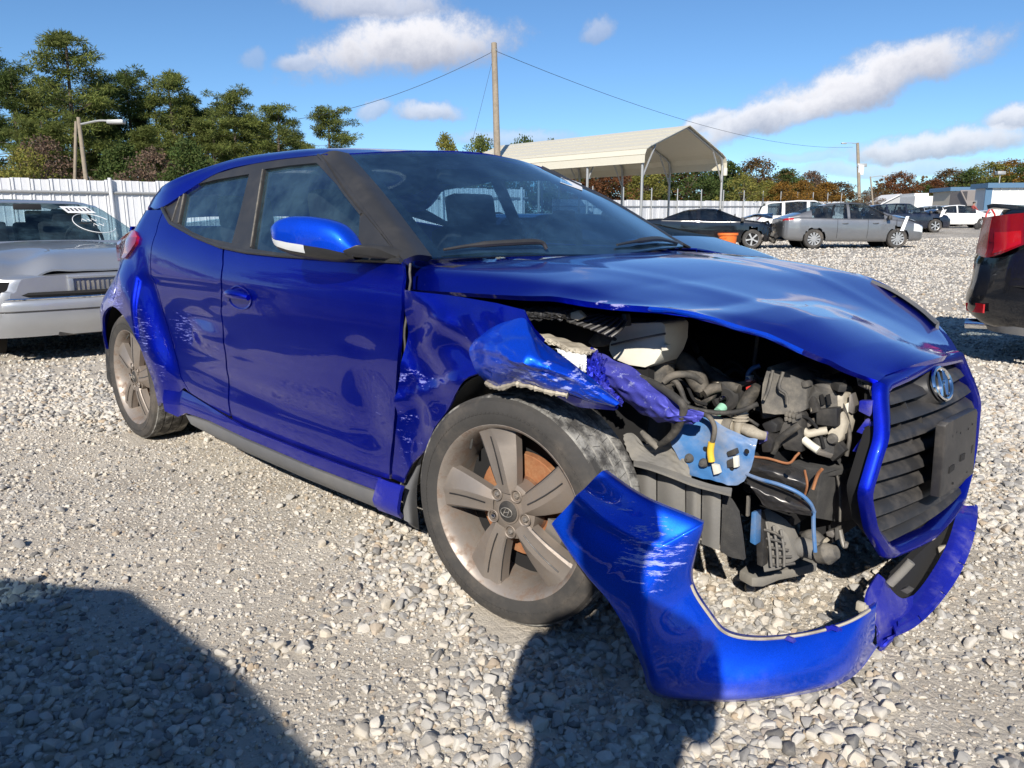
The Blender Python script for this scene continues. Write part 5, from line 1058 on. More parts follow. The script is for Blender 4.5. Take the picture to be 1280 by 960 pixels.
# ---- bumper corner hanging to the ground
BO = [(690, 655, -1.0), (711, 688, -.995), (735, 720, -.985), (744, 731, -.982), (765, 757, -.97), (786, 795, -.95), (803, 835, -.925)]; BOZ = [(817, 868, .020), (874, 876, .020), (938, 876, .020), (1012, 866, .022), (1062, 848, .03), (1094, 808, .05)]
BI = [(750, 591, -.945), (800, 624, -.89), (866, 652, -.845), (874, 661, -.845), (866, 692, -.85), (861, 732, -.85), (884, 772, -.83)]; BI2 = [(906, 795, -.80), (946, 802, -.74), (1000, 797, -.66), (1048, 785, -.57), (1076, 772, -.50), (1095, 758, -.42)]
o1 = [at(a, b, Y=c) for a, b, c in BO]+[at(a, b, Z=c) for a, b, c in BOZ]; i1_ = [at(a, b, Y=c) for a, b, c in BI+BI2]
o1, i1_ = np.array(o1), np.array(i1_); BUL = np.array([.012, -.045, .004]); bu = np.array([.2, .3, .35, .4, .5, .7, .9, 1.1, 1.1, 1.1, 1.0, .8, .4])[:, None]
m1 = o1*.68+i1_*.32+BUL*bu; m2 = o1*.32+i1_*.68+BUL*bu*.85
edge_ = o1+np.array([0, .03, -.006])
BP = surf(np.stack([edge_, o1, m1, m2, i1_, i1_+np.array([-.01, .035, -.004])], 0), 44, 96)
bi_, bj_ = np.meshgrid(np.linspace(0, 1, 44), np.linspace(0, 1, 96), indexing='ij'); bw_ = np.sin(np.pi*np.clip(bi_*1.1-.05, 0, 1))
BP[..., 1] -= bw_*(.016*np.exp(-((bi_-.34)/.055)**2)*sstep(.35, .55, bj_)+.010*np.exp(-((bi_-.55-.25*bj_)/.05)**2)*sstep(.45, .25, bj_)+.008*(1-np.abs(2*vnoise(bj_*5, bi_*2, 1.5, 51)-1)-.6)*sstep(.5, .3, bj_))
shell('bumper_corner', BP, M['paint_bumper'], .0045, CAR, up=(0, -1, .2))
rim_ = BP[-9, 40:92]; MB().tube(rim_+np.array([0, .004, .002]), .0035, 6).build('bumper_edge', M['cream_plastic'], CAR)
for a, b in ((900, 793), (945, 802), (985, 800), (1020, 794), (1040, 786)): p = at(a, b, Y=-.70 if a < 990 else -.6); MB().box(p+np.array([0, .012, -.002]), (.022, .012, .008), taper=.6).build('bumper_clip', M['paint_dusty'], CAR)
sheet('bumper_clip', [[(1033, 783, -.60), (1044, 783, -.58), (1053, 787, -.57)], [(1034, 790, -.60), (1044, 791, -.58), (1052, 791, -.57)]], M['paint_dusty'], .004, 6, 8)
for k in range(5): a, b = 1076+k*3.2, 758+k*3; MB().box(at(a, b, Y=-.44+.004*k), (.02, .012, .022)).build('bumper_clip', M['cream_plastic'], CAR, bevel=.003)
# dusty upright of the bumper beside the lower opening, and the lip running under the grille
sheet('bumper_upright', [[(1098, 717, .765), (1106, 724, .775), (1115, 738, .785), (1128, 748, .80), (1142, 744, .80)], [(1085, 740, .775), (1098, 752, .79), (1112, 762, .805), (1126, 768, .815), (1140, 762, .815)], [(1084, 765, .785), (1097, 778, .80), (1109, 788, .81), (1120, 786, .815), (1132, 778, .82)], [(1094, 775, .79), (1098, 792, .805), (1100, 808, .81), (1110, 800, .82), (1122, 790, .825)]], M['paint_dusty'], .005, 20, 24, up=(1, -.2, 0), key='X')
inn = [at(a, b, X=x) for a, b, x in ((1120, 768, .80), (1140, 757, .81), (1160, 738, .815), (1180, 708, .815), (1194, 680, .81), (1203, 650, .79), (1208, 632, .76))]
ou = [at(a, b, X=x) for a, b, x in ((1110, 800, .83), (1140, 785, .84), (1168, 758, .845), (1192, 726, .845), (1209, 690, .835), (1218, 655, .81), (1219, 632, .77))]
inn, ou = np.array(inn), np.array(ou); LPt = surf(np.stack([inn+np.array([-.02, 0, 0]), inn, inn*.6+ou*.4+np.array([.012, 0, .004])], 0), 10, 60); shell('lower_lip', LPt, M['paint_dusty'], .006, CAR, up=(1, 0, .3))
seg = surf(np.stack([inn*.6+ou*.4, inn*.25+ou*.75+np.array([.014, 0, 0]), ou], 0), 8, 101)
for a, b in ((0, 19), (20, 39), (40, 58), (59, 78), (79, 100)): q = seg[:, a:b+1].copy(); shell('lip_segment', q, M['paint_dusty'], .005, CAR, up=(1, 0, 0))
sk = [at(1098, 812, X=.79), at(1107, 797, X=.81), at(1117, 800, X=.81), at(1100, 818, X=.79)]
MB().prism(sk, (-.01, .01, 0)).build('bumper_clip', M['paint_dusty'], CAR, recalc=True)
# black sheet as the opening's shade, plus a pale rod and a clip
MB().prism([at(1120, 720, X=.755), at(1150, 690, X=.76), at(1180, 664, X=.76), at(1206, 634, X=.75), at(1206, 660, X=.76), at(1188, 700, X=.775), at(1160, 742, X=.78), at(1138, 762, X=.78), at(1122, 764, X=.775)], (-.02, 0, 0)).build('air_dam', M['inner_dark'], CAR, recalc=True)
tubep('rod', [(1112, 730, -.28), (1126, 716, -.27), (1139, 702, -.26)], .011, M['liner_grey'], 10); slab('lip_clip', [(1172, 684), (1180, 683), (1184, 690), (1175, 696)], .19, .02, M['cream_plastic'], bevel=.002)
slab('lip_clip', [(1125, 738), (1133, 735), (1140, 739), (1134, 743)], -.27, .02, M['dusty_plastic'], bevel=.002)
# ---- cabin
def seat(x, y):
    mb = MB(); mb.box((x, y, .42), (.5, .5, .16)); mb.box((x-.30, y, .76), (.13, .50, .58), rot=Matrix.Rotation(R(-14), 3, 'Y')); s = mb.build('seat', M['seat_fabric'], CAR, bevel=.04)
    mb = MB(); mb.box((x-.40, y, 1.11), (.09, .27, .17), rot=Matrix.Rotation(R(-10), 3, 'Y')); mb.build('headrest', M['seat_fabric'], s, bevel=.035)
for x, y in ((-1.05, -.37), (-1.05, .37), (-1.95, -.34), (-1.95, .34)): seat(x, y)
db = surf(np.array([[(-.48, -.66, .93), (-.46, 0, .945), (-.48, .66, .93)], [(-.68, -.70, .95), (-.66, 0, .965), (-.68, .70, .95)], [(-.80, -.70, .88), (-.78, 0, .90), (-.80, .70, .88)], [(-.80, -.70, .55), (-.78, 0, .55), (-.80, .70, .55)]]), 16, 24); shell('dashboard', db, M['dash_plastic'], .02, CAR, up=(-.5, 0, 1))
a = np.arange(32)*2*math.pi/32; MB().tube([(-.93+.06*math.sin(q), .37+.185*math.cos(q), .91+.175*math.sin(q)) for q in a], .015, 8, closed=True).build('steering_wheel', M['seat_fabric'], CAR)
MB().box((-1.7, 0, .22), (2.6, 1.5, .03)).build('cabin_floor', M['inner_dark'], CAR); MB().box((-2.35, 0, .62), (.06, 1.3, .5)).build('rear_bulkhead', M['inner_dark'], CAR)
MB().box((-1.12, 0, 1.245), (.03, .22, .06), rot=Matrix.Rotation(R(-20), 3, 'Y')).build('rear_view_mirror', M['seat_fabric'], CAR, bevel=.01)
# ------------------------------------------------------------------ other vehicles of the yard
def carpaint(name, col, metal=.4, rough=.3, dirt=.1):
    m, t, b = newmat(name); co = t.add('ShaderNodeTexCoord').outputs['Object']; k = t.math('MULTIPLY', t.step(t.noise(co, 3, 7, .7), .4, .8), dirt)
    t.put(b.inputs['Base Color'], t.mix(k, tuple(col), (.36, .33, .28))); t.put(b.inputs['Roughness'], t.math('ADD', rough, k)); b.inputs['Metallic'].default_value = metal; b.inputs['Coat Weight'].default_value = .9; b.inputs['Coat Roughness'].default_value = .03
carpaint('silver_paint', (.43, .45, .48), .55, .32, .25); carpaint('black_paint', (.006, .007, .010), 0, .15, .03); carpaint('darkblue_paint', (.008, .016, .045), .3, .2, .05); carpaint('grey_paint', (.23, .235, .245), .6, .3, .08)
carpaint('white_paint', (.72, .72, .71), 0, .3, .1); carpaint('navy_paint', (.010, .014, .030), .2, .25, .08); carpaint('lightgrey_paint', (.45, .46, .47), .5, .3, .1)
mat('hub_silver', (.55, .55, .54), .35, .7, .1); glass('glass_dark', (.42, .50, .54), dust=.06, ior=1.9); glass('glass_black', (.10, .13, .16), dust=.03, ior=1.8)
def small_wheel(r=.32, w=.2, spokes=10, m='hub_silver'):
    root = empty('wheel')
    MB().lathe([(r*.66, -w/2), (r*.74, -w/2-.008), (r*.93, -w/2), (r, -w*.36), (r, w*.36), (r*.9, w/2), (r*.5, w/2)], seg=32).build('tyre', M['tyre_wall'], root, sharp=35)
    mb = MB(); mb.lathe([(r*.70, -w/2-.004), (r*.63, -w/2+.01), (r*.60, -w/2+.06)], seg=32); mb.lathe([(.001, -w/2+.004), (r*.16, -w/2+.004), (r*.19, -w/2+.04)], seg=20)
    for k in range(spokes):
        a = k*2*math.pi/spokes; d = np.array([math.cos(a), 0, math.sin(a)]); n = np.array([-math.sin(a), 0, math.cos(a)]); w0, w1 = r*.055, r*.10; y = np.array([0, -w/2+.008, 0]); yb = np.array([0, .03, 0])
        q = [d*r*.13-n*w0+y, d*r*.13+n*w0+y, d*r*.655+n*w1+y, d*r*.655-n*w1+y]; mb.prism(q, yb)
    mb.build('rim', M[m], root, sharp=35, recalc=True)
    MB().lathe([(.001, -w/2+.07), (r*.62, -w/2+.065)], seg=24).build('brake_disc', M['inner_dark'], root)
    return root
def vehicle(name, label, loc, rz, paint, L=4.65, W=1.80, group=None, cat='car', top=None, belt=None, low=None, hubs=(-1.33, 1.37), wr=.32, glass_x=(), screen=None, rear=None, regions=(), warp=None, dip=1.0, spokes=10, rim='hub_silver', nx=110, plan=None, roof_in=.27, gm='glass_dark', interior=True, pieces=None, zs=1.0):
    """closed car body lofted from sections; x forward, wheels on the ground"""
    root = empty(name, loc, rz, label, cat, group); h = L/2
    xs = np.unique(np.r_[np.linspace(-h, h, nx), -h+.004, -h+.02, -h+.05, h-.004, h-.02, h-.05])
    bz = np.interp(xs, *zip(*belt)); tz = np.interp(xs, *zip(*top)); tz = np.maximum(tz, bz+.004); lz = np.interp(xs, *zip(*(low or [(-h, .38), (-h+.1, .27), (-h+.8, .22), (h-.8, .20), (h-.1, .24), (h, .32)])))
    bz = _smooth(bz, 2); tz = np.maximum(_smooth(tz, 2), bz+.002)
    pw = np.interp(xs, *zip(*(plan or [(-h, .70), (-h+.03, .80), (-h+.12, .90), (-h+.5, .975), (-h+1.2, 1), (h-1.5, 1), (h-.7, .97), (h-.25, .88), (h-.08, .76), (h, .58)])))*W/2
    NR = 25; P = np.zeros((len(xs), 2*NR-1, 3)); tt = np.zeros(2*NR-1)
    for i, x in enumerate(xs):
        w_, b, g, l = pw[i], bz[i], tz[i]-bz[i], lz[i]; m = l+(b-l)*.55
        C = [(w_*.90, l), (w_*.975, l+.05), (w_*.995, l+(b-l)*.30), (w_, m), (w_*.985, b-.09*(b-l)), (w_*.955, b-.015), (w_*.925, b)]
        rin = roof_in*min(1, g/.42)
        C += [(w_*.925-rin*.30, b+g*.40), (w_*.925-rin*.80, b+g*.86), (w_*.925-rin*1.15-.03, b+g*.965), (w_*.52, b+g+.012), (w_*.25, b+g+.020), (0, b+g+.022)]
        C = np.array(C); q = crom(C, NR)
        P[i, :NR, 1] = -q[:, 0]; P[i, :NR, 2] = q[:, 1]; P[i, NR:, 1] = q[-2::-1, 0]; P[i, NR:, 2] = q[-2::-1, 1]; P[i, :, 0] = x
    tb = np.linspace(0, 12, NR)      # control index: 6 belt, 8.6 roof edge, 12 centre
    if warp is not None: P = warp(P, tb)
    # wheel arches: snap the nearest rows to a circle and drop what is inside
    ar = wr*1.16; keep = {}
    V = P.reshape(-1, 3); nc = 2*NR-1; F = {'body': []}
    for hx in hubs:
        d = np.hypot(P[..., 0]-hx, P[..., 2]-wr); rr = np.abs(P[..., 1]) > W*.36
        near = rr & (d < ar*1.10) & (d > ar*.90); s = np.where(near, ar/np.maximum(d, .01), 1); P[..., 0] = hx+(P[..., 0]-hx)*s; P[..., 2] = wr+(P[..., 2]-wr)*s
    V = P.reshape(-1, 3)
    for i in range(len(xs)-1):
        xc = (P[i, 0, 0]+P[i+1, 0, 0])/2; xo = (xs[i]+xs[i+1])/2
        for j in range(nc-1):
            sd = -1 if j < NR-1 else 1; jj = j if j < NR-1 else nc-2-j; t = (tb[jj]+tb[min(jj+1, NR-1)])/2
            q = [i*nc+j, i*nc+j+1, (i+1)*nc+j+1, (i+1)*nc+j]; cc = V[q].mean(0)
            if any(math.hypot(cc[0]-hx, cc[2]-wr) < ar*.985 and abs(cc[1]) > W*.34 for hx in hubs): continue
            key = 'body'
            g = tz[i]-bz[i]
            if g > .06:
                if 6.1 < t < 8.45:
                    for k, (a, b_) in enumerate(glass_x):
                        lean = (t-6)/2.4*.0
                        if a < xo < b_ and g > .10: key = 'side_window|%d|%d' % (k, sd)
                if screen and screen[0] < xo < screen[1] and t > 8.3: key = 'windscreen'
                if rear and rear[0] < xo < rear[1] and t > 8.3: key = 'rear_window'
                if screen and screen[0] < xo < screen[1] and t > 6.6 and g < .30 and key == 'body': key = 'pillar_trim' if False else 'body'
            for nm, fn in regions:
                if fn(xo, t, sd, cc): key = nm
            F.setdefault(key, []).append(q)
    def sub(key, nm, m, off=0, parent=root):
        fs = F[key]; ids = sorted({i for f in fs for i in f}); ix = {a: n for n, a in enumerate(ids)}; vv = V[ids].copy()
        o = MB().raw(vv, [[ix[a] for a in f] for f in fs]).build(nm, M[m], parent, sharp=62); return o
    bd = sub('body', 'body', paint)
    for e in (0, -1):
        c = P[e]; mb = MB().raw(c, [tuple(range(nc)) if e else tuple(range(nc))[::-1]]); mb.build('end_panel', M[paint], root)
    for k in F:
        if k == 'body': continue
        if k.startswith('side_window'): sub(k, 'side_window', gm)
        elif k in ('windscreen', 'rear_window'): sub(k, k, gm)
        else:
            nm, m = k.split('@'); sub(k, nm, m)
    mb = MB(); mb.box((0, 0, .30), (L*.86, W*.80, .05)); mb.build('underbody', M['inner_dark'], root)
    if interior:
        gx = [a for q in glass_x for a in q]; c = (min(gx)+max(gx))/2 if gx else 0; b = float(np.interp(c, *zip(*belt)))
        for dx in (-.55, .45):
            for sy in (-1, 1): mb = MB(); mb.box((c+dx, sy*W*.21, b-.05), (.14, W*.27, .55), rot=Matrix.Rotation(R(-12), 3, 'Y')); mb.box((c+dx-.06, sy*W*.21, b+.28), (.10, W*.14, .16)); mb.build('seat', M['seat_fabric'], root, bevel=.03)
        mb = MB(); mb.box((c, 0, b-.32), (max(gx)-min(gx) if gx else 1, W*.78, .03)); mb.build('cabin_floor', M['inner_dark'], root)
        sw = c+.95; MB().tube([(sw, W*.2+.17*math.cos(q), b+.03+.17*math.sin(q)) for q in np.arange(20)*math.pi/10], .015, 6, closed=True).build('steering_wheel', M['seat_fabric'], root)
        for s_ in (-1, 1): MB().lathe([(.001, 0), (ar*1.02, 0), (ar*1.02, .14)], (0, s_, 0), (hubs[0], s_*W*.30, wr), 24).build('wheel_housing', M['inner_dark'], root); MB().lathe([(.001, 0), (ar*1.02, 0), (ar*1.02, .14)], (0, s_, 0), (hubs[1], s_*W*.30, wr), 24).build('wheel_housing', M['inner_dark'], root)
    wh = None
    for hx in hubs:
        for s_ in (-1, 1):
            if wh is None: wh = small_wheel(wr, .2, spokes, rim); wh.parent = root; c = wh
            else: c = copy_tree(wh, root)
            c.location = (hx, s_*(W/2-.125), wr-.012); c.rotation_euler = (0, R(20*hx), 0 if s_ < 0 else math.pi)
    if pieces: pieces(root)
    root.scale.z = zs
    return root
def door_lines(root, xs, W, z0, z1, y=None):
    for x in xs:
        MB().tube([(x, -W/2-.0, z0), (x+.02, -W/2-.004, (z0+z1)/2), (x+.01, -W/2*.985, z1)], .005, 4).build('door_gap', M['inner_dark'], root)
def handle(root, x, z, W, m): MB().tube([(x-.09, -W/2-.006, z), (x-.05, -W/2-.028, z+.004), (x+.05, -W/2-.028, z+.004), (x+.09, -W/2-.006, z)], .014, 6).build('door_handle', M[m], root)
def wing_mirror(root, x, z, W, m):
    for s_ in (-1, 1):
        mb = MB(); mb.box((x, s_*(W/2+.10), z), (.12, .20, .14), taper=.8); mb.build('wing_mirror', M[m], root, bevel=.03)
SED_TOP = [(-2.35, .9), (-2.1, 1.03), (-1.2, 1.33), (-.65, 1.44), (-.05, 1.48), (.35, 1.44), (1.38, .98), (2.3, .7)]; SED_BELT = [(-2.33, .80), (-2.30, .97), (-1.85, 1.0), (-1.0, .975), (0, .945), (1.1, .93), (1.6, .87), (2.1, .76), (2.28, .66), (2.33, .58)]
LX = lambda px, d: gpt(px, d)
face_r = math.atan2(_r[1], _r[0])
# grey sedan
def grey_bits(r):
    door_lines(r, (-.62, .36, 1.28), 1.8, .32, .93); handle(r, -.36, .80, 1.8, 'grey_paint'); handle(r, .62, .80, 1.8, 'grey_paint'); wing_mirror(r, 1.0, .98, 1.8, 'black_plastic')
    hp = surf(np.array([[(1.15, -.72, .97), (1.15, 0, 1.03), (1.15, .72, .97)], [(1.6, -.74, .97), (1.6, 0, 1.06), (1.6, .74, .97)], [(2.05, -.62, .84), (2.1, 0, .93), (2.05, .62, .84)]]), 14, 16); shell('raised_hood', hp, M['black_paint'], .02, r)
    MB().prism([(1.56, -.91, 1.02), (1.66, -.91, 1.02), (1.52, -.925, .55), (1.40, -.925, .55)], (0, .01, 0)).build('white_tape', M['paper'], r, recalc=True)
    MB().tube([(-.95, -.60, 1.42), (-.2, -.62, 1.478), (.3, -.62, 1.44), (1.1, -.80, .99)], .012, 6).build('roof_gutter', M['trim_black'], r)
vehicle('parked_sedan', 'grey four door sedan with black hood propped and white tape over its front wing', LX(1050, 26.4), face_r-.05, 'grey_paint', L=4.62, top=SED_TOP, belt=SED_BELT, group='damaged cars parked across the yard', glass_x=((-1.42, -1.10), (-1.06, -.26), (-.18, .92)), screen=(.32, 1.14), rear=(-1.75, -1.0),
        regions=[('tail_lamp@red_lens', lambda x, t, s, c: x < -2.02 and 4.0 < t < 6.0 and c[2] > .78), ('head_lamp@lamp_clear', lambda x, t, s, c: x > 1.88 and 3.0 < t < 5.2 and abs(c[1]) > .3)], pieces=grey_bits, spokes=11)
# black car with its nose torn off
def wreck_warp(P, tb):
    r2 = np.random.default_rng(5); m = P[..., 0] > 1.55; P = P.copy(); f = np.clip((P[..., 0]-1.55)/.7, 0, 1); P[..., 0] -= f*.30; P[..., 2] += f*(.10*np.sin(P[..., 1]*9)+r2.normal(0, .035, f.shape)); P[..., 1] += f*r2.normal(0, .03, f.shape); return P
def wreck_bits(r):
    r3 = np.random.default_rng(6)
    for k in range(34):
        p = (1.45+.75*r3.random(), -.85+1.5*r3.random(), .28+.55*r3.random()); MB().box(p, r3.uniform(.05, .22, 3), rot=Matrix.Rotation(r3.random()*3, 3, 'Y') @ Matrix.Rotation(r3.random()*3, 3, 'Z')).build('engine_debris', M[['inner_dark', 'hose_black', 'steel_black', 'dusty_plastic', 'steel_dull'][k % 5]], r)
    hp = surf(np.array([[(1.0, -.7, .97), (1.0, 0, 1.0), (1.0, .7, .97)], [(1.45, -.74, 1.10), (1.45, 0, 1.12), (1.45, .7, 1.08)], [(1.95, -.6, .97), (2.0, 0, 1.14), (1.95, .6, 1.0)]]), 14, 16); hp[..., 2] += .03*np.sin(hp[..., 1]*11+hp[..., 0]*7); shell('crumpled_hood', hp, M['black_paint'], .015, r)
    door_lines(r, (-.5, .55), 1.78, .3, .9); wing_mirror(r, .95, .96, 1.78, 'black_plastic')
vehicle('wrecked_coupe', 'black car with its nose crushed and engine bay laid bare behind the orange bin', LX(886, 27.2), face_r-.22, 'black_paint', L=4.5, W=1.78, top=[(-2.2, .9), (-1.7, 1.0), (-.9, 1.28), (-.3, 1.33), (.1, 1.31), (1.05, .94), (2.2, .7)], belt=SED_BELT, group='damaged cars parked across the yard', glass_x=((-1.2, -.55), (-.45, .85)), screen=(.15, 1.0), rear=(-1.6, -.95), warp=wreck_warp, pieces=wreck_bits, hubs=(-1.3, 1.3), spokes=5, gm='glass_black')
# white SUV behind the grey sedan, showing its tail
SUV_TOP = [(-2.2, 1.0), (-2.1, 1.45), (-1.7, 1.60), (-.6, 1.68), (.1, 1.66), (1.15, 1.06), (2.2, .8)]; SUV_BELT = [(-2.2, .9), (-2.1, 1.05), (0, 1.03), (1.1, 1.02), (1.6, .98), (2.0, .90), (2.2, .7)]
vehicle('parked_suv', 'white sport utility car whose rounded tail shows behind the grey sedan', LX(1006, 33.5), face_r-.25, 'white_paint', L=4.5, W=1.84, top=[(a, b-.02) for a, b in SUV_TOP], belt=SUV_BELT, group='damaged cars parked across the yard', glass_x=((-1.85, -1.25), (-1.15, -.25), (-.15, .85)), screen=(.2, 1.08), rear=(-2.15, -1.9), wr=.35,
        regions=[('tail_lamp@red_lens_dark', lambda x, t, s, c: x < -1.9 and 4.2 < t < 6.0 and c[2] > .85)])
def navy_bits(r):
    hp = surf(np.array([[(1.1, -.75, 1.02), (1.1, 0, 1.06), (1.1, .75, 1.02)], [(1.5, -.75, 1.20), (1.5, 0, 1.24), (1.5, .7, 1.16)], [(2.1, -.65, .95), (2.15, 0, 1.02), (2.1, .65, .92)]]), 14, 16); shell('crumpled_hood', hp, M['navy_paint'], .02, r)
    MB().prism([(1.62, -.93, 1.18), (1.86, -.93, 1.22), (1.66, -.95, .86), (1.52, -.95, .80)], (0, .01, 0)).build('white_tape', M['paper'], r, recalc=True); MB().box((2.0, -.74, .82), (.22, .10, .14)).build('broken_lamp', M['lamp_clear'], r, bevel=.02)
    door_lines(r, (-.5, .5), 1.86, .35, 1.0); wing_mirror(r, 1.0, 1.08, 1.86, 'black_plastic')
vehicle('parked_suv', 'dark navy sport utility car with buckled hood and white tape beyond the grey sedan', LX(1119, 43.5), face_r-.08, 'navy_paint', L=4.6, W=1.86, top=[(a, b-.12) for a, b in SUV_TOP], belt=SUV_BELT, group='damaged cars parked across the yard', glass_x=((-1.85, -1.25), (-1.15, -.25), (-.15, .85)), screen=(.2, 1.08), rear=(-2.15, -1.9), wr=.36, pieces=navy_bits, spokes=6)
def white_bits(r):
    hp = surf(np.array([[(1.1, -.7, .98), (1.1, 0, 1.02), (1.1, .7, .98)], [(1.6, -.7, 1.10), (1.6, 0, 1.14), (1.6, .7, 1.08)], [(2.05, -.6, .92), (2.1, 0, .95), (2.05, .6, .9)]]), 12, 14); shell('crumpled_hood', hp, M['white_paint'], .02, r)
    r3 = np.random.default_rng(8)
    for k in range(8): MB().box((1.9+.3*r3.random(), -.7+.9*r3.random(), .35+.4*r3.random()), r3.uniform(.08, .2, 3)).build('engine_debris', M[['inner_dark', 'dusty_plastic'][k % 2]], r)
vehicle('parked_sedan', 'white sedan farther back beside the navy car, its hood folded up', LX(1183, 52), face_r-.15, 'white_paint', L=4.6, top=SED_TOP, belt=SED_BELT, group='damaged cars parked across the yard', glass_x=((-1.42, -1.10), (-1.06, -.26), (-.18, .92)), screen=(.32, 1.14), rear=(-1.75, -1.0), pieces=white_bits)
vehicle('parked_sedan', 'pale silver sedan partly hidden behind the navy car and the white sedan', LX(1158, 57), face_r-.1, 'lightgrey_paint', L=4.6, top=SED_TOP, belt=SED_BELT, group='damaged cars parked across the yard', glass_x=((-1.42, -1.10), (-1.06, -.26), (-.18, .92)), screen=(.32, 1.14), rear=(-1.75, -1.0))
vehicle('parked_sedan', 'white sedan whose roof peeks over the black car at the right edge', LX(1412, 15), face_r+math.pi-.5, 'white_paint', L=4.6, top=SED_TOP, belt=SED_BELT, group='damaged cars parked across the yard', glass_x=((-1.42, -1.10), (-1.06, -.26), (-.18, .92)), screen=(.32, 1.14), rear=(-1.75, -1.0))
# dark car whose windscreen and hood rise behind the blue hood
vehicle('parked_coupe', 'low dark blue coupe just behind the far side of the blue wreck', (-3.66, 3.9, 0.0), 0.0, 'darkblue_paint', L=4.4, top=[(-2.2, .80), (-1.5, 1.04), (-.8, 1.14), (-.1, 1.13), (.5, 1.04), (1.0, .93), (1.3, .85), (1.7, .74), (2.2, .55)], belt=[(-2.2, .70), (-1.0, .80), (0, .82), (1.0, .86), (1.3, .80), (1.7, .70), (2.0, .6), (2.15, .52), (2.2, .46)], glass_x=((-1.2, -.55), (-.45, .60)), screen=(-.1, 1.08), rear=(-2.0, -1.0), gm='glass_black')
# black sedan at the right edge, tail towards us
def blk_warp(P, tb):
    P = P.copy(); x = P[..., 0]; z = P[..., 2]
    # tail undercut: lamps sit over a bumper that steps out
    k = np.clip((-1.95-x)/.4, 0, 1); P[..., 0] += k*(.13*sstep(.78, 1.02, z)-.03*sstep(.62, .52, z)+.10*sstep(.40, .25, z)); return P
def blk_bits(r):
    LM = [[(1239, 272, 4.30), (1252, 270, 4.22), (1268, 268, 4.165), (1290, 266, 4.15)], [(1235, 290, 4.33), (1248, 290, 4.23), (1266, 290, 4.165), (1290, 288, 4.15)], [(1231, 306, 4.35), (1246, 310, 4.24), (1266, 308, 4.16), (1290, 300, 4.15)], [(1229, 317, 4.36), (1242, 322, 4.25), (1262, 317, 4.165), (1290, 306, 4.15)]]
    lp = surf(np.array([[at(a, b, Y=c)-np.array([2.14, 5.10, 0]) for a, b, c in q] for q in LM]), 16, 28); lo = shell('tail_lamp', lp, M['red_lens_dark'], .02, r, up=(0, -1, 0))
    shell('lamp_section', lp[1:15, 1:9]+np.array([0, -.003, 0]), M['red_lens_dark'], .003, lo, up=(0, -1, 0)); mid = lp[7:9, 9:27]+np.array([0, -.004, 0]); shell('lamp_bar', mid, M['red_lens_dark'], .003, lo, up=(0, -1, 0)); shell('lamp_section', lp[5:14, 12:27]+np.array([0, -.005, 0]), M['red_lens'], .003, lo, up=(0, -1, 0))
    sp = surf(np.array([[(-2.02, y, 1.145), (-2.22, y, 1.175), (-2.28, y, 1.165)] for y in (-.74, -.4, 0, .4, .74)]), 16, 10); shell('tail_spoiler', sp, M['black_paint'], .03, r)
    MB().box((-2.0, -.80, .9), (.05, .05, .05)).build('lamp_hinge', M['black_plastic'], r, bevel=.004, recalc=True); rf = surf(np.array([[at(a, b, Y=c)-np.array([2.14, 5.10, 0]) for a, b, c in q] for q in ([(1216, 379, 4.40), (1226, 379, 4.33), (1239, 381, 4.245)], [(1217, 389, 4.40), (1227, 391, 4.33), (1238, 392, 4.245)])]), 4, 12); shell('reflector', rf, M['red_lens'], .012, r, up=(0, -1, 0))
    q = surf(np.array([[(-2.30, -.5, .34), (-2.22, -.72, .34), (-2.02, -.85, .33), (-1.6, -.88, .30)], [(-2.24, -.5, .24), (-2.16, -.71, .24), (-1.98, -.83, .24), (-1.6, -.865, .22)]]), 6, 20); shell('bumper_skirt', q, M['skirt_grey'], .01, r, up=(0, -1, 0))
    MB().tube([(-2.36, -.60, .27), (-2.1, -.60, .28)], .04, 12, cap=False).build('exhaust_tip', M['chrome'], r)
    MB().tube(crom([(-2.30, -.3, .60), (-2.22, -.70, .60), (-1.96, -.89, .59), (-1.5, -.915, .585)], 16), .004, 6).build('bumper_gap', M['inner_dark'], r)
vehicle('parked_sedan', 'glossy black sedan at the right edge with red tail lamp and rear spoiler', (2.09, 5.10, 0.0), 0.0, 'black_paint', L=4.7, W=1.84, top=[(-2.35, .9), (-1.8, 1.15), (-1.05, 1.40), (-.55, 1.455), (-.1, 1.47), (.30, 1.43), (1.20, .98), (2.3, .7)], belt=[(-2.35, 1.08), (-2.30, 1.13), (-1.85, 1.12), (-1.0, 1.02), (0, .96), (1.1, .95), (1.6, .88), (2.1, .76), (2.3, .62)], glass_x=((-1.06, -.26), (-.18, .92)), screen=(.32, 1.14), rear=(-1.7, -1.0), low=[(-2.35, .40), (-2.25, .28), (-1.5, .22), (1.5, .2), (2.35, .3)], warp=blk_warp, pieces=blk_bits,
        plan=[(-2.35, .66), (-2.33, .76), (-2.28, .84), (-2.2, .895), (-2.05, .945), (-1.8, .98), (-1.3, 1), (.9, 1), (1.7, .97), (2.1, .88), (2.35, .58)])
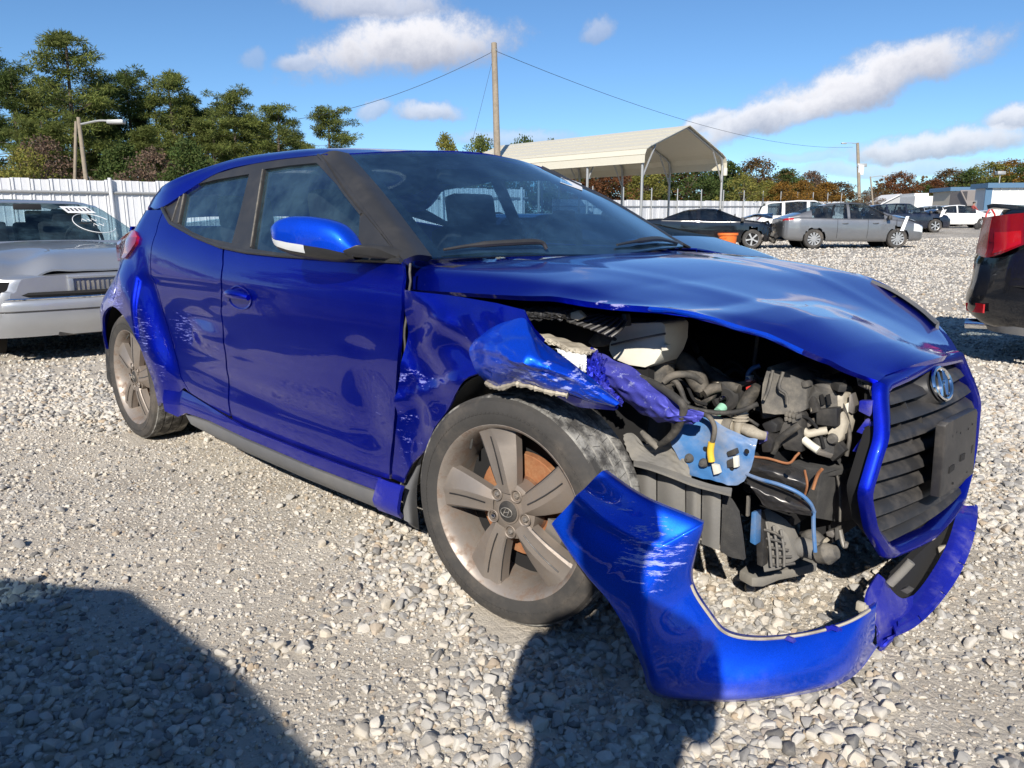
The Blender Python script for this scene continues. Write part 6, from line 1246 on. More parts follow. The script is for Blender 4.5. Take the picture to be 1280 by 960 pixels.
# silver saloon behind the tail of the wreck, facing us
def sil_warp(P, tb):
    P = P.copy(); x, y, z = P[..., 0], P[..., 1], P[..., 2]; k = np.clip((x-1.3)/1.0, 0, 1)*sstep(.25, -.6, y)*sstep(.66, .74, z); P[..., 2] += k*(-.07+.03*np.sin(y*14+x*4)+.02*np.sin(x*16)); return P
def sil_bits(r):
    for k in range(14): MB().box((2.60, -.25+.036*k, .60), (.03, .014, .12)).build('grille_bar', M['aluminium'], r)
    MB().box((2.585, .0, .60), (.02, .56, .16)).build('grille_back', M['inner_dark'], r); MB().box((2.605, -.27, .60), (.05, .04, .17)).build('grille_surround', M['silver_paint'], r, bevel=.01); MB().box((2.605, .27, .60), (.05, .04, .17)).build('grille_surround', M['silver_paint'], r, bevel=.01); MB().box((2.60, 0, .695), (.06, .58, .03)).build('grille_surround', M['silver_paint'], r, bevel=.01)
    c = crom([(2.40, -.93, .54), (2.58, -.70, .54), (2.66, -.3, .54), (2.68, 0, .54), (2.66, .3, .54), (2.58, .7, .54), (2.4, .93, .54)], 40)
    bp = surf(np.array([[p+np.array([-.06, 0, .0]) for p in c[::3]], [p+np.array([.02, 0, -.02]) for p in c[::3]], [p+np.array([.03, 0, -.10]) for p in c[::3]], [p+np.array([.02, 0, -.20]) for p in c[::3]], [p+np.array([-.03, 0, -.31]) for p in c[::3]]]), 20, 50); shell('bumper', bp, M['silver_paint'], .01, r, up=(1, 0, 0))
    MB().tube([p+np.array([.012, 0, -.005]) for p in c], .010, 6).build('bumper_strip', M['chrome'], r); MB().tube([p+np.array([.033, 0, -.10]) for p in c], .006, 6).build('bumper_groove', M['black_plastic'], r); MB().tube([p+np.array([-.03, 0, .025]) for p in c[6:36]], .022, 6).build('bumper_gap', M['inner_dark'], r)
    MB().box((2.60, .12, .33), (.10, .95, .07)).build('bumper_vent', M['inner_dark'], r); MB().box((2.58, .1, .245), (.10, 1.0, .05)).build('air_dam', M['black_plastic'], r, bevel=.01)
    MB().box((2.535, -.76, .625), (.10, .36, .10)).build('lamp_hole', M['inner_dark'], r); MB().box((2.545, -.43, .612), (.06, .16, .11)).build('head_lamp', M['lamp_clear'], r, bevel=.02)
    MB().box((2.5, -.80, .60), (.1, .10, .07)).build('broken_bracket', M['cream_plastic'], r, bevel=.01); MB().box((2.54, -.68, .585), (.06, .12, .05)).build('indicator', M['tape_yellow'], r, bevel=.01)
    hp = surf(np.array([[(1.12, -.80, .93), (1.12, -.3, .965), (1.12, 0, .97), (1.12, .3, .965), (1.12, .80, .93)], [(1.8, -.86, .885), (1.8, -.35, .925), (1.8, 0, .93), (1.8, .35, .925), (1.8, .86, .885)], [(2.2, -.88, .81), (2.25, -.4, .865), (2.25, 0, .875), (2.25, .4, .865), (2.2, .86, .82)], [(2.46, -.80, .68), (2.54, -.42, .755), (2.57, 0, .745), (2.55, .4, .755), (2.42, .80, .74)]]), 50, 44)
    u = (hp[..., 0]-1.12)/1.4; lf_ = sstep(-.1, -.62, hp[..., 1]); hp[..., 2] += lf_*sstep(.4, 1, u)*(-.025+.045*np.sin(hp[..., 1]*13+u*6)+.020*np.sin(u*19+hp[..., 1]*5)); shell('crumpled_hood', hp, M['silver_paint'], .015, r)
    wing_mirror(r, .95, 1.02, 1.94, 'silver_paint'); MB().box((.55, 0, 1.30), (.03, .24, .06)).build('rear_view_mirror', M['seat_fabric'], r, bevel=.01)
    # paper lot number and marker scribble on the glass
    def ws(u, v): x = .40+(1.17-.40)*u; z = 1.335+(.925-1.335)*u+.016; return np.array([x+.012, v*(.56+.16*u), z+.012])
    st = MB().raw([ws(.13, .50), ws(.13, .93), ws(.30, .97), ws(.30, .54)], [(0, 1, 2, 3)]).build('lot_sticker', M['paper'], r)
    for k in range(6): a = .56+.065*k; MB().raw([ws(.18, a), ws(.18, a+.035), ws(.255, a+.04), ws(.255, a+.005)], [(0, 1, 2, 3)]).build('sticker_digit', M['ink'], st).location = (.003, 0, .004)
    n = 26; MB().tube([ws(.56+.24*math.sin(q), .76+.27*math.cos(q)) for q in np.linspace(.6, 5.9, n)], .0035, 5).build('marker_line', M['paper'], r)
    for row, (a0, n_) in enumerate(((.62, 4), (.72, 3))): MB().tube([ws(.48+.12*row+.03*((-1)**k)+.0*k, a0+.035*k) for k in range(2*n_)], .003, 5).build('marker_line', M['paper'], r)
vehicle('parked_sedan', 'long silver saloon with creased hood and missing headlamp behind the blue car tail', (-7.95, -.08, 0.0), 0.0, 'silver_paint', L=5.2, W=1.98, top=[(-2.5, .9), (-2.0, 1.0), (-1.25, 1.33), (-.6, 1.37), (-.1, 1.375), (.35, 1.35), (1.2, .93), (2.5, .7)], belt=[(-2.6, .85), (-2.5, 1.0), (-1.8, 1.02), (-1, .94), (.3, .92), (1.2, .90), (1.7, .85), (2.2, .77), (2.5, .67), (2.6, .6)], hubs=(-1.4, 1.55), glass_x=((-1.2, -.3), (-.2, .95)), screen=(.42, 1.15), rear=(-1.9, -1.2), low=[(-2.6, .4), (-2.4, .28), (0, .22), (2.2, .24), (2.6, .35)], pieces=sil_bits, zs=.955, gm='glass_tint', roof_in=.22,
        plan=[(-2.6, .80), (-2.5, .9), (-2.0, .98), (-1, 1), (1.5, 1), (2.2, .965), (2.45, .90), (2.58, .78), (2.6, .70)])
# vehicle behind the photographer (seen in the picture by its shadow and in reflections)
vehicle('parked_suv', 'parked vehicle behind the viewer that throws the long shadow over the lower left gravel', (.43, -4.05, 0.0), math.pi, 'darkblue_paint', L=4.5, W=1.82, top=[(a, b-.16) for a, b in SUV_TOP], belt=SUV_BELT, glass_x=((-1.85, -1.25), (-1.15, -.25), (-.15, .85)), screen=(.2, 1.08), rear=(-2.15, -1.9), wr=.35)
for k, (x, y, m, lb) in enumerate(((-5.0, -4.35, 'black_paint', 'dark parked vehicle behind the viewpoint, mirrored in the blue rear door'), (5.6, -4.3, 'navy_paint', 'dark parked vehicle behind the viewpoint, mirrored in the blue fender'))):
    vehicle('parked_suv', lb, (x, y, 0.0), math.pi, m, L=4.5, W=1.82, top=[(a, b-.1) for a, b in SUV_TOP], belt=SUV_BELT, glass_x=((-1.85, -1.25), (-1.15, -.25), (-.15, .85)), screen=(.2, 1.08), rear=(-2.15, -1.9), wr=.35)
# ------------------------------------------------------------------ fences, carport, poles, buildings
mat('fence_white', (.70, .71, .73), .5, .1, .05, 4, (.45, .44, .42), .2, 3); mat('galvanised', (.42, .43, .43), .5, .6, .12, 12, (.3, .29, .27), .3, 6)
mat('pole_wood', (.27, .225, .17), .9, 0, .3, 9, (.16, .14, .11), .5, 4, .3, 60); mat('wire_black', (.03, .03, .032), .6); mat('roof_cream', (.70, .66, .54), .45, .2, .05, 3, (.5, .44, .33), .15, 3); mat('under_grey', (.42, .41, .39), .5, .3, .06)
mat('orange_plastic', (.75, .17, .03), .5, 0, .08); mat('wall_tan', (.50, .46, .38), .7, 0, .06, 2); mat('wall_white', (.72, .72, .70), .6, 0, .05, 2); mat('wall_grey', (.40, .41, .42), .7, 0, .06); mat('roof_blue', (.10, .19, .30), .5, .2, .08); mat('door_brown', (.17, .12, .10), .7, 0, .1); mat('shed_grey', (.22, .20, .19), .8, 0, .1); mat('red_paint', (.5, .03, .03), .4); mat('bark', (.11, .085, .065), .95, 0, .4, 14, bump=.6, bscale=40)
mat('skin', (.42, .24, .17), .6, 0, .08); mat('shirt_red', (.35, .07, .06), .9, 0, .1); mat('jeans', (.05, .07, .13), .9, 0, .15); mat('jacket', (.06, .06, .065), .9, 0, .15); mat('hair_dark', (.02, .015, .012), .7)
def LD(lat, d): p = CAM+_dh*d+np.array([_r[0], _r[1], 0])/math.hypot(_r[0], _r[1])*lat; return np.array([p[0], p[1], float(ground_z(p[0], p[1]))])
Z = np.array([0, 0, 1.])
def rib_panel(w, h):
    """pressed steel sheet, ribbed, in local x (width), z (height)"""
    mb = MB(); xs = []; 
    for a, y in ((0, 0), (.06, 0), (.10, -.025), (.16, -.025), (.20, 0), (.46, 0), (.50, -.012), (.54, -.012), (.58, 0), (.90, 0), (.94, -.018), (1.0, -.018)): xs.append((a*w, y))
    F = np.array([[(x, y, z) for x, y in xs] for z in (0, h)]); B = F+np.array([0, .006, 0]); mb.grid(F, flip=False); mb.grid(B, flip=True); mb.grid(np.stack([F[1], B[1]]), flip=False)
    return mb.mesh('panel', M['fence_white'], sharp=20)
def fence(name, label, A, B, h, pw, post_every, posts_up=0.0, rail_z=(.84,), post_r=.04, panel_part=True):
    root = empty(name, A, 0, label, 'fence', 'white metal fences round the yard'); d = B-A; Lf = math.hypot(d[0], d[1]); a = math.atan2(d[1], d[0]); root.rotation_euler = (0, 0, a); n = int(Lf/pw); me = rib_panel(pw*.985, h)
    for k in range(n):
        x = k*pw; p = A+d*(x/Lf); o = bpy.data.objects.new('panel', me); link(o, root); o.location = (x, 0, float(ground_z(p[0], p[1]))-A[2]-.05+.012*math.sin(k*2.3))
    g = lambda x: float(ground_z(*(A+d*(x/Lf))[:2]))-A[2]
    for rz in rail_z:
        MB().tube([(x, -.05, g(x)+h*rz) for x in np.linspace(0, Lf, 30)], .028, 8).build('rail', M['galvanised'], root)
    pm = MB().tube([(0, 0, -.2), (0, 0, h+posts_up)], post_r, 10).mesh('post', M['galvanised' if posts_up else 'fence_white'])
    for k in range(int(Lf/post_every)+1):
        x = k*post_every+.4; o = bpy.data.objects.new('post', pm); link(o, root); o.location = (x, -.09, g(x))
    return root
fence('metal_fence', 'white ribbed sheet metal fence behind the silver saloon at left', LD(-16.5, 12.5), LD(.5, 24.8), 2.02, .36, 2.9)
fence('metal_fence', 'long white metal fence with tall posts behind the row of parked cars', LD(2.0, 38), LD(27, 63), 1.95, 1.0, 2.6, .62, (.80, .30), .035)
# carport
cp = empty('carport', (-15, 21, float(ground_z(-15, 21))), 0, 'open cream metal carport on thin grey posts beyond the blue car', 'carport'); Wc, Lc, He, Hr = 5.6, 10.0, 3.22, 4.42
sec = [(-.06, He-.28), (-.05, He), (.06, He+.20), (.30, He+.32), (Wc/2, Hr), (Wc-.30, He+.32), (Wc-.06, He+.20), (Wc+.05, He), (Wc+.06, He-.28)]
NS = 5
for s_ in range(NS):   # the roof is laid in sheets
    pass
rs_ = []
for k, (i0, i1) in enumerate(((0, 1), (1, 2), (2, 3))): rs_.append((i0, i1))
def cp_sheet(q0, q1, x0, x1):
    a = np.array([[(x, *q) for x in np.linspace(x0, x1, 2)] for q in (q0, q1)]); return a
slope_l = [np.array(sec[i], float) for i in range(5)]; slope_r = [np.array(sec[8-i], float) for i in range(5)]
for sl in (slope_l, slope_r):
    run = dens(np.array(sl[3:5]), .62, False); pts = [sl[0], sl[1], sl[2], *run]
    for q0, q1 in [(pts[0], pts[1]), (pts[1], pts[2]), (pts[2], pts[3])]+list(zip(pts[3:-1], pts[4:])):
        a = cp_sheet(q0, q1, .15, -Lc); n = np.array([0, -(q1[1]-q0[1]), q1[0]-q0[0]]); n /= np.linalg.norm(n); n = n if n[2] > 0 or (abs(n[2]) < .1 and ((q0[0] < 1) == (n[1] < 0))) else -n
        top_ = a+n*.018; mb = MB(); mb.grid(a); mb.grid(top_, flip=True); mb.grid(np.stack([a[0], top_[0]])); mb.grid(np.stack([a[-1], top_[-1]])); mb.grid(np.stack([a[:, 0], top_[:, 0]])); mb.grid(np.stack([a[:, -1], top_[:, -1]]))
        mb2 = MB(); mb2.grid(top_); rb = [a[0]+n*.034, a[0]+n*.034+(a[1]-a[0])*.06]; mb.grid(np.stack([a[0]+n*.02, *rb, a[0]+n*.02+(a[1]-a[0])*.08])); mb.build('roof_sheet', [M['roof_cream']], cp, sharp=20, recalc=True)
for x in (0, -2.5, -5, -7.5, -9.9):
    MB().tube([(x, .02, -.1), (x, .02, He-.1)], .05, 8).build('post', M['galvanised'], cp); MB().tube([(x, Wc-.02, -.1), (x, Wc-.02, He-.1)], .05, 8).build('post', M['galvanised'], cp)
    MB().tube([(x, .02, He-.1), (x, .10, He+.15), (x, .3, He+.27), (x, Wc/2, Hr-.05), (x, Wc-.3, He+.27), (x, Wc-.10, He+.15), (x, Wc-.02, He-.1)], .045, 6).build('rafter', M['galvanised'], cp)
    for y0, s_ in ((.04, 1), (Wc-.04, -1)): MB().tube([(x, y0, He-.75), (x, y0+s_*.35, He-.2), (x, y0+s_*.75, He+.38)], .035, 6).build('brace', M['galvanised'], cp)
MB().box((.12, Wc+.02, He-.35), (.12, .12, .3)).build('corner_box', M['white_plastic'], cp, bevel=.02)
# poles and wires
def pole(label, base, top, r0, r1, lamp=None, cross=None, name='utility_pole'):
    root = empty(name, base, 0, label, 'pole'); t = np.asarray(top)-base; q = crom([np.array([0, 0, -.3]), t*.5, t], 10); MB().tube(q, np.linspace(r0, r1, 10), 10).build('shaft', M['pole_wood'], root)
    if lamp is not None:
        e = t*lamp[1]; s = np.array([_r[0], _r[1], 0])*lamp[0]; MB().tube(crom([e, e+s*.5+Z*.10, e+s*.8+Z*.1], 8), .03, 6).build('lamp_arm', M['galvanised'], root); MB().box(e+s*1.0+Z*.07, (.5, .22, .12), rot=Matrix.Rotation(face_r, 3, 'Z')).build('lamp_head', M['galvanised'], root, bevel=.04)
    for k, (f, w_, h_, m) in enumerate(cross or ()): MB().box(t*f+np.array([_r[0], _r[1], 0])*w_*.3-_dh*.15, (w_, .2, h_), rot=Matrix.Rotation(face_r, 3, 'Z')).build('bracket_box', M[m], root, bevel=.02)
    return root, base+t
def topat(px, py, d): return at(px, py, D=d)
b0 = LD((626-640)/950*33, 33); t0 = topat(617.5, 54, 32.2); _, P0 = pole('tall bare wooden utility pole rising behind the blue car roof', b0, t0, .16, .12)
MB().box((0, 0, 0), (.30, .1, .08)).build('insulator', M['galvanised'], _).location = [float(q) for q in (t0-b0)*.965]
b1 = LD((1067-640)/950*72, 72); t1 = topat(1072, 179, 72); _, P1 = pole('far wooden utility pole with lamp arm above the grey sedan', b1, t1, .17, .13, (-1.3, .99), ((.72, .9, .3, 'galvanised'), (.66, .5, .9, 'fence_white'), (.10, 1.6, 1.3, 'fence_white')))
b2 = LD((1085-640)/950*66, 66); t2 = topat(1088, 221, 66); pole('slim lamp post with short arm right of the far utility pole', b2, t2, .09, .06, (1.3, .99), name='lamp_post')
b3 = LD((127-640)/950*23, 23); t3 = topat(98, 147, 22.5); pole('leaning grey wooden pole with lamp among the pines at left', b3, t3, .075, .055, (1.1, .95), name='lamp_post')
b4 = LD((101-640)/950*27, 27); t4 = topat(95, 152, 26.5); pole('second short wooden pole hidden in the pines beside the leaning lamp', b4, t4, .06, .05)
def wire(label, a, b, sag, r, n=30):
    a, b = np.asarray(a), np.asarray(b); q = np.array([a+(b-a)*t-Z*sag*4*t*(1-t) for t in np.linspace(0, 1, n)]); o = MB().tube(q-a, r, 5).build('power_line', M['wire_black'], None); o.location = a.tolist(); tag(o, label, 'cable', 'cables between the poles'); return o
wire('long overhead cable running right from the tall pole to the far pole', topat(620, 64, 32.2), topat(1066, 184, 72), 1.15, .011); wire('overhead cable running left from the tall pole over the pines', topat(617, 64, 32.2), topat(240, 150, 40), 1.1, .011)
wire('thin guy wire slanting down from the tall pole', topat(615, 78, 32.2), topat(590, 178, 30.5), .02, .007)
# buildings at the right
def block(name, label, px0, px1, d, ptop, m, depth=8, cat='building', turn=0, roof=None, gable=0, extras=None, rib=0):
    a, b = LD((px0-640)/950*d, d), LD((px1-640)/950*d, d); w_ = np.linalg.norm((b-a)[:2]); h = at((px0+px1)/2, ptop, D=d)[2]-a[2]
    root = empty(name, a, face_r+turn, label, cat, None); mb = MB(); mb.box((w_/2, depth/2, h/2-.1), (w_, depth, h+.2)); mb.build('wall', M[m], root)
    if rib:
        for k in range(int(w_/rib)): MB().box((k*rib+rib*.5, -.02, h/2), (.07, .05, h)).build('wall_rib', M[m], root)
    if gable: g = [(-.2, -.2, h), (w_+.2, -.2, h), (w_*.5, -.2, h+gable)]; MB().prism([(0, 0, h+.01), (w_, 0, h+.01), (w_*.5, 0, h+gable-.05)], (0, depth, 0)).build('gable', M[m], root, recalc=True); [MB().prism(q, (0, depth+.5, 0)).build('roof', M[roof], root, recalc=True) for q in ([(-.3, -.25, h-.1), (w_*.5, -.25, h+gable), (w_*.5, -.25, h+gable+.10), (-.3, -.25, h+.0)], [(w_*.5, -.25, h+gable), (w_+.3, -.25, h-.1), (w_+.3, -.25, h), (w_*.5, -.25, h+gable+.10)])]
    elif roof: MB().prism([(-.25, -.3, h), (w_+.25, -.3, h), (w_+.25, -.3, h+.35), (-.25, -.3, h+.35)], (0, depth+.6, .0)).build('roof', M[roof], root, recalc=True)
    if extras: extras(root, w_, h)
    return root
block('shed', 'grey gabled shed far back between the lamp post and the white trailer', 1091, 1134, 84, 256, 'wall_grey', 4, 'shed', roof='wall_white', gable=1.0)
def trailer_bits(r, w_, h):
    MB().box((w_*.2, -.06, h*.45), (.7, .06, .5)).build('vent', M['shed_grey'], r); [MB().box((w_*f, -.04, h*.5), (.06, .05, h*.9)).build('wall_rib', M['wall_white'], r) for f in (.3, .55, .7, .78, .86, .94)]; MB().box((w_*.25, 2, h+.15), (w_*.4, 3, .3)).build('roof_unit', M['wall_white'], r)
block('box_trailer', 'white box trailer standing between the grey shed and tan building', 1131, 1174, 78, 246, 'wall_white', 3, 'trailer', extras=trailer_bits)
def tan_bits(r, w_, h): pass
block('metal_building', 'tan ribbed metal building with blue roof edge behind the white cars', 1174, 1217, 72, 240, 'wall_tan', 3, roof='roof_blue', rib=.9)
def shed_bits(r, w_, h): MB().box((w_*.5, -.05, h*.25), (w_*.96, .1, h*.5)).build('door', M['door_brown'], r); MB().prism([(-.1, -.3, h*.55), (w_+.1, -.3, h*.55), (w_+.1, .9, h), (-.1, .9, h)], (0, 0, .12)).build('roof', M['shed_grey'], r, recalc=True)
block('storage_shed', 'small brown storage shed with dark shingled roof against the tan building', 1194, 1218, 64, 240, 'shed_grey', 2.5, 'shed', extras=shed_bits)
def white_b(r, w_, h):
    f = MB().box((w_*.56, -.05, h*.62), (1.0, .08, .65)).build('window', M['shed_grey'], r); MB().box((w_*.56, -.10, h*.62), (.86, .02, .52)).build('pane', M['glass_dark'], f); MB().tube([(w_*.08, -.3, h+.3), (w_*.08, -.3, h+1.0)], .04, 6).build('roof_vent', M['galvanised'], r); MB().box((w_*.08, -.3, h+1.05), (.6, .4, .25)).build('vent_cap', M['galvanised'], r, bevel=.05)
    MB().box((.02, -.03, h/2), (.5, .06, h)).build('corner_trim', M['roof_blue'], r)
block('metal_building', 'white ribbed metal building with small window at the far right', 1219, 1330, 58, 236, 'wall_white', 1.6, roof='roof_blue', rib=.62, extras=white_b)
# orange bin
bn = empty('trash_bin', LD((906-640)/950*24, 24), 0, 'orange plastic bin with rim standing before the black wreck', 'bin'); mb = MB(); mb.lathe([(.001, .01), (.22, .01), (.285, .52), (.30, .52), (.30, .56), (.27, .56), (.21, .03)], (0, 0, 1), seg=20); mb.build('bucket', M['orange_plastic'], bn); MB().lathe([(.300, .515), (.315, .515), (.315, .58), (.30, .585)], (0, 0, 1), seg=20).build('rim', M['orange_plastic'], bn); MB().box((0, -.26, .44), (.2, .04, .04)).build('handle', M['orange_plastic'], bn)
# hand truck by the white cars
ht = empty('hand_truck', LD((1226-640)/950*47, 47), face_r, 'red wheeled hand truck on the gravel before the white building', 'hand truck')
MB().tube([(-.35, 0, .15), (-.3, 0, .9), (-.1, 0, 1.3)], .05, 6).build('frame', M['red_paint'], ht); MB().tube([(.35, 0, .15), (.2, 0, .9), (-.1, 0, 1.3)], .05, 6).build('frame', M['red_paint'], ht); MB().box((0, 0, .35), (.8, .3, .12)).build('bed', M['red_paint'], ht, bevel=.02); MB().tube([(-.1, 0, 1.3), (.05, 0, 1.75)], .035, 6).build('handle', M['galvanised'], ht)
for x in (-.75, .55): MB().lathe([(.001, -.1), (.16, -.1), (.2, -.07), (.2, .07), (.16, .1)], (0, 1, 0), (x, 0, .2), 18).build('wheel', M['rubber'], ht)
MB().box((0, .05, .2), (1.5, .1, .08)).build('axle', M['steel_black'], ht)
# ------------------------------------------------------------------ people
def figure(name, label, loc, rz, joints, edges, radii, mat_top, mat_leg, split_z, head_c, head_r):
    root = empty(name, loc, rz, label, 'person'); me = bpy.data.meshes.new('body'); me.from_pydata(joints, edges, []); o = bpy.data.objects.new('body', me); link(o, root)
    sk = o.modifiers.new('skin', 'SKIN'); lay = me.skin_vertices[0] if me.skin_vertices else None
    if lay is None: bm = bmesh.new(); bm.from_mesh(me); bm.verts.layers.skin.verify(); bm.to_mesh(me); bm.free(); lay = me.skin_vertices[0]
    for i, r_ in enumerate(radii): lay.data[i].radius = (r_, r_*.85) if not isinstance(r_, tuple) else r_
    lay.data[0].use_root = True
    sk.use_smooth_shade = True; sb = o.modifiers.new('sub', 'SUBSURF'); sb.levels = 2; sb.render_levels = 2
    dg = bpy.context.evaluated_depsgraph_get(); ev = o.evaluated_get(dg); m2 = bpy.data.meshes.new_from_object(ev); o.modifiers.clear(); o.data = m2; m2.materials.clear()
    for m in (mat_top, mat_leg, 'skin'): m2.materials.append(M[m])
    for p in m2.polygons:
        c = p.center; p.material_index = 0 if c.z > split_z else 1
        if c.z > head_c[2]-head_r*1.55 and math.hypot(c.x-head_c[0], c.y-head_c[1]) < head_r*1.3: p.material_index = 2
        if any((c-Vector(joints[k])).length < .085 for k in joints_hand): p.material_index = 2
    m2.shade_smooth(); return root
joints_hand = ()
def make_person(name, label, loc, rz, pose, h=1.72, top='jacket', leg='jeans', bulk=1.0):
    """x is forward; pose gives elbows and hands (right, left)"""
    global joints_hand
    s = h/1.72; J = []; E = []; Rd = []
    def add(p, r_, parent=None):
        J.append(tuple(np.array(p)*s)); Rd.append(r_*s if not isinstance(r_, tuple) else tuple(a*s for a in r_)); 
        if parent is not None: E.append((parent, len(J)-1))
        return len(J)-1
    pel = add((0, 0, .93), (.15*bulk, .14)); ab = add((0, 0, 1.10), (.15*bulk, .13), pel); ch = add((.01, 0, 1.30), (.165*bulk, .13), ab); nk = add((0, 0, 1.455), .06, ch); hd0 = add((.02, 0, 1.54), .075, nk); hd = add((.03, 0, 1.63), .088, hd0); add((.025, 0, 1.685), .06, hd)
    for sy, (el, ha) in zip((-1, 1), pose):
        hip = add((0, sy*.10, .86), .095, pel); kn = add((.02, sy*.12, .50), .062, hip); an = add((-.01, sy*.13, .10), .042, kn); add((.10, sy*.14, .045), .042, an); 
        sh = add((0, sy*.19, 1.385), .062, ch); e = add(el, .045, sh); w0 = add(tuple(np.array(el)*.12+np.array(ha)*.88), .030, e); hn = add(ha, .036, w0); joints_hand = joints_hand+(hn, w0) if sy == 1 else (hn, w0)
        d = np.array(ha)-np.array(el); d /= np.linalg.norm(d); up = np.cross(d, (0, sy, 0)); up /= np.linalg.norm(up)+1e-9; lat = np.cross(up, d)
        for k, ln in enumerate((.055, .065, .068, .058)): b_ = add(tuple(np.array(ha)+d*.05+lat*(k-1.5)*.018), .011, hn); add(tuple(np.array(ha)+d*(.05+ln*.6)+lat*(k-1.5)*.02-up*.012), .009, b_)
        t0_ = add(tuple(np.array(ha)+d*.02+lat*-.034), .012, hn); add(tuple(np.array(ha)+d*.055+lat*-.05-up*.01), .010, t0_)
    r = figure(name, label, loc, rz, J, E, Rd, top, leg, .90*s, np.array([.03, 0, 1.62])*s, .10*s)
    hc_ = np.array([.022, 0, 1.655])*s; mb = MB(); mb.lathe([(.001, .062*s), (.055*s, .056*s), (.088*s, .025*s), (.096*s, -.01*s), (.094*s, -.045*s)], (-.18, 0, 1), hc_, 20); mb.build('hair', M['hair_dark'], r)
    mb = MB(); mb.lathe([(.0001, .03*s), (.010*s, .012*s), (.016*s, -.012*s), (.001, -.02*s)], (.25, 0, 1), np.array([.118, 0, 1.60])*s, 8); mb.build('nose', M['skin'], r)
    for sy in (-1, 1): MB().lathe([(.0001, .004), (.008*s, .003), (.011*s, -.002)], (1, sy*.3, 0), np.array([.104, sy*.035, 1.63])*s, 8).build('eye', M['hair_dark'], r); MB().lathe([(.001, .012*s), (.02*s, .008*s), (.024*s, -.004*s)], (0, sy, 0), np.array([.02, sy*.088, 1.615])*s, 10).build('ear', M['skin'], r)
    MB().box(np.array([.11, 0, 1.57])*s, (.01*s, .045*s, .008*s)).build('mouth', M['shirt_red'], r); return r
make_person('person', 'person standing behind the viewpoint whose rounded shadow falls across the blue bumper', (1.575, -2.645, 0), math.atan2(.83, -.56), (((.08, -.19, 1.13), (.27, -.07, 1.22)), ((.08, .19, 1.13), (.27, .07, 1.22))), 1.78, bulk=2.25)
make_person('person', 'person in a reddish top bending by the white car near the brown shed', LD((1203-640)/950*56, 56), face_r, (((.18, -.25, 1.12), (.40, -.2, .98)), ((.18, .25, 1.12), (.40, .2, .98))), 1.72, 'shirt_red', 'jeans')
# ------------------------------------------------------------------ trees
def leafmat(name, cols, trans=.38):
    m, t, b = newmat(name); g = t.add('ShaderNodeNewGeometry'); oi = t.add('ShaderNodeObjectInfo'); r = g.outputs['Random Per Island']
    c = t.ramp(r, *[(i/(len(cols)-1), cc) for i, cc in enumerate(cols)]); co = t.add('ShaderNodeTexCoord').outputs['Object']
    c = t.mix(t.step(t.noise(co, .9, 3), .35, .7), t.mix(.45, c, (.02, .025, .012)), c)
    t.put(b.inputs['Base Color'], c); b.inputs['Roughness'].default_value = .7; b.inputs['Specular IOR Level'].default_value = .2
    tl = t.add('ShaderNodeBsdfTranslucent'); t.put(tl.inputs[0], c); mx = t.add('ShaderNodeMixShader'); mx.inputs[0].default_value = trans; t.l.new(b.outputs[0], mx.inputs[1]); t.l.new(tl.outputs[0], mx.inputs[2]); t.l.new(mx.outputs[0], t.n['Material Output'].inputs[0])
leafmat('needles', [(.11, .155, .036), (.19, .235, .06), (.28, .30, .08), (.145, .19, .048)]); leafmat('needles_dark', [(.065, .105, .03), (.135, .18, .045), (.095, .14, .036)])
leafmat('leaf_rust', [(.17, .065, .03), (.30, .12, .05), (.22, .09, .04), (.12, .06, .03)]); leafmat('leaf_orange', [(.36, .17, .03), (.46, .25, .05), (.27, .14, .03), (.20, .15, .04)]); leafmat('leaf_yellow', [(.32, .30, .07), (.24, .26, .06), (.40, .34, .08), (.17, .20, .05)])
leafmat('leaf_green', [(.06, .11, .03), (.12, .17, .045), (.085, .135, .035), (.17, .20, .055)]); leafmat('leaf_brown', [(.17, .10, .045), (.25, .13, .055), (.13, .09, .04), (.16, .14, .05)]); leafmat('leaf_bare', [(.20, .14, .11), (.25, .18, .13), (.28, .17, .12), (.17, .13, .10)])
def blades(C, n, rad, ln, wd, r, flat=.8, droop=0, quad=True):
    """n small leaf faces round each clump centre"""
    k = len(C)*n; c = np.repeat(C, n, 0); rr = np.repeat(rad, n)
    d = r.normal(size=(k, 3)); d /= np.linalg.norm(d, axis=1)[:, None]; q = c+d*(rr*r.random(k)**.45)[:, None]*np.array([1, 1, flat])
    a = r.normal(size=(k, 3))+d*.9; a /= np.linalg.norm(a, axis=1)[:, None]; b = np.cross(a, r.normal(size=(k, 3))); b /= np.linalg.norm(b, axis=1)[:, None]
    l = ln*r.uniform(.6, 1.3, k)[:, None]; w_ = wd*r.uniform(.6, 1.3, k)[:, None]
    V = np.stack([q-b*w_*.3, q+a*l*.5-b*w_, q+a*l, q+a*l*.5+b*w_], 1).reshape(-1, 3); F = np.arange(4*k).reshape(-1, 4); return V, F
def limbs(mb, pts_r): 
    for q, r0, r1 in pts_r: mb.tube(q, np.linspace(r0, r1, len(q)), 6)
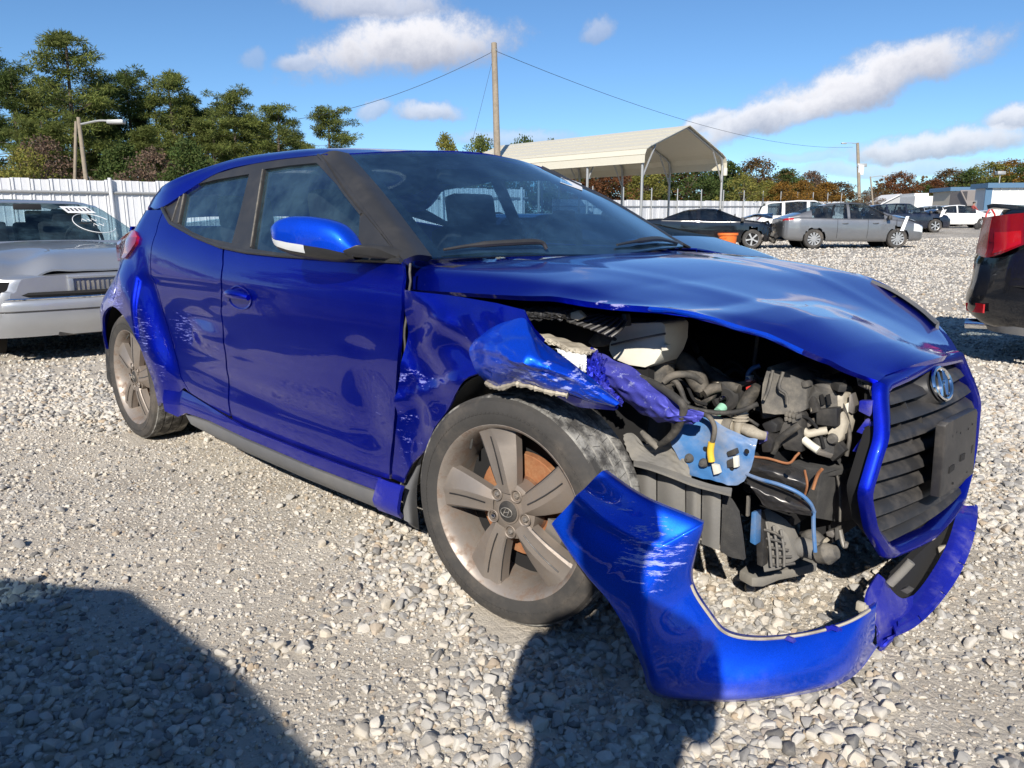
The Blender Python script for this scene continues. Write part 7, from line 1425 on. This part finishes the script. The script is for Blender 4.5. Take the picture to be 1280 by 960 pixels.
def pine_mesh(seed, h=10, dense=1.0, bare=.22):
    r = np.random.default_rng(seed); tk = MB(); bend = r.normal(0, .15, 2); tr = np.array([(bend[0]*math.sin(z*2.2), bend[1]*math.sin(z*1.7+1), z*h) for z in np.linspace(0, 1, 12)]); tk.tube(tr, np.linspace(.17, .03, 12), 8)
    C = []; Rd = []; n = int(46*dense)
    for i in range(n):
        f = bare+(1-bare)*(i+.5*r.random())/n; z = f*h; base = np.array([np.interp(f, np.linspace(0, 1, 12), tr[:, k]) for k in range(3)])
        ln = h*(.07+.20*(1-f)**.7*min(1, (f-bare)*5+.35))*r.uniform(.55, 1.25); az = i*2.4+r.normal(0, .5); dr = np.array([math.cos(az), math.sin(az), r.uniform(.0, .45)]); tip = base+dr*ln; tk.tube(np.array([base, base+dr*ln*.5+[0, 0, -.05], tip]), [.045*(1.1-f), .03*(1.1-f), .012], 5)
        for k in range(r.integers(3, 6)):
            t = r.uniform(.4, 1.08); C.append(base+dr*ln*t+r.normal(0, .16*ln**.5, 3)*np.array([1, 1, .7])); Rd.append(r.uniform(.22, .50)*(h/10))
    C.append(tr[-1]); Rd.append(.3); C = np.array(C); V, F = blades(C, 95, np.array(Rd)*.86, .25*h/10, .021*h/10, r, .5)
    return tk.mesh('trunk', M['bark']), MB().raw(V, F).mesh('crown', M['needles'], sharp=0)
def broad_mesh(seed, h=7, w_=.5, n=46, per=60, bare=False, low=.12):
    r = np.random.default_rng(seed); tk = MB(); tr = np.array([(.1*math.sin(z*3+seed), .1*math.cos(z*2), z*h*.62) for z in np.linspace(0, 1, 8)]); tk.tube(tr, np.linspace(.16, .06, 8), 7); C = []; Rd = []
    for i in range(n):
        u = r.random(); ph = r.uniform(0, 6.283); f = low+(1-low)*r.random()**.85; prof = math.sin(math.pi*min(1, max(.05, (f-low)/(1-low)*.92+.08)))**.6; rad = h*w_*.55*prof*math.sqrt(r.random())*r.uniform(.8, 1.15); p = np.array([rad*math.cos(ph), rad*math.sin(ph), f*h]); C.append(p); Rd.append(h*r.uniform(.05, .11))
        if i % 3 == 0: b = tr[min(7, int(f*9))]; tk.tube(np.array([b, (b+p)/2+[0, 0, .15], p]), [.05, .03, .012], 5)
    V, F = blades(np.array(C), per, np.array(Rd), .155*h/7, .075*h/7, r, .85); return tk.mesh('trunk', M['bark']), MB().raw(V, F).mesh('crown', M['leaf_green'], sharp=0)
def plant(name, label, cat, meshes, loc, s, rz, leaf, group):
    root = empty(name, loc, rz, label, cat, group); t = bpy.data.objects.new('trunk', meshes[0]); link(t, root); c = bpy.data.objects.new('crown', meshes[1]); link(c, root); c.material_slots[0].link = 'OBJECT'; c.material_slots[0].material = M[leaf]
    root.scale = s if isinstance(s, tuple) else (s, s, s); return root
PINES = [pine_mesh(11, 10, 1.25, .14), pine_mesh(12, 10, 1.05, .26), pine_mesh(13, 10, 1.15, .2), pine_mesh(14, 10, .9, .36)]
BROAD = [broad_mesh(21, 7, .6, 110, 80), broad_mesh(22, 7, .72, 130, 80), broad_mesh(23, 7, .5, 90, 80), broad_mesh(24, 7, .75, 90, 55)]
def tree_at(kind, px, pytop, d, leaf, label, k, name, cat='tree', group=None, wx=1.0):
    v = ray(px, pytop); hd = v @ _dh; g = CAM+v/hd*d; topz = g[2]; g[2] = float(ground_z(g[0], g[1])); h = topz-g[2]; H = 10 if kind == 'p' else 7; s = h/H
    return plant(name, label, cat, (PINES if kind == 'p' else BROAD)[k], g, (s*wx, s*wx, s), px*.7, leaf, group)
PG = 'pines beyond the left fence'
for px, pt, d, lf_, k, lb, wx in ((-30, 60, 34, 'needles_dark', 2, 'dark pine cut by the left picture edge', 1.1), (14, 88, 33, 'needles_dark', 1, 'dark pine nearest the left edge that the picture shows whole', 1.0), (85, 46, 33, 'needles', 0, 'tallest and fullest pine, standing behind the leaning lamp pole', 1.05), (48, 150, 30, 'needles', 3, 'low olive pine in front of the tallest pine', 1.3), (132, 100, 35, 'needles_dark', 2, 'dark pine just right of the tallest pine', .95), (158, 92, 37, 'needles_dark', 1, 'slim dark pine in the middle of the left row', .95), (206, 94, 36, 'needles', 0, 'broad sunlit pine in the middle of the left row', 1.0), (180, 160, 33, 'needles', 3, 'short pine under the middle of the left row', 1.2), (242, 126, 38, 'needles_dark', 2, 'dark pine between the broad pine and the right hand pines', .95),
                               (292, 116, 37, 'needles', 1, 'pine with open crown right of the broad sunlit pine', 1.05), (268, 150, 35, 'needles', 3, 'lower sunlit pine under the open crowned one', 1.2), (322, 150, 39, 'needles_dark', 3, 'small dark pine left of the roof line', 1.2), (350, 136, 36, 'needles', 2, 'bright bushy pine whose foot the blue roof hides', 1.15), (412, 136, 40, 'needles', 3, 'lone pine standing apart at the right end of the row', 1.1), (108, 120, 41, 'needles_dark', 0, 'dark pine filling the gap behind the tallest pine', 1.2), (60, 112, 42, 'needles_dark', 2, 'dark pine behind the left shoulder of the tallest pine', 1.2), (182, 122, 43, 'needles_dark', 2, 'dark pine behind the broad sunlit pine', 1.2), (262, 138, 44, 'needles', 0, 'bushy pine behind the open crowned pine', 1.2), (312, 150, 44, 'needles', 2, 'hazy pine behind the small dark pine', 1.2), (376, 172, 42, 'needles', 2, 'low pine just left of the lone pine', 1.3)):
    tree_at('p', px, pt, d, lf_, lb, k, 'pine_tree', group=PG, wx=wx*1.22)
for px, pt, d, lf_, k, lb in ((190, 190, 28, 'leaf_bare', 3, 'rusty brown bush below the pines right of the leaning pole'), (52, 176, 29, 'leaf_bare', 3, 'bare brownish thicket at the foot of the tallest pine'), (30, 190, 27, 'leaf_yellow', 3, 'olive bush behind the fence near the left edge'), (150, 182, 29, 'leaf_green', 2, 'green bush behind the fence post at left'), (232, 180, 28, 'leaf_green', 0, 'green bush behind the fence left of the blue car roof')):
    tree_at('b', px, pt, d, lf_, lb, k, 'bush', 'bush', 'bushes behind the left fence')
AG = 'autumn trees along the far side of the yard'
for px, pt, d, lf_, k, lb, wx in ((556, 172, 60, 'leaf_yellow', 0, 'pale tree top showing over the blue roof', .5), (600, 175, 62, 'needles', 1, 'light green tree top left of the tall pole', .8), (655, 176, 60, 'leaf_green', 1, 'rounded green tree top right of the tall pole', .6), (690, 179, 64, 'leaf_green', 0, 'small tree top over the carport roof', .5), (720, 200, 58, 'leaf_green', 1, 'green tree under the left end of the carport', 1.2), (752, 206, 56, 'leaf_rust', 1, 'rust red tree between the carport posts', 1.25), (782, 205, 60, 'leaf_bare', 1, 'brownish bare tree behind the carport posts', 1.3), (808, 212, 55, 'leaf_yellow', 2, 'yellow green tree right of the near carport post', 1.2), (832, 204, 60, 'leaf_rust', 1, 'reddish tree under the carport gable', 1.3), (862, 206, 58, 'leaf_green', 1, 'green tree under the carport gable', 1.2), (884, 203, 62, 'leaf_green', 1, 'dark green tree behind the last carport post', 1.2), (908, 205, 62, 'leaf_green', 0, 'deep green tree right of the carport', 1.2), (930, 219, 54, 'leaf_yellow', 3, 'thin pale yellow tree before the dark oak', 1.0), (946, 202, 64, 'leaf_brown', 1, 'large dark brown oak right of the carport', 1.15), (960, 228, 57, 'leaf_yellow', 2, 'low yellowish tree under the brown oak', 1.3),
                               (984, 214, 64, 'leaf_green', 0, 'green tree above the rear of the grey sedan', 1.2), (980, 230, 56, 'leaf_orange', 1, 'glowing orange tree behind the grey sedan tail', 1.3), (1003, 228, 62, 'leaf_orange', 1, 'second orange tree above the grey sedan roof', 1.3), (1016, 217, 68, 'leaf_bare', 1, 'bare pinkish tree above the grey sedan roof', 1.2), (1034, 230, 64, 'leaf_orange', 0, 'amber tree left of the far utility pole', 1.3), (1050, 230, 66, 'leaf_brown', 1, 'brown tree just left of the far utility pole', 1.3), (1082, 240, 80, 'leaf_bare', 3, 'low bare thicket between far pole and lamp post', 1.4), (1100, 236, 92, 'leaf_brown', 1, 'brown tree right of the lamp post', 1.3), (1126, 218, 96, 'leaf_rust', 1, 'big rust red tree behind the grey shed', 1.2), (1152, 232, 98, 'leaf_green', 1, 'grey green tree behind the white trailer', 1.3), (1188, 214, 100, 'leaf_brown', 1, 'big brown oak behind the tan building', 1.3), (1170, 226, 98, 'leaf_rust', 0, 'reddish tree between trailer and tan building', 1.2), (1214, 214, 98, 'leaf_green', 1, 'green tree behind the brown storage shed', 1.3), (1238, 206, 100, 'leaf_yellow', 1, 'olive tree above the white building', 1.3), (1266, 203, 100, 'leaf_orange', 1, 'amber tree at the right edge above the white building', 1.3), (1292, 206, 98, 'leaf_green', 1, 'green tree cut by the right picture edge', 1.3)):
    tree_at('b', px, pt, d, lf_, lb, k, 'autumn_tree', group=AG, wx=wx*1.22)
# trees behind the viewpoint: the picture shows them mirrored in the blue doors
for k in range(11):
    a = R(-150+k*17+(6 if k % 2 else 0)); d = 27+5*((k*3) % 4); g = np.array([d*math.cos(a), d*math.sin(a)-2, 0.]); g[2] = float(ground_z(g[0], g[1])); m = PINES[k % 4] if k % 3 else BROAD[k % 3]; s_ = 1.0 if k % 3 else 1.25
    plant('tree', 'dark tree behind the viewpoint, seen only mirrored in the blue doors', 'tree', m, g, (1.2*s_, 1.2*s_, s_*(.95+.1*(k % 3))), k*1.3, 'needles_dark' if k % 3 else 'leaf_brown', 'trees behind the viewpoint')
# far wood that closes the horizon
r_ = np.random.default_rng(77); C = []; Rd = []
for i in range(900):
    a = r_.uniform(0, 2*math.pi); d = r_.uniform(125, 175); C.append((CAM[0]+d*math.cos(a), CAM[1]+d*math.sin(a), r_.uniform(.5, 6.5))); Rd.append(r_.uniform(1.2, 2.6))
V, F = blades(np.array(C), 120, np.array(Rd), .55, .22, r_, .8); o = MB().raw(V, F).build('far_woods', M['leaf_brown'], sharp=0); tag(o, 'distant brown green woods all round the yard', 'woods', kind='stuff')
